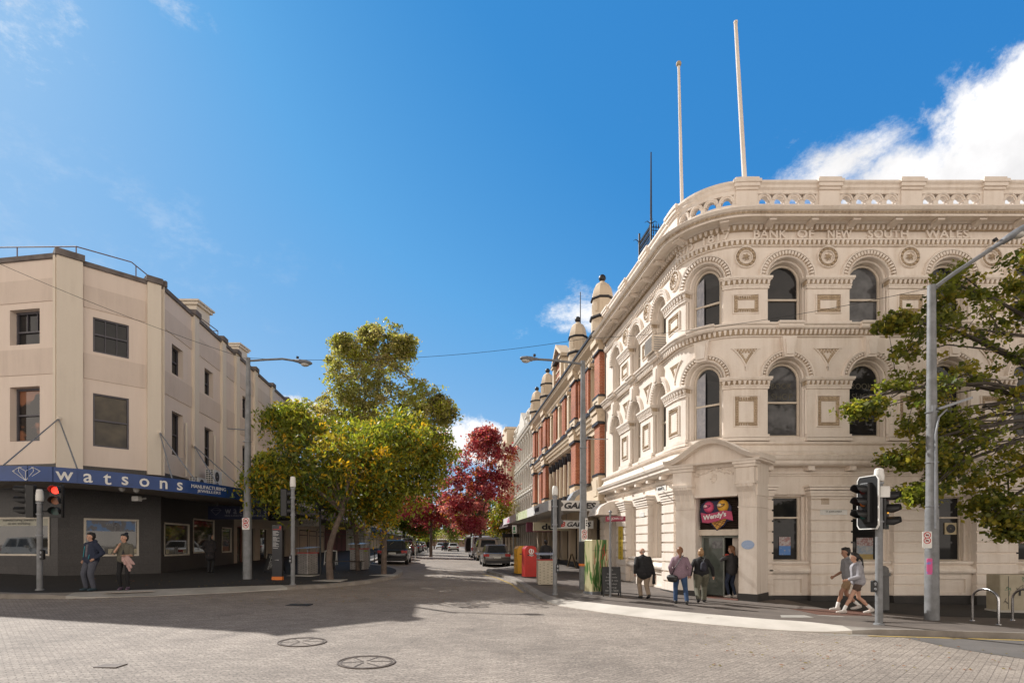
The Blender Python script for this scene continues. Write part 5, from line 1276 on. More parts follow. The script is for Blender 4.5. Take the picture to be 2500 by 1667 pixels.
# core, roof
mb = MB(); core = [LF(0, -.45, 0), LF(sA-.2, -.45, 0), LC(lenC-.2, -.45, 0), LB(END, -.45, 0), LB(END, -13, 0)]
mb.prism([(p.x, p.y, -1.5) for p in core], (0, 0, TOP+1.4)); mb.build('core', mat('dark_interior', (.03, .028, .026)), wb)
mb = MB(); wall(mb, LB, END, END+.01, ZF, TOP); q = [LB(END, 0, 0), LB(END, -12, 0)]
mb.quad((q[0].x, q[0].y, -1), (q[1].x, q[1].y, -1), (q[1].x, q[1].y, TOP), (q[0].x, q[0].y, TOP)); mb.build('end_wall', FAWN, wb)
# chimneys
for x0, x1, y0, y1, yy in ((424, 480, 733, 792, 30.), (547, 583, 838, 885, 41.)):
    a, b = at(x0, y0, yy), at(x1, y1, yy); mb = MB(); cx_ = (a.x+b.x)/2; w_ = abs(b.x-a.x)/2
    mb.bx(cx_-w_, cx_+w_, yy, yy+1.3, TOP-.5, a.z-.25); r = mb.build('chimney', PALE, wb); mb = MB(); mb.bx(cx_-w_-.12, cx_+w_+.12, yy-.12, yy+1.42, a.z-.25, a.z-.1); mb.bx(cx_-w_-.2, cx_+w_+.2, yy-.2, yy+1.5, a.z-.1, a.z); mb.build('chimney_cap', PALE, r)
# roof safety rail
mb = MB(); rp = [at(-120, 604, 21.6), at(0, 604, 21.3), at(186, 602, 21.0), at(321, 640, 22.3), at(411, 713, 24.2), at(482, 771, 26.5), at(532, 808, 28.6)]
mb.tube(rp, .022, 6)
for (x, y0, y1, Y) in ((42, 603, 640, 21.2), (186, 602, 640, 21.0), (332, 648, 688, 22.5), (411, 713, 733, 24.2), (532, 808, 832, 28.6)):
    a = at(x, y0, Y); mb.cyl(a, (a.x, a.y, TOP-.3), .02, n=6)
mb.cyl(rp[-1], at(505, 808, 29.), .018, n=5)
settle(mb, 'roof_railing', mat('rusty_pipe', (.20, .13, .11)), 'thin rusty pipe railing along the corner building roof', 'railing')
# ---------------------------------------------------------------- shop storey
hG = [(1.2, LF.hit(122)[0], LF.z(60, 1356), LF.z(60, 1262))]
hGC = [hole(LC, 204, 339, 1266, 1357)]
bx_ = lambda x0, x1, y0, y1: hole(LB, x0, x1, y0, y1)
hGB = [bx_(400, 462, 1277, 1356), bx_(471, 523, 1268, 1404), bx_(541, 565, 1287, 1348)]
hGB[1] = (hGB[1][0], hGB[1][1], LB.z(497, 1349), LB.z(497, 1267))
sE = LB.hit(571)[0]
mb = MB(); rect_wall(mb, LF, 0, sA, -1.2, ZF, hG, 0, .15); rect_wall(mb, LC, 0, lenC, -1.2, ZF, hGC, 0, .15); rect_wall(mb, LB, 0, sE, -1.2, ZF, hGB, 0, .2); mb.build('tiled_wall', TILE, wb)
FRM = mat('cream_shop_frame', (.62, .56, .47))
for P, hs_ in ((LF, hG), (LC, hGC), (LB, hGB)):
    for a, b, z0, z1 in hs_: sash(P, a, b, z0, z1, .02, wb, FRM, GLASS2, .07, rail=None, name='shop_window')
# next tenancy along the street (pale shopfronts)
SHOP = plaster('shopfront_cream', (.42, .36, .29), (.28, .23, .18), .3)
mb = MB(); hn = []
w0 = sE
def px2(a, b, y0, y1): return hole(LB, a, b, y0, y1)
hn = [(sE+.5, sE+1.5, .55, 2.75), (sE+1.75, sE+3.4, .05, 2.7), (sE+4.4, sE+6.2, .2, 2.75), (sE+7.2, sE+8.6, .2, 2.75), (sE+8.9, sE+10.1, .0, 2.75), (sE+11.2, sE+13.5, .3, 2.75)]
hn = [h for h in hn if h[1] < END-.2]
rect_wall(mb, LB, sE, END, -1.2, ZF, hn, 0, .25); mb.build('shopfront', SHOP, wb)
shm = [mat('rosewood_frame', (.22, .08, .06)), mat('dark_joinery', (.09, .07, .06)), FRM]
for i, h in enumerate(hn): sash(LB, *h, -.1, wb, shm[i % 3], GLASS2, .06, rail=None, name='shop_window')
# ---------------------------------------------------------------- awning
BLUE = mat('awning_blue', (.016, .058, .22), (.012, .045, .17), 2, .4)
fp = [(-200, 1174, 17.75), (0, 1174, 17.15), (70, 1174.2, 17.05), (130, 1176, 17.25), (188, 1179.5, 17.65), (245, 1184, 18.1), (300, 1188.5, 18.55), (350, 1193, 19.0), (400, 1198, 19.5), (450, 1202.5, 20.1), (500, 1208.5, 20.8), (550, 1215, 21.7), (600, 1222, 23.0)]
FP = [at(*p) for p in fp]; fz = [p.z for p in FP]
A8 = Vector((-.1245, .9922))
for dd in (2.5, 5.0, 7.2): FP.append(FP[12]+Vector((A8.x*dd, A8.y*dd, .02*dd)))
FH = .47
def fascia_at(px):
    for a, b in zip(FP, FP[1:]):
        xa, xb = CX+F*a.x/a.y, CX+F*b.x/b.y
        if xa <= px <= xb:
            k = (px-CX)/F; den = (b.x-a.x)-k*(b.y-a.y); t = (k*a.y-a.x)/den
            return a.lerp(b, t), Vector((b.x-a.x, b.y-a.y, 0)).normalized()
WP_ = []
for i, p in enumerate(FP):
    if i <= 2: q = LF(clamp(sA-(141-fp[i][0])/66, 0, sA), .02, 0)
    elif i <= 10: q = LC(lenC*(i-2)/8.5, .02, 0)
    else: q = LB(clamp((p-Vector((B_.x, B_.y, 0))).dot(Vector((A8.x, A8.y, 0))), .3, END), .02, 0)
    WP_.append(q)
mb = MB(); mr = MB()
for i in range(len(FP)-1):
    a, b, c, d = FP[i], FP[i+1], WP_[i+1], WP_[i]
    up = Vector((0, 0, FH)); n = Vector((b.y-a.y, a.x-b.x, 0)).normalized()*.05
    mb.quad(a+n, b+n, b+up+n, a+up+n); mb.quad(a, a+up, b+up, b); mb.quad(a+up, a+up+n, b+up+n, b+up); mb.quad(a, b, b+n, a+n)
    z = .1
    mr.quad(Vector((d.x, d.y, a.z+.12)), Vector((c.x, c.y, b.z+.12)), b+Vector((0, 0, .06)), a+Vector((0, 0, .06)))      # soffit
    mr.quad(a+up*.9, b+up*.9, Vector((c.x, c.y, b.z+FH+.22)), Vector((d.x, d.y, a.z+FH+.22)), 1)
e = len(FP)-1; n = Vector((FP[e].y-FP[e-1].y, FP[e-1].x-FP[e].x, 0)).normalized()*.05
mb.quad(FP[e]+n, FP[e], FP[e]+up, FP[e]+up+n)
mb.build('awning_fascia', BLUE, wb)
mr.build('awning_roof', [mat('awning_soffit', (.40, .36, .31), (.3, .26, .22), 1.5), mat('awning_lead', (.19, .17, .17), (.12, .11, .11), 4, .8)], wb)
def fascia_write(body, px, py, height, width=None, m=WHITE, bold=0.0, nm='fascia_lettering'):
    p, d = fascia_at(px); z = H+(HZ-py)/F*p.y; q = MB(); write(q, body, Vector((p.x, p.y, z)), d, (0, 0, 1), width=width, height=height, ext=.01, bold=bold, lift=.054); q.build(nm, m, wb)
for ch, px, py, hh in (('w', 157, 1162.5, .28), ('a', 214, 1167, .29), ('t', 261, 1170, .36), ('s', 304, 1173.5, .29), ('o', 351, 1178, .29), ('n', 398, 1183, .29), ('s', 437, 1187, .29)): fascia_write(ch, px, py, hh, bold=.012)
fascia_write('MANUFACTURING', 508, 1190.5, .13, 1.55); fascia_write('JEWELLERS', 508, 1201.5, .13, 1.05)
for i, ch in enumerate('watsons'): fascia_write(ch, 614+i*9.3, 1210.5+i*1.5, .3 if ch != 't' else .36)
p, d = fascia_at(67.5); q = MB()
def dp(x, y): px, py = x/3.734, 1080+y/3.734; p_, d_ = fascia_at(px); n_ = Vector((d_.y, -d_.x, 0)); r = Vector((p_.x, p_.y, H+(HZ-py)/F*p_.y))+n_*.058; return r
for a, b in (((130, 262), (190, 228)), ((190, 228), (310, 228)), ((310, 228), (375, 262)), ((130, 262), (375, 262)), ((130, 262), (250, 346)), ((375, 262), (250, 346)), ((185, 262), (250, 346)), ((315, 262), (250, 346)), ((250, 262), (250, 346)), ((190, 228), (185, 262)), ((190, 228), (250, 262)), ((310, 228), (250, 262)), ((310, 228), (315, 262))): q.cyl(dp(*a), dp(*b), .007, n=4)
q.build('diamond_logo', WHITE, wb)
# tie rods
for (x, y, P), ends in (((143, 1022, LC), (8, 188)), ((389, 1056, LC), (420, 478)), ((472, 1088, LB), (530, 590))):
    s_, Yw = P.hit(x, .1); a = P(s_, .14, P.z(x, y, .1))
    for e_ in ends:
        p, d = fascia_at(e_); mb = MB(); mb.cyl(a, p+Vector((0, 0, FH+.02)), .024, n=6); mb.build('tie_rod', METAL, wb)
    mb = MB(); mb.sphere(a, .09, 8); mb.build('rod_anchor', PALE, wb)
for x, y, dd in ((546, 1113, 2.8), (579, 1125, 5.)):
    s_, Yw = LB.hit(x, .1); a = LB(s_, .14, LB.z(x, y, .1)); mb = MB(); mb.cyl(a, FP[12]+Vector((A8.x*dd, A8.y*dd, FH)), .02, n=6); mb.build('tie_rod', METAL, wb)
# pipes on the wall
for px, y0, y1 in ((455, 1035, 1165), (524, 1065, 1180)):
    s_ = LB.hit(px, .1)[0]; mb = MB(); mb.cyl(LB(s_, .1, LB.z(px, y1)), LB(s_, .1, LB.z(px, y0)), .05, n=8); mb.build('wall_pipe', PALE, wb)
# under-awning cameras and lights
for px, py, lab in ((298, 1193, 'white dome security camera under the blue awning, left of its twin'), (333, 1196, 'white dome security camera under the blue awning, right of its twin'), (300, 1213, 'white box camera on the dark wall under the awning')):
    c = at(px, py, 19.6); mb = MB()
    if '.box' in lab or 'box' in lab: mb.bev(c.x-.12, c.x+.12, c.y+.6, c.y+.85, c.z-.09, c.z+.09, .02); mb.cyl((c.x, c.y+.85, c.z), (c.x, c.y+1.2, c.z+.05), .04, n=8)
    else: mb.lathe(c, [(.02, -.1), (.08, -.06), (.1, .02), (.1, .12), (.06, .2)], 12)
    settle(mb, 'security_camera', WHITE, lab, 'camera', 'cameras under the jewellers awning')
# hanging board
hb = [at(508, 1267, 25.2), at(653, 1267, 25.2)]; zt_ = H+(HZ-1235)/F*25.2
t = thing('hanging_sign', 'dark navy hanging board reading watsons manufacturing jewellers under the awning', 'hanging sign', (hb[0]+hb[1])/2)
mb = MB(); mb.bx(hb[0].x, hb[1].x, 25.2, 25.28, hb[0].z, zt_); mb.build('board', mat('navy_board', (.012, .018, .06)), t)
gm = mat('dim_silver', (.28, .29, .33))
q = MB(); write(q, 'watsons', at(600, 1247, 25.2), (1, 0, 0), (0, 0, 1), width=1.9, height=.26, ext=.006, spacing=1.6); write(q, 'MANUFACTURING JEWELLERS', at(600, 1259, 25.2), (1, 0, 0), (0, 0, 1), width=1.9, height=.09, ext=.006); q.build('lettering', gm, t)
q = MB()
for a, b in (((515, 1245), (523, 1240)), ((523, 1240), (533, 1240)), ((533, 1240), (540, 1245)), ((515, 1245), (540, 1245)), ((515, 1245), (527, 1257)), ((540, 1245), (527, 1257))): q.cyl(at(*a, 25.195), at(*b, 25.195), .006, n=4)
q.build('diamond_logo', gm, t)
mb = MB()
for px in (530, 630): p = at(px, 1235, 25.24); mb.cyl((p.x, 25.24, zt_-.01), (p.x, 25.24, zt_+.25), .012, n=5)
mb.build('hanger', METAL, t)
# window signs
q = MB(); sw_ = LF.hit(122)[0]; a, b = LF.hit(2)[0]-.6, LF.hit(118)[0]
t = thing('window_sign', 'pale window sign reading manufacturing jewellers on-site workshop', 'window sign', LF(1.5, .0, LF.z(60, 1283)))
block(q, LF, 1.3, b, -.035, -.025, LF.z(60, 1283), LF.z(60, 1264.5)); q.build('panel', mat('sage_panel', (.45, .44, .36)), t)
q = MB(); write(q, 'manufacturing jewellers', LF(LF.hit(46)[0], -.025, LF.z(46, 1269.5)), LF.d.to_3d(), (0, 0, 1), width=1.45, height=.13, ext=.003); write(q, 'on-site workshop', LF(LF.hit(45)[0], -.025, LF.z(46, 1278)), LF.d.to_3d(), (0, 0, 1), width=1.0, height=.13, ext=.003); q.build('lettering', BLACK, t)
q = MB(); a, b, z0, z1 = hGC[0]; block(q, LC, a+.1, b-.12, -.036, -.028, z1-.48, z1-.08)
t = thing('window_poster', 'wide blue and grey watch poster across the top of the corner shop window', 'poster', LC((a+b)/2, -.03, z1-.5)); q.build('print', mat('watch_poster', (.07, .16, .34), (.10, .10, .11), 1.4, .35, lo=.48, hi=.52), t)
q = MB(); write(q, 'ASTRON', LC(a+.95, -.028, z1-.22), LC.d.to_3d(), (0, 0, 1), width=.5, height=.09, ext=.002); q.build('lettering', mat('dim_silver', (.28, .29, .33)), t)
q = MB(); archband(q, LC, b-.75, z1-.27, [(.03, -.028), (.03, -.02), (.13, -.02), (.13, -.028)], 0, 2*math.pi, 20); block(q, LC, b-.8, b-.7, -.028, -.022, z1-.47, z1-.4); q.build('watch_print', mat('watch_grey', (.05, .05, .06), (.25, .25, .26), 20), t)
# display stands glimpsed in the shop windows
for (P, h, n) in ((LC, hGC[0], 5), (LB, hGB[0], 3)):
    for i in range(n):
        c = h[0]+(h[1]-h[0])*(i+.5)/n; mb = MB(); block(mb, P, c-.12, c+.12, -.036, -.02, h[2]+.1, h[2]+.28+.12*(i % 2)); settle(mb, 'display_card', [mat('cream_card', (.42, .38, .27)), mat('grey_card', (.2, .2, .2))][i % 2], '%s jewellery display card low in the %s window, number %s from the left' % (('pale', 'grey')[i % 2], 'corner' if P is LC else 'side', ('one', 'two', 'three', 'four', 'five')[i]), 'display card', 'display cards in the jewellers windows')
# air conditioners on the awning
def ac(s_, w_, h_, z, label, tall=False):
    t = thing('air_conditioner', label, 'air conditioner', LB(s_, .5, z), group='air conditioners on the awning')
    mb = MB(); block(mb, LB, s_-w_/2, s_+w_/2, .3, .68, z+.04, z+h_); mb.build('casing', WHITE, t)
    # fan side towards the street, coil side towards the camera
    mb = MB()
    for k in range(1 if h_ < .8 else 2): archband(mb, LB, s_-w_*.1, z+h_*(.5 if h_ < .8 else .28+.45*k), [(.04, .675), (.04, .69), (min(.24, h_*.4), .69), (min(.24, h_*.4), .675)], 0, 2*math.pi, 16)
    mb.build('fan_grille', mat('grille_dark', (.05, .05, .05)), t)
    mb = MB()
    for k in range(int(h_/.09)):
        for j in range(3): q_ = [LB(s_-w_/2-.004, .33+.11*j, z+.08+.09*k), LB(s_-w_/2-.004, .33+.11*j+.085, z+.08+.09*k), LB(s_-w_/2-.004, .33+.11*j+.085, z+.08+.09*k+.06), LB(s_-w_/2-.004, .33+.11*j, z+.08+.09*k+.06)]; mb.poly(q_)
    mb.build('coil_grille', mat('grille_dark', (.05, .05, .05)), t)
zc_ = FP[12].z+FH+.12
ac(LB.hit(456)[0], .9, .58, zc_, 'low white air conditioner box on the awning, nearest the corner')
ac(LB.hit(500)[0]-.2, .95, 1.15, zc_, 'tall twin fan air conditioner on the awning between the tie rods')
ac(LB.hit(543)[0], .8, .5, zc_-.05, 'small white air conditioner on the awning, third from the corner')
ac(LB.hit(570)[0], .8, .45, zc_-.05, 'smallest white air conditioner on the awning, farthest from the corner')
# ---------------------------------------------------------------- shops farther along the left side
L2 = Line(LB(END, 0, 0).xy, (-.1245, .9922))
def cross_l(dist, o0, o1, z0, z1, back, label, texts=(), name='hanging_sign'):
    p = LB(dist, (o0+o1)/2, z0); t = thing(name, label, 'hanging sign', p); ac_ = (LB(0, 1, 0)-LB(0, 0, 0)).normalized()
    mb = MB(); block(mb, LB, dist, dist+.08, o0, o1, z0, z1); mb.build('board', back, t)
    for body, o, zf, wd, hh, m in texts: q = MB(); write(q, body, LB(dist, o, z0+(z1-z0)*zf), ac_, (0, 0, 1), width=wd, height=hh, ext=.008); q.build('lettering', m, t)
    mb = MB()
    for o in (o0+.25, o1-.25): mb.cyl(LB(dist+.04, o, z1-.01), LB(dist+.04, o, z1+.5), .012, n=5)
    mb.build('hanger', METAL, t)
    return t
def lx(px, py, Y): return at(px, py, Y)
def lsign(x0, x1, y0, y1, Y, back, label, texts=()):
    a, b = at(x0, y1, Y), at(x1, y0, Y); t = thing('hanging_sign', label, 'hanging sign', ((a.x+b.x)/2, Y, a.z)); mb = MB(); mb.bx(a.x, b.x, Y, Y+.08, a.z, b.z); mb.build('board', back, t)
    for body, x, y, wd, hh, m, bo in texts: q = MB(); write(q, body, at(x, y, Y), (1, 0, 0), (0, 0, 1), width=wd*Y/F, height=hh*Y/F, ext=.008, bold=bo); q.build('lettering', m, t)
    mb = MB()
    for x in (a.x+.3, b.x-.3): mb.cyl((x, Y+.04, b.z-.02), (x, Y+.04, b.z+.45), .015, n=5)
    mb.build('hanger', METAL, t)
BKG = mat('near_black_sign', (.014, .014, .014))
lsign(655, 722, 1253, 1270, 28.5, BKG, 'black hanging sign with faint silver lettering beside the navy jewellers board', [('SAINTES', 680, 1261, 34, 9, gm, 0)])
lsign(706, 781, 1266, 1284, 31., mat('grey_board', (.36, .33, .29)), 'pale grey hanging sign reading Indulge', [('I', 733, 1274.5, 4, 11, BLACK, .06), ('ndulge', 755, 1275, 36, 14, mat('grey_letters', (.16, .14, .13)), 0)])
lsign(795, 848, 1275, 1294, 33., mat('olive_board', (.045, .04, .015)), 'dark olive hanging sign reading Bakery Cafe in yellow', [('US', 811, 1282, 14, 7, mat('sign_yellow', (.75, .5, .04)), .03), ('BAKERY CAFE', 822, 1289, 40, 4.5, mat('sign_yellow', (.75, .5, .04)), .02)])
plain_block(LB, END+.1, END+10, 6.4, mat('cream_low_shop', (.60, .50, .38), (.5, .42, .32), 1), 'low cream shop building beside the fawn corner building, behind the locust trees', 3, cc=mat('brown_awning', (.12, .09, .08)))
plain_block(LB, END+10.2, END+22, 5.6, mat('dark_red_shop', (.16, .035, .04)), 'dark red shop building behind the street trees on the left', 4, cc=mat('red_awning', (.28, .07, .05)))
plain_block(LB, END+22.2, END+44, 8.5, GREY, 'grey shop building farther along the left side behind the trees', 6, cc=mat('blue_awning', (.05, .1, .3)))
plain_block(LB, END+44.2, END+80, 7.0, CR2, 'long cream shop building far along the left side of the street', 9)
plain_block(LB, END+80.2, END+140, 9.0, FAWN2, 'distant taupe shop building at the far left end of the street', 14)
# shop awning band under the first floor of the fawn building, beyond the blue fascia
mb = MB(); sweep(mb, LB, [(0, 3.7), (3.3, 3.45), (3.3, 3.95), (0, 4.3)], (FP[-1]-Vector((B_.x, B_.y, 0))).dot(Vector((A8.x, A8.y, 0)))+.1, END); mb.build('awning_roof', mat('dark_brown_awning', (.12, .10, .09)), wb)
# ================================================================== street furniture
POLE = mat('grey_pole', (.235, .24, .25), (.16, .165, .17), 5, .6, .2, .1, 30)
REDL = mat('red_lamp_lit', (.8, .05, .03), None, 3, .3, emit=(1, .04, .02, 1.6)); AMB = mat('amber_lens', (.35, .1, .02), None, 3, .3); GRN = mat('green_lens', (.01, .06, .05), None, 3, .3); DRED = mat('dark_red_lens', (.08, .01, .01), None, 3, .3)
AMBL = mat('amber_lamp_lit', (.8, .4, .05), None, 3, .3, emit=(1, .45, .05, 1.0))
def rotp(c, a): ca, sa = math.cos(a), math.sin(a); return lambda x, y, z: Vector((c[0]+x*ca-y*sa, c[1]+x*sa+y*ca, c[2]+z))
def signal_head(root, c, ang, lit=None, board=False):
    """three-lens head centred at c; ang 0 faces the camera (-y)"""
    Tm = rotp(c, ang); mb = MB()
    mb.bev(-.15, .15, -.02, .2, -.47, .47, .03, T=Tm)
    if board:
        b = MB(); o = [(.30*sx+(.0), .62*sz) for sx, sz in ((-1, -.86), (-.8, -1), (.8, -1), (1, -.86), (1, .86), (.8, 1), (-.8, 1), (-1, .86))]
        b.add([Tm(x, .1, z) for x, z in o]+[Tm(x, .12, z) for x, z in o], [tuple(range(8)), tuple(range(15, 7, -1))]+[(i, 8+i, 8+(i+1) % 8, (i+1) % 8) for i in range(8)]); hb_ = b.build('backboard', BLACK, root)
        b = MB()
        for i in range(8):
            j = (i+1) % 8; k = 1.07
            b.add([Tm(o[i][0], .09, o[i][1]), Tm(o[j][0], .09, o[j][1]), Tm(o[j][0]*k, .09, o[j][1]*1.035), Tm(o[i][0]*k, .09, o[i][1]*1.035), Tm(o[i][0], .125, o[i][1]), Tm(o[j][0], .125, o[j][1]), Tm(o[j][0]*k, .125, o[j][1]*1.035), Tm(o[i][0]*k, .125, o[i][1]*1.035)], [(0, 1, 2, 3), (7, 6, 5, 4), (3, 2, 6, 7)])
        b.build('white_border', WHITE, root)
    h = mb.build('signal_head', BLACK, root)
    for k, (z, m) in enumerate(((.3, DRED), (0, AMB), (-.3, GRN))):
        if lit == k: m = (REDL, AMBL, GRN)[k]
        lb = MB(); n = 14
        lb.add([Tm(.105*math.cos(2*math.pi*i/n), -.03, z+.105*math.sin(2*math.pi*i/n)) for i in range(n)], [tuple(range(n))]); lb.build('lens', m, h)
        v = MB(); a0, a1 = R(-35), R(215); vs = []
        for i in range(n+1):
            a = a0+(a1-a0)*i/n; dpt = .28-.16*max(0, -math.sin(a))/.6
            for r, y in ((.118, -.02), (.118, -dpt), (.128, -dpt), (.128, -.02)): vs.append(Tm(r*math.cos(a), y, z+r*math.sin(a)))
        v.add(vs, [(i*4+j, (i+1)*4+j, (i+1)*4+(j+1) % 4, i*4+(j+1) % 4) for i in range(n) for j in range(4)]); v.build('visor', BLACK, h)
def traffic_light(px, py, ptop, pcap, heads, label, r=.072, button=None):
    b = G(px, py, .125); k = b.y/F; t = thing('traffic_light', label, 'traffic light', b, group='traffic lights at the crossing')
    zt = H+(HZ-ptop)*k; zc = H+(HZ-pcap)*k
    mb = MB(); mb.cyl(b, (b.x, b.y, zt), r, r*.94, 14); mb.lathe((b.x, b.y, b.z), [(r*1.5, 0), (r*1.4, .03), (r, .05)], 14); mb.build('pole', POLE, t, angle=40)
    mb = MB(); mb.lathe((b.x, b.y, zt), [(r*1.15, .02), (r*1.35, .05), (r*1.35, (zc-zt)*.45), (r*1.15, (zc-zt)*.92), (r*.8, zc-zt)], 14); mb.build('cap', WHITE, t, angle=40)
    mb = MB()
    for dz in (-.03, -.35, -.95): mb.lathe((b.x, b.y, zt+dz), [(r*1.25, -.02), (r*1.25, .02)], 12)
    mb.build('clamp', METAL, t)
    for hx, hy, ang, lit, board in heads:
        c = Vector((b.x+(hx-px)*k, b.y+(.05 if abs(hx-px) > 8 else .3), H+(HZ-hy)*k)); signal_head(t, c, ang, lit, board)
        mb = MB()
        for dz in (.3, -.3): mb.cyl((b.x, b.y, c.z+dz), c+Vector((0, .1, dz)), .02, n=6)
        mb.build('bracket', BLACK, t)
    if button:
        bx_, by_ = button; c = Vector((b.x+(bx_-px)*k, b.y-.02, H+(HZ-by_)*k)); mb = MB(); mb.bev(c.x-.05, c.x+.05, c.y-.07, c.y+.05, c.z-.14, c.z+.14, .02); pb = mb.build('push_button', BLACK, t)
        mb = MB(); mb.cyl((c.x, c.y-.071, c.z-.06), (c.x, c.y-.09, c.z-.06), .032, n=10); mb.prism([(c.x-.02, c.y-.072, c.z+.02), (c.x+.02, c.y-.072, c.z+.02), (c.x+.02, c.y-.072, c.z+.06), (c.x+.04, c.y-.072, c.z+.06), (c.x, c.y-.072, c.z+.11), (c.x-.04, c.y-.072, c.z+.06), (c.x-.02, c.y-.072, c.z+.06)], (0, -.004, 0)); mb.build('button_disc', METAL, pb)
    return t
traffic_light(97, 1440, 1225, 1194, [(133, 1222, R(24), 0, False), (62, 1222, R(-62), None, False)], 'traffic light showing red on the left footpath beside the waiting couple', button=(106, 1353))
traffic_light(715, 1427, 1190, 1163, [(700, 1226, R(100), None, False)], 'traffic light pole with white cap in the left shade, its black signal turned sideways', button=(711, 1364))
traffic_light(1355, 1451, 1210, 1186, [(1362, 1252, R(155), None, False)], 'traffic light pole with white cap in front of the spotted bin, signal seen from behind', button=(1361, 1386))
t4 = traffic_light(2146, 1524, 1176, 1143, [(2113, 1226, R(-80), None, True), (2168, 1243, R(42), 1, False)], 'big traffic light pole outside the bank with a white bordered backboard', r=.082, button=(2131, 1430))
b = G(2146, 1524, .125); k = b.y/F; mb = MB(); mb.bev(b.x-.06, b.x+.2, b.y-.12, b.y+.12, H+(HZ-1214)*k, H+(HZ-1187)*k, .02); mb.build('junction_box', WHITE, t4)
def street_lamp(px, py, pxt, pyt, r0, r1, arm, label, head=None):
    b = G(px, py, .125); Y = b.y; t = thing('street_lamp', label, 'street lamp', b, group='tall grey street lamps')
    top = at(pxt, pyt, Y); mb = MB(); n = 6
    mb.cyl(b, (b.x, b.y, b.z+.0+(top.z-b.z)*.33), r0, r0*.93, 16); mb.cyl((b.x, b.y, b.z+(top.z-b.z)*.33), top, r0*.84, r1, 16); mb.build('pole', POLE, t, angle=40)
    mb = MB()
    for f in (.34, .47, .62): mb.lathe((b.x, b.y, b.z+(top.z-b.z)*f), [(r0*.93, -.012), (r0*.93, .012)], 14)
    mb.build('clamp', METAL, t)
    pts = [at(x, y, Y+dy) for x, y, dy in arm]; mb = MB(); mb.tube([top-Vector((0, 0, .12))]+pts, r1*.55, 8); mb.build('arm', POLE, t, angle=40)
    e = pts[-1]; d = (pts[-1]-pts[-2]).normalized(); L_ = head or .75; s = Vector((-d.y, d.x, 0)).normalized()
    if s.length < .1: s = Vector((0, 1, 0))
    u = d.cross(s); u = u if u.z > 0 else -u
    sec = [(0., .06, .05, .04), (.28, .10, .07, .06), (.32, .15, .08, .08), (.62, .16, .09, .10), (.9, .12, .07, .07), (1., .05, .03, .03)]
    vs = []; mm = 10
    for f, hw, hu, hd in sec:
        for i in range(mm):
            a = 2*math.pi*i/mm; vs.append(e+d*(f*L_)+s*(hw*math.cos(a))+u*((hu if math.sin(a) > 0 else hd)*math.sin(a)))
    mb = MB(); mb.add(vs, [(i*mm+j, i*mm+(j+1) % mm, (i+1)*mm+(j+1) % mm, (i+1)*mm+j) for i in range(5) for j in range(mm)]+[tuple(range(mm)), tuple(range(6*mm-1, 5*mm-1, -1))]); hd_ = mb.build('lamp_head', METAL, t, angle=40)
    mb = MB(); c = e+d*(L_*.66)-u*.07; mb.sphere(c, .13, 12, sc=(1.3, .9, .7)); mb.build('lamp_glass', mat('lamp_diffuser', (.5, .48, .44), None, 5, .25), hd_, smooth=True)
    mb = MB(); c = e+d*(L_*.2)+u*.1; mb.cyl(c, c+u*.08, .05, n=8); mb.build('photo_cell', BLACK, hd_)
    return t, b, Y
l1, lb1, ly1 = street_lamp(604, 1413, 606, 873, .16, .075, [(622, 880, 0), (650, 878, 0), (690, 876, 0), (716, 880, 0)], 'tall grey street lamp at the left corner, arm reaching right over the road', .72)
l2, lb2, ly2 = street_lamp(1424, 1438, 1423, 881, .155, .08, [(1390, 884, 0), (1345, 879, 0), (1313, 877, 0)], 'tall grey street lamp before the white canopy, arm reaching left over the road', .66)
l3, lb3, ly3 = street_lamp(2275, 1512, 2274, 697, .165, .095, [(2330, 667, -.1), (2420, 608, -.3)], 'tall grey street lamp in front of the bank with a second small light halfway up', .95)
mb = MB(); e = at(2423, 606, ly3-.3)
# second arm with flat LED light
mb = MB(); a = at(2283, 1030, ly3-.12); mb.tube([at(2284, 1290, ly3-.16), at(2284, 1060, ly3-.16), at(2292, 1018, ly3-.16), at(2312, 998, ly3-.16)], .025, 8); mb.cyl(at(2278, 1010, ly3-.05), at(2278, 990, ly3-.05), .09, n=8); mb.build('side_arm', METAL, l3, angle=40)
mb = MB(); p0, p1 = at(2290, 998, ly3-.16), at(2368, 972, ly3-.16); d = (p1-p0).normalized(); s = Vector((0, 1, 0)); u = Vector((-d.z, 0, d.x))
mb.add([p+s*a_+u*b_ for p in (p0, p1) for a_, b_ in ((-.09, -.03), (.09, -.03), (.09, .03), (-.09, .03))], [(0, 1, 2, 3), (7, 6, 5, 4), (0, 4, 5, 1), (1, 5, 6, 2), (2, 6, 7, 3), (3, 7, 4, 0)]); mb.build('led_light', METAL, l3)
mb = MB(); mb.cyl(at(1430, 1071, ly2), at(1484, 1072, ly2+4.4), .02, n=6); mb.build('wall_stay', METAL, l2)
mb = MB(); mb.cyl(at(604, 1049, ly1), at(556, 1046, ly1+1.), .022, n=6); mb.build('wall_stay', METAL, l1)
RSY = mat('prohibition_red', (.6, .04, .05))
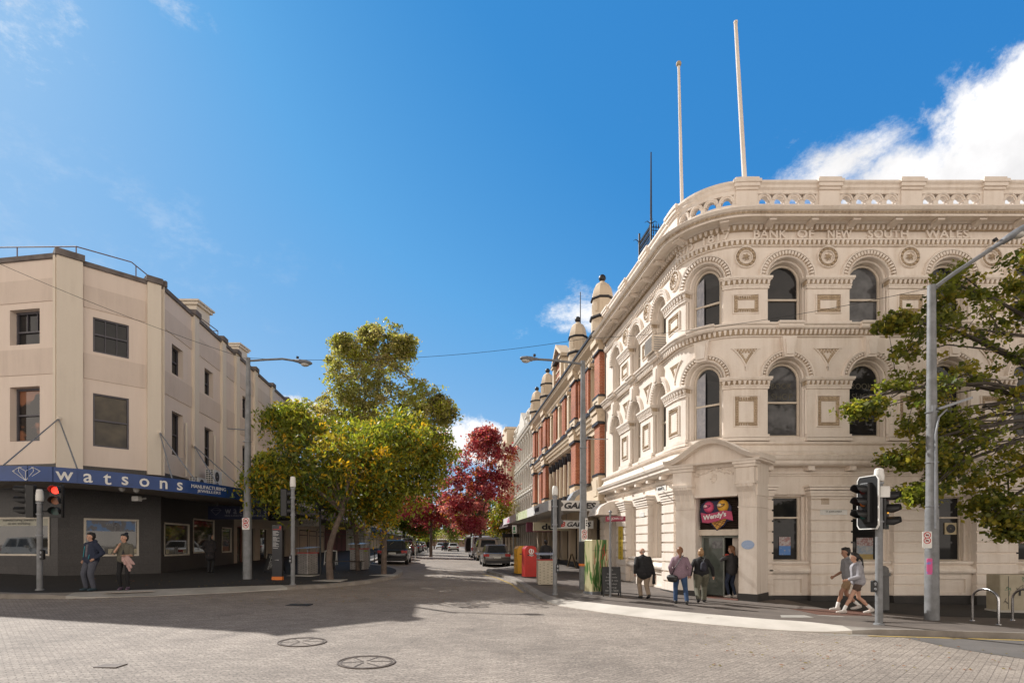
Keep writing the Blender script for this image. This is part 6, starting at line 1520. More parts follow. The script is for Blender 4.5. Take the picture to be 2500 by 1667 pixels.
def flat_sign(px, py, wpx, hpx, Y, label, name='sign', cat='sign', rings=(), back=WHITE, yaw=0., extra=None):
    c = at(px, py, Y); k = Y/F; w_, h_ = wpx*k/2, hpx*k/2; Tm = rotp((c.x, c.y, c.z), yaw); t = thing(name, label, cat, Vector((c.x, c.y, c.z-h_)))
    mb = MB(); o = [(-w_, -h_*.9), (-w_*.85, -h_), (w_*.85, -h_), (w_, -h_*.9), (w_, h_*.9), (w_*.85, h_), (-w_*.85, h_), (-w_, h_*.9)]
    mb.add([Tm(x, 0, z) for x, z in o]+[Tm(x, .015, z) for x, z in o], [tuple(range(8)), tuple(range(15, 7, -1))]+[(i, 8+i, 8+(i+1) % 8, (i+1) % 8) for i in range(8)]); mb.build('plate', back, t)
    for rz_ in rings:
        q = MB(); rr = w_*.62; n = 20
        for i in range(n):
            a, b_ = 2*math.pi*i/n, 2*math.pi*(i+1)/n; q.add([Tm(r*math.cos(x), -.004, rz_*h_+r*math.sin(x)) for r, x in ((rr, a), (rr*1.28, a), (rr*1.28, b_), (rr, b_))], [(0, 3, 2, 1)])
        q.add([Tm(x*rr, -.004, rz_*h_+z*rr) for x, z in ((-.75, .6), (-.6, .75), (.75, -.6), (.6, -.75))], [(0, 1, 2, 3)]); q.build('red_ring', RSY, t)
        q = MB(); q.add([Tm(x*rr, -.002, rz_*h_+z*rr) for x, z in ((-.6, -.3), (.4, -.4), (.6, .1), (.2, .35), (-.5, .2))], [tuple(range(5))]); q.build('pictogram', BLACK, t)
    if extra: extra(Tm, w_, h_, t)
    return t
flat_sign(600, 1278, 18, 29, ly1-.19, 'white plate with two red prohibition rings on the left lamp post', rings=(.5, -.25))
flat_sign(1427, 1306, 15, 29, ly2-.19, 'white plate with two red prohibition rings on the lamp post by the white canopy', rings=(.5, -.25))
flat_sign(1432, 1279, 7, 29, ly2-.2, 'narrow white parking plate above the prohibition plate on the right lamp post', yaw=R(30), extra=lambda Tm, w_, h_, t: [((q := MB()), [q.add([Tm(x*w_, -.003, z*h_) for x, z in ((-.6, zc-.12), (.6, zc-.12), (.6, zc+.1), (-.6, zc+.1))], [(0, 1, 2, 3)]) for zc in (.6, .2, -.2)], q.build('pictogram', BLACK, t))])
flat_sign(2264, 1317, 20, 41, ly3-.2, 'bent white plate with two red prohibition rings on the lamp post before the bank', rings=(.55, -.1), yaw=R(-12))
PINK = mat('pink_poster', (.6, .08, .25), (.08, .2, .55), 5, .5, lo=.38, hi=.45)
flat_sign(2270, 1382, 13, 39, ly3-.18, 'small pink and blue poster stuck on the lamp post before the bank', name='poster', cat='poster', back=PINK)
# poster wrap on right lamp
k = ly2/F; mb = MB(); mb.cyl((lb2.x, lb2.y, H+(HZ-1375)*k), (lb2.x, lb2.y, H+(HZ-1322)*k), .168, n=18); t = thing('poster', 'black poster wrap with an orange band round the lamp post by the white canopy', 'poster', (lb2.x, lb2.y, H+(HZ-1381)*k)); mb.build('print', BLACK, t, angle=40)
mb = MB(); mb.cyl((lb2.x, lb2.y, H+(HZ-1381)*k), (lb2.x, lb2.y, H+(HZ-1375)*k), .17, n=18); mb.build('orange_band', ORANGE, t)
# dotted steel bins
BINM = mat('bin_cream', (.52, .46, .36), (.42, .37, .29), 5, .5, .1); BINS = mat('bin_steel', (.28, .26, .25), (.2, .19, .18), 5, .5, .3)
def bin_(px, py, hpx, w_, body, label, yaw=0., red=True):
    b = G(px, py, .125); Tm = rotp(b, yaw); h_ = hpx*b.y/F; t = thing('litter_bin', label, 'litter bin', b, yaw, group='roofed litter bins')
    hb = h_*.80; d = w_*.95; mb = MB(); mb.bev(-w_/2, w_/2, 0, d, .03, hb, .025, T=Tm); mb.build('body', body, t)
    mb = MB()
    for i in range(4):
        for j in range(8):
            x = -w_/2+w_*(i+.5)/4; z = .08+hb*.88*j/8+(.5*hb*.88/8 if i % 2 else 0)
            if z < hb-.06: mb.add([Tm(x+.018*math.cos(a), -.003, z+.018*math.sin(a)) for a in [2*math.pi*q/8 for q in range(8)]], [tuple(range(8))])
            y = d*(i+.5)/4
            if z < hb-.06: mb.add([Tm(-w_/2-.003, y+.018*math.cos(a), z+.018*math.sin(a)) for a in [2*math.pi*q/8 for q in range(8)]], [tuple(range(8))]); mb.add([Tm(w_/2+.003, y+.018*math.cos(a), z+.018*math.sin(a)) for a in [2*math.pi*q/8 for q in range(8)]], [tuple(range(8))])
    mb.build('dot_pattern', BLACK, t)
    mb = MB(); mb.bx(-w_/2-.02, w_/2+.02, -.02, d+.02, hb, hb+.035, T=Tm); mb.build('rim', mat('bin_red_rim', (.45, .05, .04)) if red else BINS, t)
    for x in (-w_/2+.04, w_/2-.04):
        for y in (.04, d-.04): mb = MB(); mb.cyl(Tm(x, y, hb+.03), Tm(x, y, h_-.03), .016, n=6); mb.build('post', METAL, t)
    mb = MB(); mb.add([Tm(x, y, z) for x, y, z in ((-w_/2-.06, -.06, h_-.03), (w_/2+.06, -.06, h_-.03), (w_/2+.06, d+.06, h_+.02), (-w_/2-.06, d+.06, h_+.02), (-w_/2-.06, -.06, h_), (w_/2+.06, -.06, h_), (w_/2+.06, d+.06, h_+.05), (-w_/2-.06, d+.06, h_+.05))], [(3, 2, 1, 0), (4, 5, 6, 7), (0, 1, 5, 4), (1, 2, 6, 5), (2, 3, 7, 6), (3, 0, 4, 7)]); mb.build('lid', mat('blue_steel', (.3, .34, .42), None, 5, .35, .5), t)
bin_(1333, 1428, 76, .62, BINM, 'cream spotted litter bin in the sun behind the right traffic light pole', R(4))
bin_(738, 1402, 65, .62, BINS, 'dark spotted litter bin in the shade beside the left traffic light pole', R(-28))
bin_(870, 1391, 64, .72, BINS, 'spotted steel litter bin behind the leaning locust trunk', R(-10))
b = G(2160, 1488, .125); mb = MB(); mb.lathe((b.x, b.y+.1, b.z), [(.17, 0), (.17, .05), (.165, 1.15), (.15, 1.24), (.08, 1.3)], 18); mb.bx(b.x-.12, b.x+.12, b.y-.085, b.y-.06, b.z+1.0, b.z+1.1); settle(mb, 'round_bin', mat('bin_grey', (.13, .13, .13)), 'grey round topped bin against the bank behind the big traffic light pole', 'litter bin', angle=40)
# post boxes
def postbox(px, py, hpx, w_, d_, m, label, yaw, logo=False):
    b = G(px, py, .125); h_ = hpx*b.y/F; Tm = rotp(b, yaw); t = thing('post_box', label, 'post box', b, yaw, group='post boxes'); n = 10
    r = w_*.36; pr = [(-w_/2, 0.), (w_/2, 0.), (w_/2, h_-r)]+[(w_/2-r+r*math.cos(math.pi/2*i/n), h_-r+r*math.sin(math.pi/2*i/n)) for i in range(1, n+1)]+[(-w_/2+r-r*math.sin(math.pi/2*i/n), h_-r+r*math.cos(math.pi/2*i/n)) for i in range(0, n+1)]
    mb = MB(); k = len(pr); vs = [Tm(x, y, z) for y in (0, d_) for x, z in pr]
    mb.add(vs, [tuple(range(k)), tuple(range(2*k-1, k-1, -1))]+[(i, k+i, k+(i+1) % k, (i+1) % k) for i in range(k)]); mb.build('body', m, t, angle=35)
    mb = MB(); mb.bx(-w_*.3, w_*.3, -.012, .01, h_*.70, h_*.73, T=Tm); mb.build('slot', BLACK, t)
    mb = MB(); mb.bx(-w_/2-.015, w_/2+.015, -.015, d_+.015, 0, .05, T=Tm); mb.build('base', BLACK, t)
    if logo:
        q = MB(); cz = h_*.83; cx_ = .02
        for i in range(16):
            a, b_ = R(100)+R(310)*i/16, R(100)+R(310)*(i+1)/16; q.add([Tm(cx_+r_*math.cos(x), -.014-(.0), cz+r_*math.sin(x)) for r_, x in ((.085, a), (.125, a), (.125, b_), (.085, b_))], [(0, 3, 2, 1)])
        q.add([Tm(cx_+x, -.014, cz+z) for x, z in ((-.02, .12), (.05, .1), (.03, -.07), (-.03, -.06))], [(0, 1, 2, 3)])
        for i in range(5): q.add([Tm(cx_+x, -.014, cz+z) for x, z in ((-.1+.04*i, -.13), (-.085+.04*i, -.13), (-.06+.045*i, -.25+.02*abs(i-2)), (-.085+.045*i, -.24+.02*abs(i-2)))], [(0, 1, 2, 3)])
        q.build('emblem', WHITE, t)
postbox(1276, 1402, 70, .55, .50, mat('post_yellow', (.66, .33, .008), (.55, .27, .008), 4, .4), 'yellow round topped post box beside the red one', R(20))
postbox(1296, 1410, 78, .55, .60, mat('post_red', (.46, .016, .008), (.38, .014, .008), 4, .4), 'red round topped post box with a white swirl emblem', R(14), True)
# painted cabinet
def art(name):
    m, nt, b_ = _nodes(name); b_.inputs['Roughness'].default_value = .5; tc = nt.nodes.new('ShaderNodeTexCoord'); mp = nt.nodes.new('ShaderNodeMapping'); mp.inputs['Scale'].default_value = (2.0, 2.0, .42); mp.inputs['Rotation'].default_value = (0, R(14), 0); L(nt, tc.outputs['Object'], mp.inputs[0])
    n = nt.nodes.new('ShaderNodeTexNoise'); n.inputs['Scale'].default_value = 2.2; n.inputs['Detail'].default_value = 3; n.inputs['Distortion'].default_value = 1.2; L(nt, mp.outputs[0], n.inputs['Vector'])
    r = nt.nodes.new('ShaderNodeValToRGB'); L(nt, n.outputs['Fac'], r.inputs[0]); cr = r.color_ramp
    for i, (p, c) in enumerate(((.0, (.02, .07, .015)), (.36, (.04, .13, .025)), (.44, (.12, .22, .05)), (.48, (.50, .46, .26)), (.75, (.56, .52, .33)))):
        e = cr.elements[i] if i < 2 else cr.elements.new(p); e.position = p; e.color = c+(1,)
    L(nt, r.outputs[0], b_.inputs['Base Color']); return m
b = G(1466, 1450, .125); yw = R(32); Tm = rotp(b, yw); h_ = 133*b.y/F; t = thing('utility_cabinet', 'tall utility cabinet painted with green leaves and red flower spikes', 'utility cabinet', b, yw)
mb = MB(); mb.bev(-.36, .36, 0, .42, .1, h_, .02, T=Tm); mb.build('casing', art('leaf_mural'), t); mb = MB(); mb.bx(-.38, .38, -.02, .44, 0, .1, T=Tm); mb.build('base', METAL, t)
rn = random.Random(5); mb = MB()
for i in range(7):
    x = rn.uniform(-.28, .3); z0 = rn.uniform(.75, 1.35)
    for j in range(9): xx, zq = x+.015*math.sin(j), z0+j*.045; mb.add([Tm(xx-.025+.002*j, -.004, zq), Tm(xx+.025-.002*j, -.004, zq), Tm(xx, -.004, zq+.05)], [(0, 1, 2)])
mb.build('flower_pattern', mat('mural_red', (.5, .05, .04)), t); mb = MB()
for i in range(6):
    x = -.3+.12*i
    mb.add([Tm(x, -.003, .12), Tm(x+.05, -.003, .12), Tm(x+.16*((-1)**i)+.02, -.003, 1.0+.05*i), Tm(x+.15*((-1)**i), -.003, .95+.05*i)], [(0, 1, 2, 3)])
mb.build('leaf_pattern', mat('mural_green', (.04, .14, .03)), t)
mb = MB(); mb.bx(-.365, .365, -.006, .0, h_*.8, h_*.805, T=Tm); mb.build('panel_seam', BLACK, t)
# sandwich boards
def aframe(px, py, hpx, w_, label, face, rim, yaw=0., scribble=None, lean=.16):
    b = G(px, py, .125); h_ = hpx*b.y/F; Tm = rotp(b, yaw); t = thing('sandwich_board', label, 'sandwich board', b, yaw)
    for e in (-1, 1):
        f = lambda x, z, o=0.: Tm(x, e*(.26*(1-z/h_)+.012+o)*1., z)
        mb = MB()
        for x0, x1 in ((-w_/2, -w_/2+.045), (w_/2-.045, w_/2)): mb.add([f(x0, 0), f(x1, 0), f(x1, h_), f(x0, h_), f(x0, 0, .025), f(x1, 0, .025), f(x1, h_, .025), f(x0, h_, .025)], [(0, 1, 2, 3), (7, 6, 5, 4), (0, 3, 7, 4), (1, 5, 6, 2), (2, 6, 7, 3), (0, 4, 5, 1)])
        for z0, z1 in ((h_-.05, h_), (.12, .16)): mb.add([f(-w_/2, z0), f(w_/2, z0), f(w_/2, z1), f(-w_/2, z1), f(-w_/2, z0, .025), f(w_/2, z0, .025), f(w_/2, z1, .025), f(-w_/2, z1, .025)], [(0, 1, 2, 3), (7, 6, 5, 4), (2, 3, 7, 6), (0, 1, 5, 4)])
        mb.build('frame', rim, t)
        mb = MB(); mb.add([f(-w_/2+.04, .15, .01), f(w_/2-.04, .15, .01), f(w_/2-.04, h_-.04, .01), f(-w_/2+.04, h_-.04, .01)], [(0, 1, 2, 3)]); mb.build('panel', face, t)
        if scribble and e == -1:
            q = MB(); uz = (f(0, h_)-f(0, 0)).normalized(); ux = (f(.1, 0)-f(0, 0)).normalized(); n_ = ux.cross(uz)
            for body, zf, wf in scribble: write(q, body, f(0, h_*zf, .012)+n_*.004, ux, uz, width=w_*wf, ext=.002)
            q.build('lettering', mat('chalk', (.35, .35, .34)), t)
    return t
aframe(1492, 1454, 71, .60, 'black chalkboard sandwich board leaning in front of the painted cabinet', BLACK, BLACK, R(-4), [('Ok', .9, .2), ('Our menu', .76, .5), ('fresh made', .65, .6), ('coffee & cake', .54, .7), ('Thursdays', .42, .55), ('hot soup', .30, .5), ('open late', .2, .7)])
aframe(1396, 1386, 35, .55, 'plain wooden sandwich board frame deep under the white canopy', BLACK, mat('raw_timber', (.45, .33, .2)), R(75))
aframe(671, 1399, 48, .72, 'black sandwich board with white lettering behind the dark information pillar', BLACK, BLACK, R(-20), [('LOVE', .86, .6), ('De', .68, .4), ('fine', .52, .5), ('gifts', .34, .55)])
aframe(808, 1378, 35, .68, 'white framed sandwich board in the shade behind the first locust trunk', mat('slate', (.02, .02, .02)), WHITE, R(8))
# information pillar
b = G(676, 1415, .125); k = b.y/F; t = thing('information_pillar', 'tall dark information pillar with white lines of text and an orange foot', 'information pillar', b); h_ = 134*k; w_ = 12*k
mb = MB(); mb.bx(b.x-w_, b.x+w_, b.y, b.y+.14, b.z+.12, b.z+h_); mb.build('panel', mat('pillar_dark', (.016, .017, .022), None, 4, .35), t)
mb = MB(); mb.bx(b.x-w_-.01, b.x+w_+.01, b.y-.01, b.y+.15, b.z, b.z+.125); mb.build('foot', ORANGE, t)
mb = MB()
for i in range(16): z = b.z+h_*(.88-.018*i-(.012*(i//5))); mb.bx(b.x-w_*.82, b.x-w_*.82+w_*(1.0+.35*math.sin(i*2.3)), b.y-.004, b.y, z, z+.018)
mb.build('text_lines', mat('dim_white', (.5, .5, .5)), t)
mb = MB(); mb.bx(b.x-w_*.82, b.x+w_*.85, b.y-.004, b.y, b.z+h_*.915, b.z+h_*.922); mb.bx(b.x+w_*.5, b.x+w_*.85, b.y-.004, b.y, b.z+h_*.94, b.z+h_*.975); mb.build('red_mark', mat('sign_red', (.62, .04, .03)), t)
mb = MB(); write(mb, 'a map', (b.x, b.y-.001, b.z+h_*.36), (1, 0, 0), (0, 0, 1), width=w_*.8, ext=.003, lift=0); mb.build('lettering', mat('dim_white', (.5, .5, .5)), t)
# slim posts
def post(px, py, ptop, r, m, name, label, cat, extra=None, lean=0.):
    b = G(px, py, .125); k = b.y/F; zt = H+(HZ-ptop)*k; t = thing(name, label, cat, b); mb = MB(); mb.cyl(b, (b.x+lean*k, b.y, zt), r, r*.9, 10); mb.build('pole', m, t, angle=40)
    if extra: extra(t, b, k, zt)
    return t
def ex_lantern(t, b, k, zt):
    mb = MB(); mb.lathe((b.x, b.y, zt), [(.03, -.1), (.06, .0), (.40, .02), (.36, .06), (.12, .34), (.06, .5), (.02, .58)], 14); mb.build('lamp_shade', BLACK, t, angle=40)
post(782, 1401, 1243, .045, BLACK, 'heritage_lamp', 'slender black lamp post with a conical shade between the locust trees', 'street lamp', ex_lantern)
def ex_teal(t, b, k, zt):
    m = mat('teal_dome', (.10, .18, .17)); mb = MB(); mb.lathe((b.x+.06, b.y+.1, zt), [(.2, -.32), (.2, -.2), (.14, -.05), (.06, .02), (.05, .1)], 12); mb.build('dome', m, t, angle=40)
    mb = MB(); mb.bx(b.x-.1, b.x+.1, b.y-.06, b.y-.045, zt-.75, zt-.3); mb.build('sign_plate', WHITE, t)
    mb = MB(); write(mb, '2P', (b.x, b.y-.06, zt-.5), (1, 0, 0), (0, 0, 1), width=.12, ext=.003); mb.build('lettering', mat('sign_green', (.05, .25, .1)), t)
post(902, 1382, 1266, .04, POLE, 'parking_sign', 'pale parking sign pole beside the parked cars at the left kerb', 'sign', ex_teal)
def ex_park(t, b, k, zt):
    mb = MB(); mb.bx(b.x-.16, b.x+.1, b.y-.06, b.y-.045, zt-.5, zt-.02); mb.build('sign_plate', WHITE, t); mb = MB(); mb.bx(b.x-.12, b.x+.06, b.y-.065, b.y-.06, zt-.46, zt-.38); mb.bx(b.x-.1, b.x+.02, b.y-.065, b.y-.06, zt-.32, zt-.1); mb.build('pictogram', mat('sign_green', (.05, .25, .1)), t)
post(1257, 1386, 1281, .035, POLE, 'parking_sign', 'slim leaning parking sign pole beside the silver hatchback', 'sign', ex_park, lean=-6)
def ex_street(t, b, k, zt):
    z = H+(HZ-1267)*k; mb = MB(); Tm = rotp((b.x+.12, b.y-.05, z), R(-16)); mb.bx(-.28, .36, -.012, .012, -.075, .095, T=Tm); mb.build('name_plate', mat('plate_maroon', (.28, .03, .06)), t)
    q = MB(); write(q, 'ST JOHN ST', Tm(.04, -.012, .01), Tm(.1, 0, 0)-Tm(0, 0, 0), (0, 0, 1), width=.52, height=.1, ext=.003, lift=.002); q.build('lettering', WHITE, t)
    mb = MB(); mb.lathe((b.x, b.y, zt), [(.05, -.03), (.06, .0), (.02, .05)], 8); mb.build('cap', METAL, t)
post(1490, 1456, 1249, .04, POLE, 'street_name_sign', 'grey pole with a maroon St John St name plate in front of the chalkboard', 'street sign', ex_street)
# bollard-like thin post by the cars
post(1014, 1366, 1334, .035, WHITE, 'bollard', 'thin pale bollard between the parked cars on the left', 'bollard')
# bench
b = G(850, 1391, .125); t = thing('bench', 'low dark bench beside the spotted bin under the locust trees', 'bench', b)
mb = MB()
for i in range(4): mb.bx(b.x-.95, b.x+.75, b.y+.1*i, b.y+.1*i+.07, b.z+.42, b.z+.46)
mb.build('seat', mat('dark_timber', (.05, .035, .025)), t)
for x in (-.8, .6): mb = MB(); mb.bx(b.x+x-.03, b.x+x+.03, b.y+.02, b.y+.34, b.z, b.z+.42); mb.build('leg', BLACK, t)
# cafe tables and planter by the left kerb
for px, py, lab in ((914, 1375, 'small dark cafe table beside the pale parking sign pole'),):
    b = G(px, py, .125); t = thing('cafe_table', lab, 'table', b); mb = MB(); mb.lathe((b.x, b.y, b.z), [(.34, .70), (.36, .72), (.34, .74)], 16); mb.build('tabletop', mat('table_brown', (.10, .06, .045)), t); mb = MB(); mb.cyl((b.x, b.y, b.z), (b.x, b.y, b.z+.7), .03, n=8); mb.lathe((b.x, b.y, b.z), [(.22, 0), (.2, .03), (.04, .06)], 12); mb.build('leg', BLACK, t)
b = G(894, 1372, .125); mb = MB(); mb.bev(b.x-.35, b.x+.2, b.y, b.y+.06, b.z+.02, b.z+.75, .01); settle(mb, 'cafe_screen', mat('lime_screen', (.13, .2, .05), (.08, .14, .03), 3), 'green cafe screen standing beside the pale parking sign pole', 'cafe screen')
# bike hoops
def hoop(x0, y0, x1, y1, ptop, label):
    a, c = G(x0, y0, .125), G(x1, y1, .125); zt = H+(HZ-ptop)/F*(a.y+c.y)/2; m = (a+c)/2; r = (c-a).length/2; pts = [a]
    for i in range(13):
        th = math.pi*i/12; p = m+(a-m)*math.cos(th); p.z = zt-r*.82+r*.82*math.sin(th); pts.append(p)
    mb = MB(); mb.tube(pts+[c], .03, 10); t = thing('bike_hoop', label, 'bike rack', Vector((m.x, m.y, min(a.z, c.z))), group='bike hoops outside the bank'); mb.build('hoop', CHROME, t, angle=50)
    for p in (a, c): mb = MB(); mb.lathe(p, [(.06, 0), (.055, .012), (.03, .014)], 10); mb.build('foot_plate', CHROME, t)
hoop(2374, 1514, 2438, 1524, 1437, 'polished steel bike hoop standing fully in view right of the lamp post')
hoop(2472, 1513, 2548, 1523, 1437, 'polished steel bike hoop cut off by the right edge of the photo')
b = G(2442, 1494, .125); t = thing('service_cabinet', 'low beige service cabinet covered in scribbled graffiti behind the bike hoops', 'service cabinet', Vector((b.x+.6, b.y, b.z)))
mb = MB(); mb.bev(b.x, b.x+1.3, b.y, b.y+.5, b.z+.06, b.z+1.12, .02); mb.build('casing', mat('cabinet_beige', (.40, .35, .26), (.32, .28, .2), 3, .6), t); mb = MB(); mb.bx(b.x-.02, b.x+1.32, b.y-.02, b.y+.52, b.z-.02, b.z+.06); mb.build('base', CONC, t)
mb = MB(); mb.bx(b.x+.24, b.x+.252, b.y-.005, b.y, b.z+.1, b.z+1.08); mb.bx(b.x+.55, b.x+.6, b.y-.02, b.y, b.z+.5, b.z+.68); mb.build('door_gap', BLACK, t)
rn = random.Random(11)
for m_, n in ((mat('graffiti_black', (.04, .04, .04)), 6), (mat('graffiti_green', (.06, .2, .12)), 3)):
    q = MB()
    for i in range(n):
        x, z = b.x+rn.uniform(.08, .9), b.z+rn.uniform(.25, .95); pts = [Vector((x, b.y-.004, z))]
        for j in range(7): pts.append(Vector((clamp(pts[-1].x+rn.uniform(-.06, .1), b.x+.03, b.x+1.2), b.y-.004, clamp(pts[-1].z+rn.uniform(-.1, .1), b.z+.15, b.z+1.05))))
        q.tube(pts, .006, 4)
    q.build('graffiti', m_, t)
q = MB(); s = (2497-1250)/1340*18.3-TX; block(q, PR, s-.05, s+.5, .262, .28, H+(HZ-1325)/73, H+(HZ-1303)/73); settle(q, 'wall_sign', mat('red_wall_sign', (.55, .06, .06), (.7, .68, .66), 9, .5), 'red and white wall sign at the very right edge of the bank', 'sign')
# overhead wires
def wire(pts, r, label, n=24):
    a, b = Vector(pts[0]), Vector(pts[1]); sag = pts[2]; q = [a.lerp(b, i/n)-Vector((0, 0, sag*4*(i/n)*(1-i/n))) for i in range(n+1)]
    mb = MB(); mb.tube(q, r, 5); settle(mb, 'overhead_wire', BLACK, label, 'wire', 'overhead wires')
wire((at(-60, 618, 17.5), at(603, 876, ly1-.1), .15), .007, 'thin dark overhead wire slanting down the left building to the lamp post')
wire((at(608, 874, ly1), at(1432, 826, ly2+1), .35), .008, 'thin dark overhead wire crossing the street between the two lamp posts')
wire((at(1432, 826, ly2+1), at(2276, 702, ly3), .25), .007, 'thin dark overhead wire running along the bank to the right lamp post')
# ================================================================== cars
def paint(name, c, met=.3): 
    m = mat(name, c, tuple(v*.93 for v in c), 3, .28, met); b = m.node_tree.nodes['Principled BSDF']; b.inputs['Coat Weight'].default_value = .6; b.inputs['Coat Roughness'].default_value = .05; return m
CGL = mat('car_glass', (.015, .018, .02), None, 3, .04, ior=1.7)
TAIL = mat('tail_red', (.45, .015, .012), None, 3, .2); RIM = mat('alloy_rim', (.4, .4, .41), None, 5, .35, .7); BUMP = mat('bumper_black', (.03, .03, .032), None, 5, .6); PLATE = mat('number_plate', (.65, .65, .6), (.25, .25, .25), 40, .5, lo=.3, hi=.4)
def loft(mb, rings, m=0, caps=True):
    n = len(rings[0]); vs = [p for r in rings for p in r]
    fs = [(i*n+j, i*n+(j+1) % n, (i+1)*n+(j+1) % n, (i+1)*n+j) for i in range(len(rings)-1) for j in range(n)]
    if caps: fs += [tuple(range(n-1, -1, -1)), tuple(range((len(rings)-1)*n, len(rings)*n))]
    mb.add(vs, fs, m)
def car(loc, rz, label, m, Ln=4.3, Wd=1.78, Ht=1.47, belt=.92, kind='hatch', group='cars parked along the kerbs', name='parked_car', cat='car'):
    """front towards +y; origin on the road under the middle"""
    t = thing(name, label, cat, loc, rz, group); M_ = WM[t.name]; X = lambda x, y, z: M_ @ Vector((x, y, z)); w = Wd/2; h2 = Ln/2
    # lower body: (y, half width scale, bottom, top)
    hood = belt-.06 if kind in ('suv', 'van') else belt-.16
    tr = belt+.04 if kind in ('hatch', 'suv', 'van') else belt-.02
    st = [(-h2, .86, .42, tr-.28), (-h2+.06, .95, .30, tr-.08), (-h2+.22, 1., .22, tr), (-h2+.9, 1., .2, belt), (0, 1., .2, belt), (h2-1.45, 1., .2, belt-.03), (h2-.6, .98, .2, hood-.02), (h2-.15, .92, .25, hood-.14), (h2, .78, .34, hood-.30)]
    rings = []
    for y, k, z0, z1 in st:
        a = w*k; rings.append([X(-a*.9, y, z0), X(a*.9, y, z0), X(a, y, z0+.12), X(a, y, (z0+z1)/2+.06), X(a*.965, y, z1-.04), X(a*.90, y, z1), X(-a*.90, y, z1), X(-a*.965, y, z1-.04), X(-a, y, (z0+z1)/2+.06), X(-a, y, z0+.12)])
    mb = MB(); loft(mb, rings)
    # cabin
    rb = {'hatch': (-h2+.14, -h2+.62), 'suv': (-h2+.1, -h2+.55), 'sedan': (-h2+.75, -h2+1.35), 'van': (-h2+.06, -h2+.16), 'ute': (-.3, -.12)}[kind]
    fb = {'van': (h2-.75, h2-1.35)}.get(kind, (h2-1.25, h2-1.95))
    wb_, wr = w*.92, w*(.74 if kind != 'van' else .84); zr = Ht
    def ring(f):
        z = belt-.03+(zr-belt+.03)*f; a = wb_+(wr-wb_)*f; y0 = rb[0]+(rb[1]-rb[0])*f; y1 = fb[0]+(fb[1]-fb[0])*f; return z, a, y0, y1
    rr = []
    for f in (0, .5, .9):
        z, a, y0, y1 = ring(f); rr.append([X(-a, y0+.03, z), X(-a*.9, y0, z), X(a*.9, y0, z), X(a, y0+.03, z), X(a, y1-.05, z), X(a*.85, y1, z), X(-a*.85, y1, z), X(-a, y1-.05, z)])
    z, a, y0, y1 = ring(1.); rr.append([X(-a*.86, y0+.14, z), X(-a*.8, y0+.1, z), X(a*.8, y0+.1, z), X(a*.86, y0+.14, z), X(a*.86, y1-.2, z), X(a*.75, y1-.15, z), X(-a*.75, y1-.15, z), X(-a*.86, y1-.2, z)])
    loft(mb, rr); body = mb.build('body', m, t, angle=38)
    # glass
    def gl(pts, nm): q = MB(); q.poly(pts); q.build(nm, CGL, t)
    def back(f, sx, o=-.012): z, a, y0, y1 = ring(f); return X(a*.9*sx, y0+o, z)
    lo, hi = (.12, .86) if kind != 'van' else (.3, .85)
    gl([back(lo, -.86), back(lo, .86), back(hi, .84), back(hi, -.84)], 'rear_window')
    def fr(f, sx): z, a, y0, y1 = ring(f); return X(a*.85*sx, y1+.012, z)
    gl([fr(.08, .95), fr(.08, -.95), fr(.86, -.93), fr(.86, .93)], 'windscreen')
    for sx in (-1, 1):
        def sd(f, g): z, a, y0, y1 = ring(f); return X(sx*(a+.012-(.0)), y0+(y1-y0)*g, z)
        for g0, g1 in (((.10, .47), (.50, .90)) if kind not in ('van', 'ute') else ((.62, .92),) if kind == 'van' else ((.12, .5), (.54, .9))):
            p = [sd(.1, g0), sd(.1, g1), sd(.84, g1-.04), sd(.84, g0+.03)]; gl(p if sx > 0 else p[::-1], 'side_window')
        # wheels
        for y in (-h2+.82, h2-.85):
            c = X(sx*(w-.1), y, .32); ax = (X(1, 0, 0)-X(0, 0, 0)).normalized(); q = MB(); q.cyl(c-ax*.11, c+ax*.11, .32, n=18); wl = q.build('wheel', RUBBER, t, angle=40); q = MB(); q.cyl(c+ax*sx*.108, c+ax*sx*.122, .2, n=14); q.build('rim', RIM, wl)
        # lamps, mirrors
        zt = tr-.1 if kind != 'van' else 1.0
        q = MB(); x0, x1 = sx*w*.97, sx*w*.58
        if kind == 'van': x1 = sx*w*.82
        q.bx(min(x0, x1), max(x0, x1), -h2-.004 if kind != 'van' else -h2-.01, -h2+.30, zt-.17 if kind != 'van' else .7, zt, T=X); q.build('tail_light', TAIL, t)
        q = MB(); q.bev(sx*w*.99-.02 if sx > 0 else sx*w*.99-.2, sx*w*.99+.2 if sx > 0 else sx*w*.99+.02, h2-1.75, h2-1.6, belt-.02, belt+.13, .03, T=X); q.build('wing_mirror', m, t)
    q = MB(); q.bev(-w*.9, w*.9, -h2-.03, -h2+.15, .26, .44, .03, T=X); q.build('bumper', BUMP, t)
    q = MB(); q.bx(-.24, .24, -h2-.045, -h2-.02, .58 if kind != 'suv' else .68, .70 if kind != 'suv' else .80, T=X); q.build('number_plate', PLATE, t)
    return t
RZ = R(7.15)
def on_street(u, y): x = u-.125*(y-18); return Vector((x, y, gz(x, y)))
g_ = G(1214, 1384); VW = car(g_+Vector((-.26, 2.1, 0)), RZ, 'silver grey hatchback parked at the right kerb, nearest car on that side', paint('warm_grey', (.13, .12, .112), .5), 4.2, 1.8, 1.48)
g_ = G(958, 1378); car(g_+Vector((-.3, 2.3, 0)), RZ, 'black four wheel drive parked at the left kerb, nearest car on that side', paint('black_car', (.012, .012, .014), .1), 4.6, 1.93, 1.6, .98, 'suv')
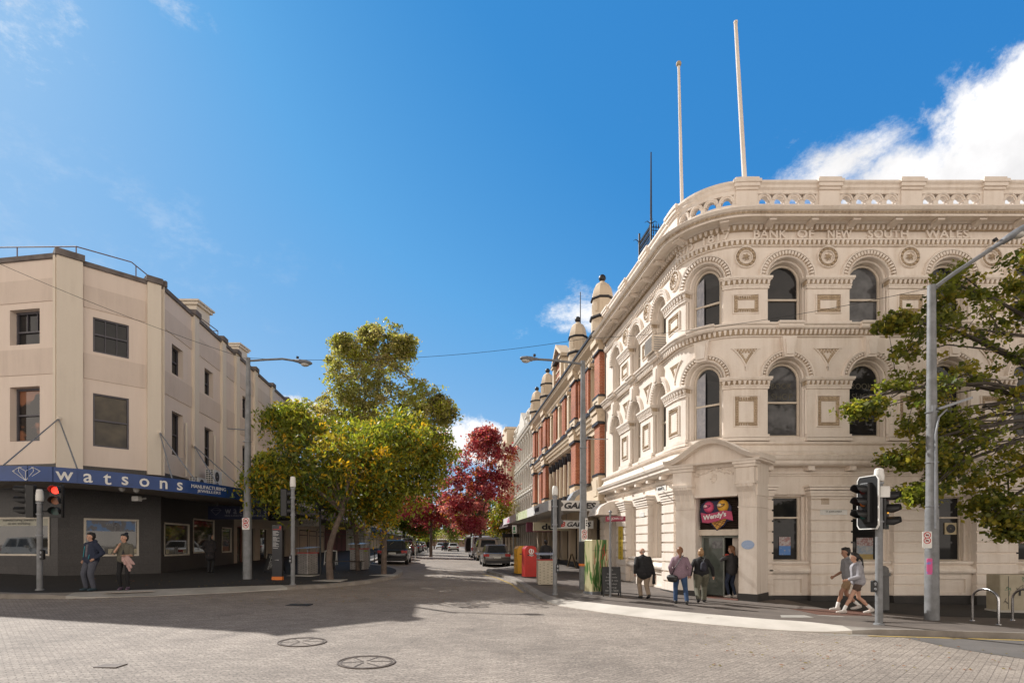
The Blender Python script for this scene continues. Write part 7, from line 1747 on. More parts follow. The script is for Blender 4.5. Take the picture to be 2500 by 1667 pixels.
cars = [(-6.0, 43.4, 'white parked car half hidden behind the black four wheel drive', paint('white_car', (.6, .6, .58), 0), 'sedan'), (-6.1, 49.3, 'bronze hatchback parked third from the corner in the left row', paint('bronze_car', (.16, .07, .04)), 'hatch'), (-6., 55.2, 'dark red hatchback parked fourth from the corner in the left row', paint('maroon_car', (.10, .02, .02)), 'hatch'), (-6.1, 61, 'white van like four wheel drive rising above the left row of cars', paint('white_car', (.6, .6, .58), 0), 'suv'), (-6., 67.5, 'black sedan parked past the tall white vehicle in the left row', paint('black_car', (.012, .012, .014), .1), 'sedan'), (-6.1, 74, 'silver sedan parked in the left row near the pedestrians', paint('pale_silver', (.45, .44, .43)), 'sedan'), (-6.1, 83, 'grey sedan parked farther along the left row', paint('silver_grey', (.20, .185, .175), .5), 'sedan'), (-6.1, 96, 'white hatchback near the far end of the left row', paint('white_car', (.6, .6, .58), 0), 'hatch')]
for u, y, lab, m, kd in cars: car(on_street(u, y), RZ, lab, m, 4.4, 1.8, {'suv': 1.75, 'van': 1.9}.get(kd, 1.46), 1.02 if kd == 'suv' else .92, kd)
car(on_street(-.6, 92), RZ, 'pale blue white car stopped in the roadway far down the street', paint('white_car', (.6, .6, .58), 0), 4.4, 1.8, 1.42, .9, 'sedan', group='cars in the roadway')
car(on_street(-3.0, 128), RZ+math.pi, 'white car coming towards the crossing far down the street', paint('white_car', (.6, .6, .58), 0), 4.4, 1.8, 1.45, .9, 'sedan', group='cars in the roadway')
car(on_street(-1.7, 100), RZ, 'dark blue car beside the pale car far down the roadway', paint('navy_car', (.03, .05, .09)), 4.3, 1.78, 1.42, .9, 'hatch', group='cars in the roadway')
# utility with canopy tray, and van with its door open
u_ = on_street(1.35, 46.2); ut = car(u_, RZ, 'white dusty utility with a tall canopy tray parked ahead of the silver hatchback', paint('dusty_white', (.42, .37, .31), 0), 5.0, 1.85, 1.78, 1.05, 'suv')
Xu = lambda x, y, z: WM[ut.name] @ Vector((x, y, z))
mb = MB(); mb.bev(-.93, .93, -2.55, -.6, .62, 1.1, .04, T=Xu); mb.build('tray', paint('dusty_white', (.5, .45, .38), 0), ut)
mb = MB()
for y in (-2.3, -.9): mb.bx(-.8, .8, y, y+.06, 1.78, 1.86, T=Xu)
for x in (-.75, .7): mb.bx(x, x+.05, -2.4, -.7, 1.84, 1.88, T=Xu)
mb.build('roof_rack', METAL, ut)
v_ = on_street(1.25, 52.6); vn = car(v_, RZ, 'pale van with its left rear door swung open beside the utility', paint('pale_van', (.5, .5, .52), .1), 4.9, 1.95, 2.05, 1.05, 'van')
Xv = lambda x, y, z: WM[vn.name] @ Vector((x, y, z))
mb = MB(); pts = [(-.97, -2.5, .55), (-1.45, -3.25, .55), (-1.52, -3.36, .95), (-1.5, -3.3, 1.55), (-1.38, -3.1, 1.95), (-.97, -2.5, 1.98)]
mb.add([Xv(*p) for p in pts]+[Xv(p[0]-.08, p[1]+.05, p[2]) for p in pts], [tuple(range(6)), tuple(range(11, 5, -1))]+[(i, 6+i, 6+(i+1) % 6, (i+1) % 6) for i in range(6)]); mb.build('open_door', paint('pale_van', (.5, .5, .52), .1), vn)
mb = MB(); c = [sum(p[i] for p in pts)/6 for i in range(3)]; mb.poly([Xv(c[0]+(p[0]-c[0])*.85+.02, c[1]+(p[1]-c[1])*.85-.02, c[2]+(p[2]-c[2])*.85) for p in pts]); mb.build('door_lining', BLACK, vn)
# white car standing in the cross street, mirrored in the jewellers window
car(Vector((-35.5, 9.6, gz(-35.5, 9.6))), R(-90), 'white four wheel drive in the cross street, seen mirrored in the jewellers left window', paint('white_car', (.6, .6, .58), 0), 4.6, 1.9, 1.68, 1.0, 'suv', group='cars in the roadway')
# ================================================================== people
def rcone(mb, p0, r0, p1, r1, n=10):
    p0, p1 = Vector(p0), Vector(p1); d = p1-p0; ln = d.length
    if ln < 1e-6: mb.sphere(p0, r0, n); return
    d /= ln; a = d.orthogonal().normalized(); b = d.cross(a); rows = []
    for i in range(5):
        t = math.pi/2*(1-i/4); rows.append((p0-d*(r0*math.sin(t)), r0*math.cos(t)+1e-4))
    for i in range(5):
        t = math.pi/2*i/4; rows.append((p1+d*(r1*math.sin(t)), r1*math.cos(t)+1e-4))
    vs = []
    for c, r in rows:
        for j in range(n): q = 2*math.pi*j/n; vs.append(c+a*(r*math.cos(q))+b*(r*math.sin(q)))
    k = len(rows); mb.add(vs, [(i*n+j, i*n+(j+1) % n, (i+1)*n+(j+1) % n, (i+1)*n+j) for i in range(k-1) for j in range(n)]+[tuple(range(n-1, -1, -1)), tuple(range((k-1)*n, k*n))])
def fuse(mb, name, m, root, vox=.012, smooth=6):
    """grow one continuous skin round overlapping volumes"""
    me = bpy.data.meshes.new(name); me.from_pydata([tuple(v) for v in mb.v], [], mb.f); o = bpy.data.objects.new(name, me); COL.objects.link(o)
    md = o.modifiers.new('r', 'REMESH'); md.mode = 'VOXEL'; md.voxel_size = vox
    sm = o.modifiers.new('s', 'SMOOTH'); sm.factor = .5; sm.iterations = smooth
    dg = bpy.context.evaluated_depsgraph_get(); new = bpy.data.meshes.new_from_object(o.evaluated_get(dg)); o.modifiers.clear(); o.data = new; bpy.data.meshes.remove(me); new.name = name
    new.materials.clear(); new.materials.append(m); new.polygons.foreach_set('use_smooth', [True]*len(new.polygons)); o.parent = root; WM[o.name] = WM[root.name]; return o
def ik(a, b, l1, l2, pole):
    d = b-a; L_ = min(d.length, (l1+l2)*.999); u = d.normalized(); b = a+u*L_; x = (l1*l1-l2*l2+L_*L_)/(2*L_); h = math.sqrt(max(0, l1*l1-x*x)); p = pole-u*pole.dot(u); p = p.normalized() if p.length > 1e-5 else Vector((0, 1, 0)); return a+u*x+p*h, b
SKIN = mat('skin', (.52, .30, .21), (.46, .26, .18), 8, .5); SKIND = mat('skin_tan', (.36, .2, .13), (.32, .17, .11), 8, .5)
HAIRB = mat('hair_dark', (.012, .009, .008), None, 20, .5); HAIRN = mat('hair_blond', (.36, .22, .10), (.24, .13, .06), 30, .5); HAIRR = mat('hair_auburn', (.2, .09, .04), None, 25, .5); HAIRG = mat('hair_grey', (.32, .28, .25), None, 25, .6)
def cloth(name, c, sc=14, k=.75): return mat(name, c, tuple(v*k for v in c), sc, .85, bump=.35, bscale=40)
def person(loc, rz, label, ht=1.7, sw=.18, girth=1., lean=0., hl=(-.26, .02, .86), hr=(.26, .02, .86), fl=(-.09, .05, 0.), fr=(.09, -.05, 0.), skin=SKIN, top=None, toplen=.86, sleeve=1., topfat=1., trousers=None, leglen=1., legfat=1., shoes=None, hair=HAIRB, hairstyle='short', head=(0, 0), socks=None, hood=False, group=None, vox=.0125, epole=None, skirt=None):
    s = ht/1.7; t = thing('person', label, 'person', loc, rz, group); V = lambda x, y, z: Vector((x, y, z))*s
    hip = V(0, 0, .92 if abs(fl[1]-fr[1]) < .35 else .88); la = R(lean); U = lambda z: hip+Vector((0, math.sin(la)*z, math.cos(la)*z))*s      # spine
    chest = U(.38); neck = U(.53); X = Vector((1, 0, 0))
    yaw, pit = R(head[0]), R(head[1]); hc = U(.66)+V(0, .02, 0); fw = Vector((-math.sin(yaw)*math.cos(pit), math.cos(yaw)*math.cos(pit), -math.sin(pit))); rt = Vector((math.cos(yaw), math.sin(yaw), 0)); upv = rt.cross(fw)
    arms = []
    for sg, hnd in ((-1, hl), (1, hr)):
        sh = U(.43)+V(sg*sw, 0, 0); pole = Vector((sg*.45, -.9, -.2)) if epole is None else Vector((sg*epole[0], epole[1], epole[2])); el, wr = ik(sh, V(*hnd), .295*s, .265*s, pole); arms.append((sg, sh, el, wr))
    legs = []
    for sg, ft in ((-1, fl), (1, fr)):
        hj = hip+V(sg*.095, 0, -.02); an = V(ft[0], ft[1], ft[2]+.085); kn, an = ik(hj, an, .43*s, .42*s, Vector((sg*.12, 1, 0))); legs.append((sg, hj, kn, an, ft))
    # ---- body
    mb = MB(); g = girth; kt = .86 if trousers else 1.; ktop = .9 if top else 1.
    gb_ = g*kt*.98; rcone(mb, hip-X*.07*s, .115*s*gb_, hip+X*.07*s, .115*s*gb_); rcone(mb, hip, .118*s*gb_, U(.2), .115*s*g*ktop); rcone(mb, U(.2)-X*.04*s, .11*s*g*ktop, chest-X*.07*s, .115*s*ktop); rcone(mb, U(.2)+X*.04*s, .11*s*g*ktop, chest+X*.07*s, .115*s*ktop)
    for sg in (-1, 1): rcone(mb, U(.48), .055*s, U(.435)+X*(sg*sw*.9*s), .055*s)
    rcone(mb, neck-Vector((0, 0, .05*s)), .058*s, hc-Vector((0, 0, .04*s)), .052*s)
    for sg, sh, el, wr in arms:
        rcone(mb, sh, .055*s, el, .042*s); rcone(mb, el, .042*s, wr, .028*s)
        d = (wr-el).normalized(); side = d.cross(Vector((0, 0, 1))); side = side.normalized() if side.length > .1 else Vector((0, 1, 0)); ff = Vector((0, 1, 0))-d*d.y; ff = ff.normalized() if ff.length > .2 else side
        pm = wr+d*.075*s; rcone(mb, wr, .028*s, pm, .032*s)
        for k in range(4):
            off = ff*((k-1.5)*.019*s); tip = pm+off*1.25+d*(.062-.008*abs(k-1.3))*s; mid = pm+off*1.15+d*.035*s; cur = (-X*sg+Vector((0, .2, 0)))*.014*s; rcone(mb, pm+off, .0115*s, mid, .0105*s, 6); rcone(mb, mid, .0105*s, tip+cur, .009*s, 6)
        th = wr+d*.03*s; rcone(mb, th, .014*s, th+ff*.05*s+d*.04*s, .0105*s, 6)
    for sg, hj, kn, an, ft in legs: lf = legfat*(kt if leglen > .6 else 1); rcone(mb, hj, .088*s*g*lf, kn, .052*s*lf); rcone(mb, kn, .052*s*lf, kn.lerp(an, .35)-Vector((0, (.02 if leglen <= .8 or not trousers else 0)*s, 0)), .053*s*lf); rcone(mb, kn.lerp(an, .35), .048*s*lf, an, .034*s); rcone(mb, an, .034*s, an+V(0, .06, -.045), .022*s)
    hm = Matrix((rt, fw, upv)).transposed()
    def HP(x, y, z): return hc+hm @ (Vector((x, y, z))*s)
    rcone(mb, HP(0, -.015, .03), .088*s, HP(0, .01, .035), .085*s); rcone(mb, HP(0, .01, .0), .078*s, HP(0, .03, -.055), .058*s); rcone(mb, HP(0, .06, -.085), .022*s, HP(0, .05, -.07), .03*s)
    rcone(mb, HP(0, .088, .012), .011*s, HP(0, .112, -.022), .014*s, 6); rcone(mb, HP(-.02, .085, -.052), .009*s, HP(.02, .085, -.052), .009*s, 6)
    for e in (-1, 1): rcone(mb, HP(e*.086, .0, .01), .018*s, HP(e*.088, -.005, -.02), .014*s, 6); rcone(mb, HP(e*.05, .07, -.01), .02*s, HP(e*.045, .07, -.02), .018*s, 6)
    fuse(mb, 'body', skin, t, vox*.85, 4)
    for e in (-1, 1): q = MB(); q.sphere(HP(e*.032, .082, .015), .011*s, 8); o = q_build_local(q, 'eye', BLACK, t)
    q = MB(); rcone(q, HP(-.018, .094, -.052), .0045*s, HP(.018, .094, -.052), .0045*s, 6); q_build_local(q, 'mouth', mat('lips', (.3, .1, .08)), t)
    # ---- hair
    q = MB()
    if hairstyle == 'bald': rcone(q, HP(-.07, -.03, .0), .03*s, HP(.07, -.03, .0), .03*s); rcone(q, HP(0, -.08, .0), .03*s, HP(0, -.07, -.03), .03*s)
    else:
        rcone(q, HP(0, -.04, .055), .090*s, HP(0, -.008, .072), .086*s); rcone(q, HP(0, -.045, .0), .085*s, HP(0, -.04, -.04), .065*s); rcone(q, HP(-.045, .05, .112), .024*s, HP(.045, .05, .112), .024*s)
        for e in (-1, 1): rcone(q, HP(e*.072, -.02, .05), .026*s, HP(e*.076, -.025, .0), .018*s)
        if hairstyle in ('messy', 'bun', 'short'):
            for e in (-1, 1): rcone(q, HP(e*.070, -.035, .02), .028*s, HP(e*.066, -.045, -.05), .022*s)
            rcone(q, HP(-.03, .062, .10), .026*s, HP(.05, .058, .085), .022*s)
        if hairstyle == 'messy':
            for i in range(9): a = i*2.4; rcone(q, HP(.06*math.cos(a), .06*math.sin(a)-.01, .1), .04*s, HP(.085*math.cos(a), .08*math.sin(a)-.01, .115), .025*s)
        if hairstyle == 'tail': rcone(q, HP(0, -.11, .03), .035*s, HP(0, -.17, -.04), .036*s); rcone(q, HP(0, -.17, -.04), .036*s, HP(0, -.20, -.28), .016*s)
        if hairstyle == 'low': rcone(q, HP(0, -.09, -.02), .045*s, HP(0, -.12, -.16), .03*s)
        if hairstyle == 'bun': rcone(q, HP(0, -.06, .14), .05*s, HP(0, -.08, .15), .045*s)
        if hairstyle == 'long': rcone(q, HP(0, -.06, -.02), .085*s, HP(0, -.07, -.2), .07*s)
    fuse(q, 'hair', hair, t, vox, 3)
    # ---- garments
    if trousers:
        q = MB(); rcone(q, hip-X*.07*s+V(0, 0, .03), .128*s*g, hip+X*.07*s+V(0, 0, .03), .128*s*g)
        for sg, hj, kn, an, ft in legs:
            rcone(q, hj, .102*s*g*legfat, kn, .070*s*legfat)
            if leglen > .6: e = kn.lerp(an, (leglen-.5)*2*.95); rcone(q, kn, .070*s*legfat, e, (.060 if legfat >= 1 else .05)*s*max(.9, legfat))
        if leglen <= .6:
            q = MB(); rcone(q, hip-X*.07*s+V(0, 0, .03), .128*s*g, hip+X*.07*s+V(0, 0, .03), .128*s*g)
            for sg, hj, kn, an, ft in legs: rcone(q, hj, .105*s*g*legfat, hj.lerp(kn, leglen), .092*s*legfat)
        fuse(q, 'trousers', trousers, t, vox, 4)
    if skirt: q = MB(); rcone(q, hip+V(0, 0, .05), .13*s, hip-V(0, 0, .3), .17*s); fuse(q, 'skirt', skirt, t, vox, 4)
    if top:
        q = MB(); f = topfat; zb = toplen-.92
        lowc = hip+V(0, 0, zb+.07); rcone(q, lowc-X*.06*s, .138*s*g*f, lowc+X*.06*s, .138*s*g*f); rcone(q, lowc, .145*s*g*f, U(.2), .138*s*g*f); rcone(q, hip-X*.065*s+V(0, 0, max(.03, zb+.05)), .146*s*g*f, hip+X*.065*s+V(0, 0, max(.03, zb+.05)), .146*s*g*f); rcone(q, hip-X*.06*s+V(0, 0, max(.06, zb+.06)), .143*s*g*f, U(.22)-X*.05*s, .134*s*g*f); rcone(q, hip+X*.06*s+V(0, 0, max(.06, zb+.06)), .143*s*g*f, U(.22)+X*.05*s, .134*s*g*f); rcone(q, U(.2)-X*.04*s, .13*s*g*f, chest-X*.075*s, .13*s*f); rcone(q, U(.2)+X*.04*s, .13*s*g*f, chest+X*.075*s, .13*s*f); [rcone(q, U(.47), .078*s*f, U(.42)+X*(sg_*sw*.95*s), .066*s*f) for sg_ in (-1, 1)]; rcone(q, U(.47), .07*s, neck+V(0, 0, -.01), .066*s)
        for sg, sh, el, wr in arms:
            if sleeve > .5: rcone(q, sh, .070*s*f, el, .057*s*f); rcone(q, el, .060*s*f, el.lerp(wr, (sleeve-.5)*2*.96), .046*s*f)
            else: rcone(q, sh, .070*s*f, sh.lerp(el, sleeve*2), .066*s*f)
        if hood: rcone(q, neck+V(-.07, -.07, .0), .06*s, neck+V(.07, -.07, .0), .06*s)
        fuse(q, 'top', top, t, vox, 4)
    for sg, hj, kn, an, ft in legs:
        if socks: q = MB(); rcone(q, an, .044*s, an.lerp(kn, .28), .05*s); fuse(q, 'sock', socks, t, vox, 2)
        q = MB(); tilt = ft[2]; rcone(q, an+V(0, -.035, -.042), .047*s, an+V(0, .09, -.05-(tilt*.6)), .044*s); rcone(q, an+V(0, .09, -.05-tilt*.6), .044*s, an+V(sg*.008, .17, -.058-tilt*.75), .034*s); rcone(q, an+V(0, -.03, -.02), .050*s, an+V(0, .0, -.01), .050*s); fuse(q, 'shoe', shoes or BLACK, t, vox, 2)
    return t, V, arms, U
def q_build_local(q, name, m, t):
    me = bpy.data.meshes.new(name); me.from_pydata([tuple(v) for v in q.v], [], q.f); me.materials.append(m); me.polygons.foreach_set('use_smooth', [True]*len(me.polygons)); o = bpy.data.objects.new(name, me); COL.objects.link(o); o.parent = t; WM[o.name] = WM[t.name]; return o
def held(t, q, name, m, label, cat, vox=.012, sm=3):
    """a separate thing at the place of person t, from volumes given in the person's frame"""
    M_ = WM[t.name]; xs = [M_ @ Vector(v) for v in q.v]; c = Vector((sum(v.x for v in xs)/len(xs), sum(v.y for v in xs)/len(xs), min(v.z for v in xs))); e = thing(name, label, cat, c)
    q2 = MB(); iv = WM[e.name].inverted(); q2.v = [tuple(iv @ v) for v in xs]; q2.f = q.f; q2.m = q.m; fuse(q2, 'cloth' if cat == 'jacket' else 'bag', m, e, vox, sm); return e
PG = 'people on the footpaths'
NAVY_J = cloth('navy_jacket', (.022, .03, .06)); GREYT = cloth('slate_trousers', (.085, .09, .115)); OLIVE = cloth('olive_shirt', (.14, .13, .10)); BLK = cloth('black_cloth', (.014, .014, .016)); PINKJ = cloth('blush_jacket', (.55, .36, .33)); MAUVE = cloth('mauve_jacket', (.27, .18, .225), 60, .6); DENIM = cloth('blue_denim', (.03, .07, .16)); KHAKI = cloth('khaki_green', (.13, .125, .09)); BEIGE = cloth('beige_trousers', (.34, .26, .19)); GREYH = cloth('grey_hoodie', (.36, .35, .38)); BROWN = cloth('brown_shorts', (.10, .065, .05)); TANS = cloth('tan_shorts', (.34, .23, .13)); WHT = mat('white_shoe', (.6, .57, .52), (.5, .45, .42), 20, .6); CHAR = cloth('charcoal_top', (.035, .033, .035)); TEAL = mat('teal_zip', (.02, .32, .38))
FACE = R(180)
# left pair
g_ = G(223, 1440, .125)
p1, V, ar, U = person(g_, FACE+R(-14), 'person with short dark hair in an open navy rain jacket and grey trousers', 1.66, .185, 1.08, 0, (-.25, .10, .95), (.25, .03, .90), (-.12, .02, 0), (.12, .05, 0), top=NAVY_J, toplen=.84, topfat=1.1, trousers=GREYT, legfat=1.15, shoes=mat('teal_shoe', (.04, .07, .09)), hair=HAIRB, hairstyle='messy', head=(-20, 0), group=PG, hood=True)
q = MB(); rcone(q, U(.10)+V(0, .135, 0), .05, U(.40)+V(0, .11, 0), .05); fuse(q, 'shirt', cloth('grey_shirt', (.13, .12, .14)), p1)
q = MB(); rcone(q, U(.08)+V(.075, .185, 0), .008, U(.38)+V(.065, .15, 0), .008, 6); q_build_local(q, 'zip', TEAL, p1)
q = MB(); rcone(q, U(.02)+V(-.11, .18, 0), .007, U(.14)+V(-.13, .165, 0), .007, 6); q_build_local(q, 'zip', TEAL, p1)
g_ = G(304, 1439, .125)
p2, V, ar, U = person(g_, FACE+R(18), 'person in an olive shirt and black leggings drinking beside the navy jacket wearer', 1.64, .165, 1.0, 0, (-.10, .27, 1.06), (.10, .19, 1.34), (-.10, .03, 0), (.10, .0, 0), top=OLIVE, toplen=.86, sleeve=.45, trousers=BLK, legfat=.92, shoes=mat('mauve_shoe', (.12, .08, .12)), hair=HAIRB, hairstyle='bun', head=(-34, 0), group=PG)
q = MB(); a = V(-.14, .22, 1.02)
for i in range(6): rcone(q, a+V(.02*i, .03*math.sin(i*2), 0), .05, a+V(-.17+.055*i, .05*math.sin(i*1.7), -.42+.10*abs(i-2)), .035)
held(p2, q, 'jacket', PINKJ, 'blush pink jacket draped over the arm of the person in the olive shirt', 'jacket')
q = MB(); e = V(-.06, .31, 1.09); q.lathe(e, [(.03, -.06), (.033, .06), (.015, .11), (.014, .14)], 10); M_ = WM[p2.name]; q.v = [tuple(M_ @ Vector(v)) for v in q.v]; settle(q, 'bottle', BLACK, 'small dark bottle in the hand of the person in the olive shirt', 'bottle')
q = MB(); rcone(q, V(.15, -.17, .95), .08, V(.16, -.17, 1.2), .09); held(p2, q, 'shoulder_bag', BLK, 'black bag at the hip of the person in the olive shirt', 'bag')
# person at the side shop window
g_ = G(513, 1397, .125); p3, V, ar, U = person(g_, R(10), 'person with long dark hair and a dark patterned coat looking into the jewellers side window', 1.66, .165, 1., 4, (-.2, .1, .95), (.12, .26, 1.05), (-.07, .03, 0), (.08, -.02, 0), top=mat('patterned_coat', (.018, .016, .018), (.12, .07, .05), 18, .9, lo=.3, hi=.42), toplen=.62, topfat=1.12, trousers=BLK, shoes=BLACK, hair=HAIRB, hairstyle='long', head=(-35, 0), group=PG)
# far figure in the left shade
# right group at the shop corner
g_ = G(1573, 1461, .125); p4, V, ar, U = person(g_, R(8), 'stooping grey haired person in a black jacket and beige trousers walking past the bank', 1.68, .21, 1.26, 15, (-.30, .04, .84), (.33, -.02, .76), (-.03, .22, 0), (.04, -.28, .07), top=BLK, toplen=.80, topfat=1.12, trousers=BEIGE, legfat=1.12, shoes=BLACK, hair=HAIRG, hairstyle='bald', head=(0, 14), group=PG)
q = MB(); rcone(q, V(.31, -.03, .78), .035, V(.30, -.05, .52), .055); held(p4, q, 'cap', BLK, 'dark cap dangling from the hand of the stooping person in the black jacket', 'cap')
g_ = G(1660, 1474, .125); p5, V, ar, U = person(g_, R(-14), 'person in a mauve quilted jacket and blue jeans with a handbag', 1.68, .175, 1.1, 3, (-.25, .06, .92), (.26, .0, .88), (-.12, .14, 0), (.19, -.16, .02), top=MAUVE, toplen=.84, topfat=1.08, trousers=DENIM, legfat=1.05, shoes=BLACK, hair=HAIRR, hairstyle='low', head=(0, 0), group=PG)
q = MB(); rcone(q, V(-.30, .0, .80), .09, V(-.14, -.10, .80), .085); rcone(q, V(-.28, .0, .74), .08, V(-.14, -.10, .74), .08); hb = held(p5, q, 'handbag', BLACK, 'black shoulder handbag carried by the person in the mauve jacket', 'bag')
q = MB(); M_ = WM[p5.name]; q.tube([M_ @ v for v in (V(-.25, -.06, .86), V(-.15, -.19, 1.1), V(-.02, -.185, 1.32), V(.09, -.10, 1.47), V(.1, .03, 1.46))], .012, 6); q.build('strap', BLACK, hb)
g_ = G(1712, 1470, .125); p6, V, ar, U = person(g_, R(-10), 'person with a blond topknot in a black top and loose olive trousers', 1.67, .18, 1.16, 9, (-.32, .02, .86), (.37, .06, .84), (-.12, -.30, .06), (.11, .14, 0), top=BLK, toplen=.94, topfat=1.05, trousers=KHAKI, legfat=1.32, shoes=BLACK, hair=HAIRN, hairstyle='bun', head=(12, 0), group=PG)
q = MB(); rcone(q, V(.04, -.17, 1.08), .10, V(.04, -.17, 1.2), .09); bp_ = held(p6, q, 'backpack', cloth('dark_backpack', (.03, .03, .045)), 'small dark backpack on the person with the blond topknot', 'backpack')
q = MB(); M_ = WM[p6.name]; q.tube([M_ @ v for v in (V(.04, -.17, 1.28), V(.10, -.13, 1.42), V(.12, -.02, 1.47), V(.12, .06, 1.42))], .014, 6); q.build('strap', BLACK, bp_)
# person in the doorway
dpos = PO((oL+oR)/2+.38, -.35, zfl-.03); dpos.z = zfl-.03
p7, V, ar, U = person(dpos, R(30), 'person in dark clothes raising a hand in the ice cream shop doorway', 1.72, .17, 1., 0, (-.22, .14, 1.34), (.2, .1, .95), (-.06, .06, 0), (.08, -.08, 0), top=CHAR, toplen=.80, trousers=cloth('dark_denim', (.02, .03, .06)), legfat=.95, shoes=WHT, hair=HAIRR, hairstyle='low', head=(10, 0), group=PG)
# walking pair on the right
g_ = G(2072, 1489, .125); p9, V, ar, U = person(g_, R(82), 'tall person in a grey t-shirt and tan shorts striding behind the hoodie wearer', 1.84, .19, 1., 5, (-.22, -.14, .86), (.22, .26, .90), (-.08, .32, .0), (.08, -.28, .05), skin=SKIND, top=cloth('grey_tee', (.26, .26, .27)), toplen=.86, sleeve=.45, trousers=TANS, leglen=.6, shoes=WHT, socks=WHITE, hair=HAIRB, hairstyle='messy', head=(0, 6), group=PG)
g_ = G(2095, 1498, .125); p10, V, ar, U = person(g_, R(80), 'person with a long black ponytail in a grey hoodie striding past the bank', 1.70, .165, 1.02, 6, (-.20, .33, .95), (.2, -.18, .90), (-.07, .40, .0), (.07, -.36, .06), top=GREYH, toplen=.88, topfat=1.1, sleeve=.95, trousers=BROWN, leglen=.42, shoes=WHT, socks=WHITE, hair=HAIRB, hairstyle='tail', head=(-4, 4), hood=True, group=PG)
# under the white canopy
g_ = G(1333, 1398, .125); person(g_, R(5), 'person in a dark jacket walking away under the white canopy', 1.78, .2, 1.1, 2, (-.27, .02, .86), (.27, .02, .86), (-.08, .18, 0), (.08, -.18, .02), top=CHAR, toplen=.82, topfat=1.12, trousers=BLK, shoes=BLACK, hair=HAIRB, hairstyle='short', group=PG, vox=.016)
g_ = G(1436, 1401, .125); person(g_, R(95), 'person in black shirt and shorts reading a phone behind the right lamp post', 1.72, .18, 1., 3, (-.1, .30, 1.12), (.1, .30, 1.12), (-.08, .03, 0), (.08, -.02, 0), top=BLK, toplen=.84, sleeve=.48, trousers=BLK, leglen=.75, shoes=mat('red_shoe', (.35, .1, .09)), hair=HAIRB, hairstyle='messy', head=(0, 22), group=PG, vox=.016)
# far silhouettes in the street
for (u, y, lab, m) in ((-4.3, 76, 'tiny dark clothed person stepping out between cars far down the left side', BLK), (-1.9, 88, 'tiny dark clothed person standing in the roadway far down the street', CHAR)):
    person(on_street(u, y), R(20), lab, 1.72, .18, 1.05, 0, top=m, trousers=BLK, shoes=BLACK, group='people far down the street', vox=.03)
# ================================================================== trees
BARK = mat('bark_grey_brown', (.16, .12, .095), (.08, .06, .05), 6, .95, bump=.8, bscale=25); BARKP = mat('bark_pale', (.42, .40, .36), (.16, .14, .12), 5, .9, bump=.4, bscale=18)
def foliage(name, root, centres, radii, n_leaf, size, aspect, mats, weights, seed, droop=0., flat=0., zs=.8):
    """n_leaf leaf blades clustered round the given centres; one mesh of many small blades"""
    rng = np.random.default_rng(seed); C = np.array([tuple(c) for c in centres]); Rr = np.array(radii); k = len(C); wt = rng.lognormal(0, .75, k)*Rr**2; idx = rng.choice(k, size=n_leaf, p=wt/wt.sum())
    d = rng.normal(size=(n_leaf, 3))*.52; r = np.linalg.norm(d, axis=1); d[r > 1.5] *= .5
    p = C[idx]+d*Rr[idx][:, None]*np.array([1, 1, zs])
    if droop: p[:, 2] -= droop*(r**2)*Rr[idx]*.9
    a = rng.normal(size=(n_leaf, 3)); a[:, 2] = a[:, 2]*(1-flat)-droop*1.4; a /= np.linalg.norm(a, axis=1)[:, None]
    b = np.cross(a, rng.normal(size=(n_leaf, 3))); b /= np.linalg.norm(b, axis=1)[:, None]
    sz = size*(.5+1.0*rng.random(n_leaf)); A = a*(sz*.5)[:, None]; B = b*(sz*.5*aspect)[:, None]
    v = np.empty((n_leaf, 4, 3)); v[:, 0] = p-A; v[:, 1] = p+B*1.0-A*.1; v[:, 2] = p+A; v[:, 3] = p-B-A*.1
    iv = np.array(WM[root.name].inverted()); v = v.reshape(-1, 3) @ iv[:3, :3].T+iv[:3, 3]
    me = bpy.data.meshes.new(name); me.vertices.add(n_leaf*4); me.vertices.foreach_set('co', v.astype(np.float32).ravel()); me.loops.add(n_leaf*4); me.loops.foreach_set('vertex_index', np.arange(n_leaf*4, dtype=np.int32)); me.polygons.add(n_leaf); me.polygons.foreach_set('loop_start', np.arange(0, n_leaf*4, 4, dtype=np.int32))
    try: me.polygons.foreach_set('loop_total', np.full(n_leaf, 4, dtype=np.int32))
    except Exception: pass
    # whole twigs turn colour together
    cm = rng.choice(len(mats), size=k, p=weights); mi = cm[idx]; sw_ = rng.random(n_leaf) < .3; mi[sw_] = rng.choice(len(mats), size=int(sw_.sum()), p=weights)
    for m in mats: me.materials.append(m)
    me.polygons.foreach_set('material_index', mi.astype(np.int32)); me.update(calc_edges=True); me.validate()
    o = bpy.data.objects.new(name, me); COL.objects.link(o); o.parent = root; WM[o.name] = WM[root.name]; return o
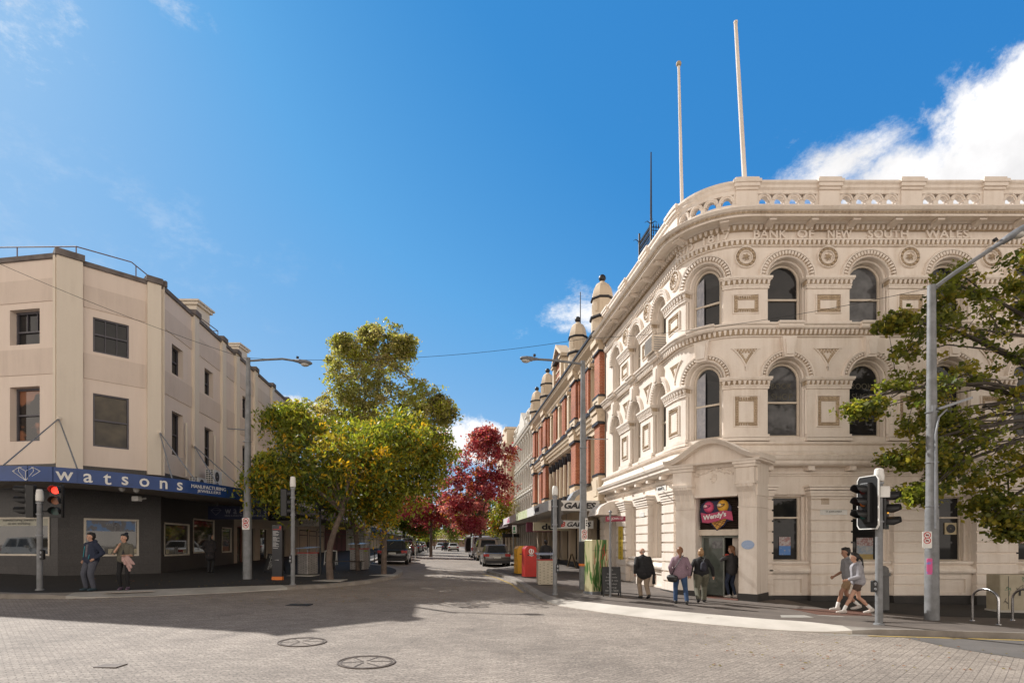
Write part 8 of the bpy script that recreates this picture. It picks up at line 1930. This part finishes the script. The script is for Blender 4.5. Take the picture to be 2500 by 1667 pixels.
def tree(name, label, base, trunk, r0, blobs, per, rc, n_leaf, size, aspect, mats, weights, seed, droop=0., bark=BARK, group=None, limbs=14, flat=0., zs=.8):
    """trunk: polyline of points (world) ending at the fork; blobs: (centre, (rx, ry, rz)) volumes filled with twig clusters"""
    rng = random.Random(seed); t = thing(name, label, 'tree', base, 0, group); mb = MB(); pts = [Vector(p) for p in trunk]; mb.tube([pts[0]-Vector((0, 0, .1))]+pts, r0, 10, r1=r0*.62)
    cs = []; rs = []
    for c, rad in blobs:
        c = Vector(c)
        for i in range(per):
            d = Vector((rng.gauss(0, .55), rng.gauss(0, .55), rng.gauss(0, .55)))
            if d.length > 1.12: d *= 1.12/d.length*rng.uniform(.7, 1)
            cs.append(c+Vector((d.x*rad[0], d.y*rad[1], d.z*rad[2]))); rs.append(rc*rng.choice((.45, .7, 1., 1.25))*rng.uniform(.8, 1.2))
    # limbs: trunk to the heart of each crown mass, boughs from there to the twig clusters
    for bi, (c, rad) in enumerate(blobs):
        c = Vector(c); st = pts[-1] if bi % 3 else pts[-2].lerp(pts[-1], rng.uniform(.5, 1)); ln = (c-st).length; side = Vector((rng.uniform(-1, 1), rng.uniform(-1, 1), 0))*.1*ln
        path = [st+(c-st)*f+side*math.sin(math.pi*f)+Vector((0, 0, .14*ln*math.sin(math.pi*f*.9))) for f in (0, .2, .4, .6, .8, 1)]; mb.tube(path, r0*.5*min(1, .35+1.5/max(ln, 1.)), 6, r1=r0*.14)
        own = cs[bi*per:(bi+1)*per]
        for k in range(0, len(own), max(1, int(len(own)*1.6*len(blobs)/limbs/2)+1)):
            e = own[k]; f = rng.choice((2, 3, 4, 5)); a_ = path[f]; m_ = a_.lerp(e, .5)+Vector((rng.uniform(-.1, .1), rng.uniform(-.1, .1), .1*(e-a_).length)); mb.tube([a_, a_.lerp(m_, .5), m_, m_.lerp(e, .6), e], r0*.13, 5, r1=.007)
    for i, c in enumerate(cs):
        if i % 2 == 0 and i > 4:
            e = min(cs[:i], key=lambda w: (w-c).length); mb.tube([e, e.lerp(c, .5)+Vector((0, 0, .05)), c], .012, 4, r1=.005)
    mb.build('trunk', bark, t, smooth=True); foliage('crown', t, cs, rs, n_leaf, size, aspect, mats, weights, seed, droop, flat, zs); return t
GR1, GR2, GR3, YE1, YE2 = leafmat('leaf_green', (.16, .19, .026)), leafmat('leaf_deep_green', (.06, .095, .02)), leafmat('leaf_lime', (.30, .31, .045)), leafmat('leaf_gold', (.60, .36, .02)), leafmat('leaf_olive_gold', (.29, .23, .03))
BI1, BI2, BI3 = leafmat('birch_olive', (.30, .30, .125), .6), leafmat('birch_bronze', (.38, .32, .165), .6), leafmat('birch_dark', (.10, .10, .045))
RE1, RE2, RE3, RE4 = leafmat('maple_crimson', (.34, .055, .11), .62), leafmat('maple_wine', (.19, .03, .065), .62), leafmat('maple_pink', (.54, .22, .31), .62), leafmat('maple_rust', (.30, .10, .03), .6)
PL1, PL2, PL3 = leafmat('plane_dark', (.08, .105, .026), .62), leafmat('plane_green', (.17, .19, .04), .62), leafmat('plane_yellow', (.30, .26, .05), .6)
LG = 'honey locust street trees'
def W3(px, py, Y): return at(px, py, Y)
def ell(px, py, Y, rx, ry, rz): k = Y/F; return (W3(px, py, Y), (rx*k, ry, rz*k))
LM, LWt = [GR1, GR2, GR3, YE1, YE2], [.34, .2, .24, .09, .13]
# first locust, Y trunk
b = G(806, 1414, .125); Y = b.y
tree('locust_tree', 'green and gold honey locust tree nearest the traffic light on the left, trunk leaning left', b, [b, W3(803, 1370, Y), W3(806, 1330, Y), W3(818, 1290, Y), W3(838, 1240, Y+.2)], .15, [ell(840, 1130, Y+.3, 120, 2.2, 85), ell(740, 1125, Y+.2, 75, 1.5, 68), ell(690, 1175, Y, 55, 1.1, 50), ell(905, 1085, Y+.8, 95, 2., 62), ell(760, 1050, Y+1, 62, 1.2, 30), ell(975, 1060, Y+1.2, 70, 1.5, 40), ell(650, 1150, Y, 36, .8, 44), ell(700, 1010, Y+.8, 40, .9, 26)], 85, .52, 32000, .175, .38, LM, LWt, 21, droop=.55, group=LG)
b = G(937, 1401, .125); Y = b.y
tree('locust_tree', 'green honey locust tree at the kerb tip beside the black four wheel drive', b, [b, W3(938, 1340, Y), W3(938, 1290, Y), W3(944, 1240, Y)], .15, [ell(950, 1110, Y, 120, 2.4, 80), ell(865, 1055, Y+.3, 70, 1.5, 45), ell(1010, 1150, Y, 75, 1.5, 60), ell(890, 1165, Y, 80, 1.6, 55), ell(970, 1040, Y+.5, 75, 1.6, 40), ell(1060, 1090, Y, 42, 1., 48), ell(920, 1225, Y, 60, 1.2, 26)], 90, .55, 29000, .185, .38, LM, [.30, .15, .33, .09, .13], 22, droop=.6, group=LG)
b = G(875, 1391, .125); Y = b.y
tree('locust_tree', 'honey locust with a forked dark trunk behind the spotted bin', b, [b, W3(873, 1340, Y), W3(868, 1300, Y), W3(860, 1275, Y)], .16, [ell(845, 1170, Y, 120, 2.2, 60), ell(800, 1200, Y, 80, 1.5, 40), ell(930, 1180, Y, 80, 1.5, 50)], 70, .5, 13000, .18, .42, LM, [.3, .4, .14, .06, .10], 23, droop=.6, group=LG)
# tall birch behind
Y = 37.; b = G(925, 1377, .125); b = Vector((W3(915, 1377, Y).x-.6, Y, gz(W3(915, 1377, Y).x, Y)+.12))
tree('birch_tree', 'tall olive bronze birch rising behind the honey locusts', b, [b, b+Vector((.05, 0, 3)), b+Vector((-.05, 0, 6)), W3(915, 1000, Y), W3(930, 880, Y)], .2, [ell(935, 850, Y, 68, 1.8, 62), ell(985, 842, Y, 34, 1., 28), ell(855, 900, Y, 55, 1.5, 72), ell(925, 950, Y, 125, 2.4, 90), ell(870, 1010, Y, 90, 2., 70), ell(1035, 985, Y, 70, 1.6, 60), ell(840, 1000, Y, 70, 1.8, 55), ell(1080, 1000, Y, 32, .9, 30), ell(730, 1020, Y, 55, 1.4, 42), ell(1010, 1075, Y, 80, 1.6, 55), ell(905, 815, Y, 20, .6, 20), ell(838, 840, Y, 22, .7, 24)], 80, .42, 56000, .165, .6, [BI1, BI2, BI3, GR3], [.44, .30, .08, .18], 31, droop=.5, bark=BARKP, limbs=26)
# red maples
def maple(label, px, Y, py_b, blobs, n, seed, wts=None):
    x = W3(px, HZ, Y).x; b = Vector((x, Y, gz(x, Y)+.12)); tree('maple_tree', label, b, [b, b+Vector((.03, 0, 1.6)), b+Vector((-.02, 0, 3.2))], .17, blobs, 90, .42, int(n*.62), .165, .8, [RE1, RE2, RE3, RE4], wts or [.38, .20, .30, .12], seed, group='red maple street trees', limbs=20)
maple('crimson maple standing at the right kerb beyond the parked utility', 1172, 46., 1310, [ell(1175, 1130, 46, 78, 2.4, 62), ell(1180, 1085, 46, 48, 1.7, 34), ell(1150, 1200, 46, 70, 2.2, 48), ell(1205, 1190, 46, 62, 2., 44), ell(1190, 1065, 46, 26, .9, 18), ell(1120, 1235, 46, 40, 1.4, 26), ell(1150, 1280, 46, 40, 1.4, 22)], 40000, 41)
maple('dark red maple behind the honey locusts on the left side', 1052, 50., 1310, [ell(1075, 1190, 50, 62, 2., 60), ell(1040, 1080, 50, 34, 1.2, 44), ell(1100, 1240, 50, 56, 1.6, 40), ell(1050, 1262, 50, 50, 1.6, 26), ell(985, 1235, 50, 60, 1.8, 30), ell(940, 1240, 50, 40, 1.5, 24)], 26000, 42, [.34, .40, .10, .16])
# farther street trees
def far_tree(label, px, Y, blobs, n, seed, mats_, wts, size=.24):
    x = W3(px, HZ, Y).x; b = Vector((x, Y, gz(x, Y)+.1)); tree('street_tree', label, b, [b, b+Vector((0, 0, 1.8)), b+Vector((.05, 0, 3.0))], .19, blobs, 60, .8, n, size, .6, mats_, wts, seed, droop=.3, group='street trees down the avenue', limbs=10)
far_tree('dark green street tree over the left parked cars, nearest of the far row', 985, 60, [ell(985, 1235, 60, 62, 2.5, 48), ell(1010, 1275, 60, 40, 1.8, 24)], 12000, 51, [GR2, GR1, YE2, RE4], [.45, .3, .15, .1])
far_tree('green street tree farther along the left row, behind the dark one', 1010, 76, [ell(1012, 1258, 76, 50, 2.6, 42), ell(1035, 1285, 76, 30, 1.6, 20)], 10000, 52, [GR2, GR1, GR3], [.4, .4, .2])
far_tree('yellow green tree glimpsed down the middle of the street', 1060, 118, [ell(1056, 1285, 118, 34, 3.5, 30), ell(1040, 1300, 118, 26, 2.5, 18)], 8000, 53, [GR3, GR1, YE2], [.5, .3, .2], .3)
far_tree('silvery green tree right of the far roadway', 1098, 96, [ell(1098, 1272, 96, 44, 3., 38), ell(1122, 1290, 96, 34, 2.4, 26), ell(1085, 1255, 96, 28, 2., 24)], 11000, 54, [BI1, GR1, BI3], [.4, .4, .2], .28)
far_tree('dark green street tree right of the road behind the pale van', 1150, 70, [ell(1150, 1268, 70, 46, 2.4, 36), ell(1170, 1240, 70, 40, 2., 40)], 9000, 55, [GR2, GR1, YE2], [.5, .3, .2])
far_tree('yellow green street tree before the cream block on the right', 1230, 62, [ell(1226, 1240, 62, 18, 1.4, 34), ell(1215, 1278, 62, 22, 1.4, 20)], 4200, 56, [YE2, GR1, GR2, RE4], [.35, .35, .2, .1])
far_tree('distant green tree at the end of the street', 1030, 170, [ell(1036, 1298, 170, 30, 5, 24)], 5000, 57, [GR2, GR1], [.6, .4], .4)
# plane tree at the right edge, leaning into the picture
Yp = 15.6; x = 19.2; b = Vector((x, Yp, gz(x, Yp)+.12))
pl = tree('plane_tree', 'large dark green plane tree reaching in from the right edge before the bank', b, [b, b+Vector((-.1, 0, 1.8)), b+Vector((-.5, .0, 3.6)), b+Vector((-1.4, -.1, 5.2))], .26,
     [ell(2440, 830, Yp, 115, 1.7, 130), ell(2400, 1010, Yp, 140, 1.8, 120), ell(2260, 960, Yp, 105, 1.2, 80), ell(2250, 815, Yp, 80, 1.0, 55), ell(2460, 1170, Yp, 90, 1.3, 85), ell(2520, 700, Yp, 75, 1.4, 90), ell(2330, 720, Yp+.3, 60, .8, 60), ell(2175, 790, Yp, 34, .4, 24), ell(2110, 1000, Yp, 46, .5, 24), ell(2240, 1110, Yp-.2, 55, .7, 30), ell(2250, 1205, Yp-.3, 50, .6, 24), ell(2650, 900, Yp, 200, 2.4, 260), ell(2440, 1250, Yp, 60, .8, 38), ell(2330, 1130, Yp-.2, 70, .8, 50), ell(2490, 1290, Yp-.2, 40, .6, 26), ell(2300, 1060, Yp+.3, 80, .9, 50)],
     46, .28, 21000, .12, .8, [PL1, PL2, PL3], [.24, .48, .28], 61, limbs=60, flat=.3, zs=.55, bark=mat('plane_bark', (.10, .085, .07), (.05, .04, .035), 6, .9))
# pale tree pits
for px, py, lab in ((806, 1416, 'pale gravel tree pit round the first honey locust'), (937, 1403, 'pale gravel tree pit round the kerb tip honey locust'), (740, 1404, 'pale concrete pad under the dark spotted bin')):
    c = G(px, py, .125); mb = MB(); mb.bx(c.x-.55, c.x+.55, c.y-.45, c.y+.45, c.z-.05, c.z+.012); settle(mb, 'paving_slab', CONC, lab, 'paving slab')
# fallen leaves
rng_ = random.Random(77); mb = MB()
for i in range(420):
    z_ = rng_.random()
    if z_ < .45: p = G(rng_.uniform(760, 1250), rng_.uniform(1385, 1470))
    elif z_ < .75: p = G(rng_.uniform(150, 900), rng_.uniform(1420, 1475))
    else: p = G(rng_.uniform(1700, 2500), rng_.uniform(1545, 1640))
    up_z = .13 if (z_ < .75 and p.x+.125*(p.y-18) < -5.4 and p.y > 17.5) else .006
    a = rng_.uniform(0, 6.28); r = rng_.uniform(.02, .045); z = gz(p.x, p.y)+up_z
    mb.add([(p.x+r*math.cos(a), p.y+r*math.sin(a), z+.004), (p.x+.5*r*math.cos(a+1.57), p.y+.5*r*math.sin(a+1.57), z+.012), (p.x-r*math.cos(a), p.y-r*math.sin(a), z+.003), (p.x+.5*r*math.cos(a-1.57), p.y+.5*r*math.sin(a-1.57), z+.01)], [(0, 1, 2, 3)], i % 2)
tag(mb.build('fallen_leaves', [YE2, RE4]), 'small fallen autumn leaves scattered over the road and kerbs', 'fallen leaves', kind='stuff')
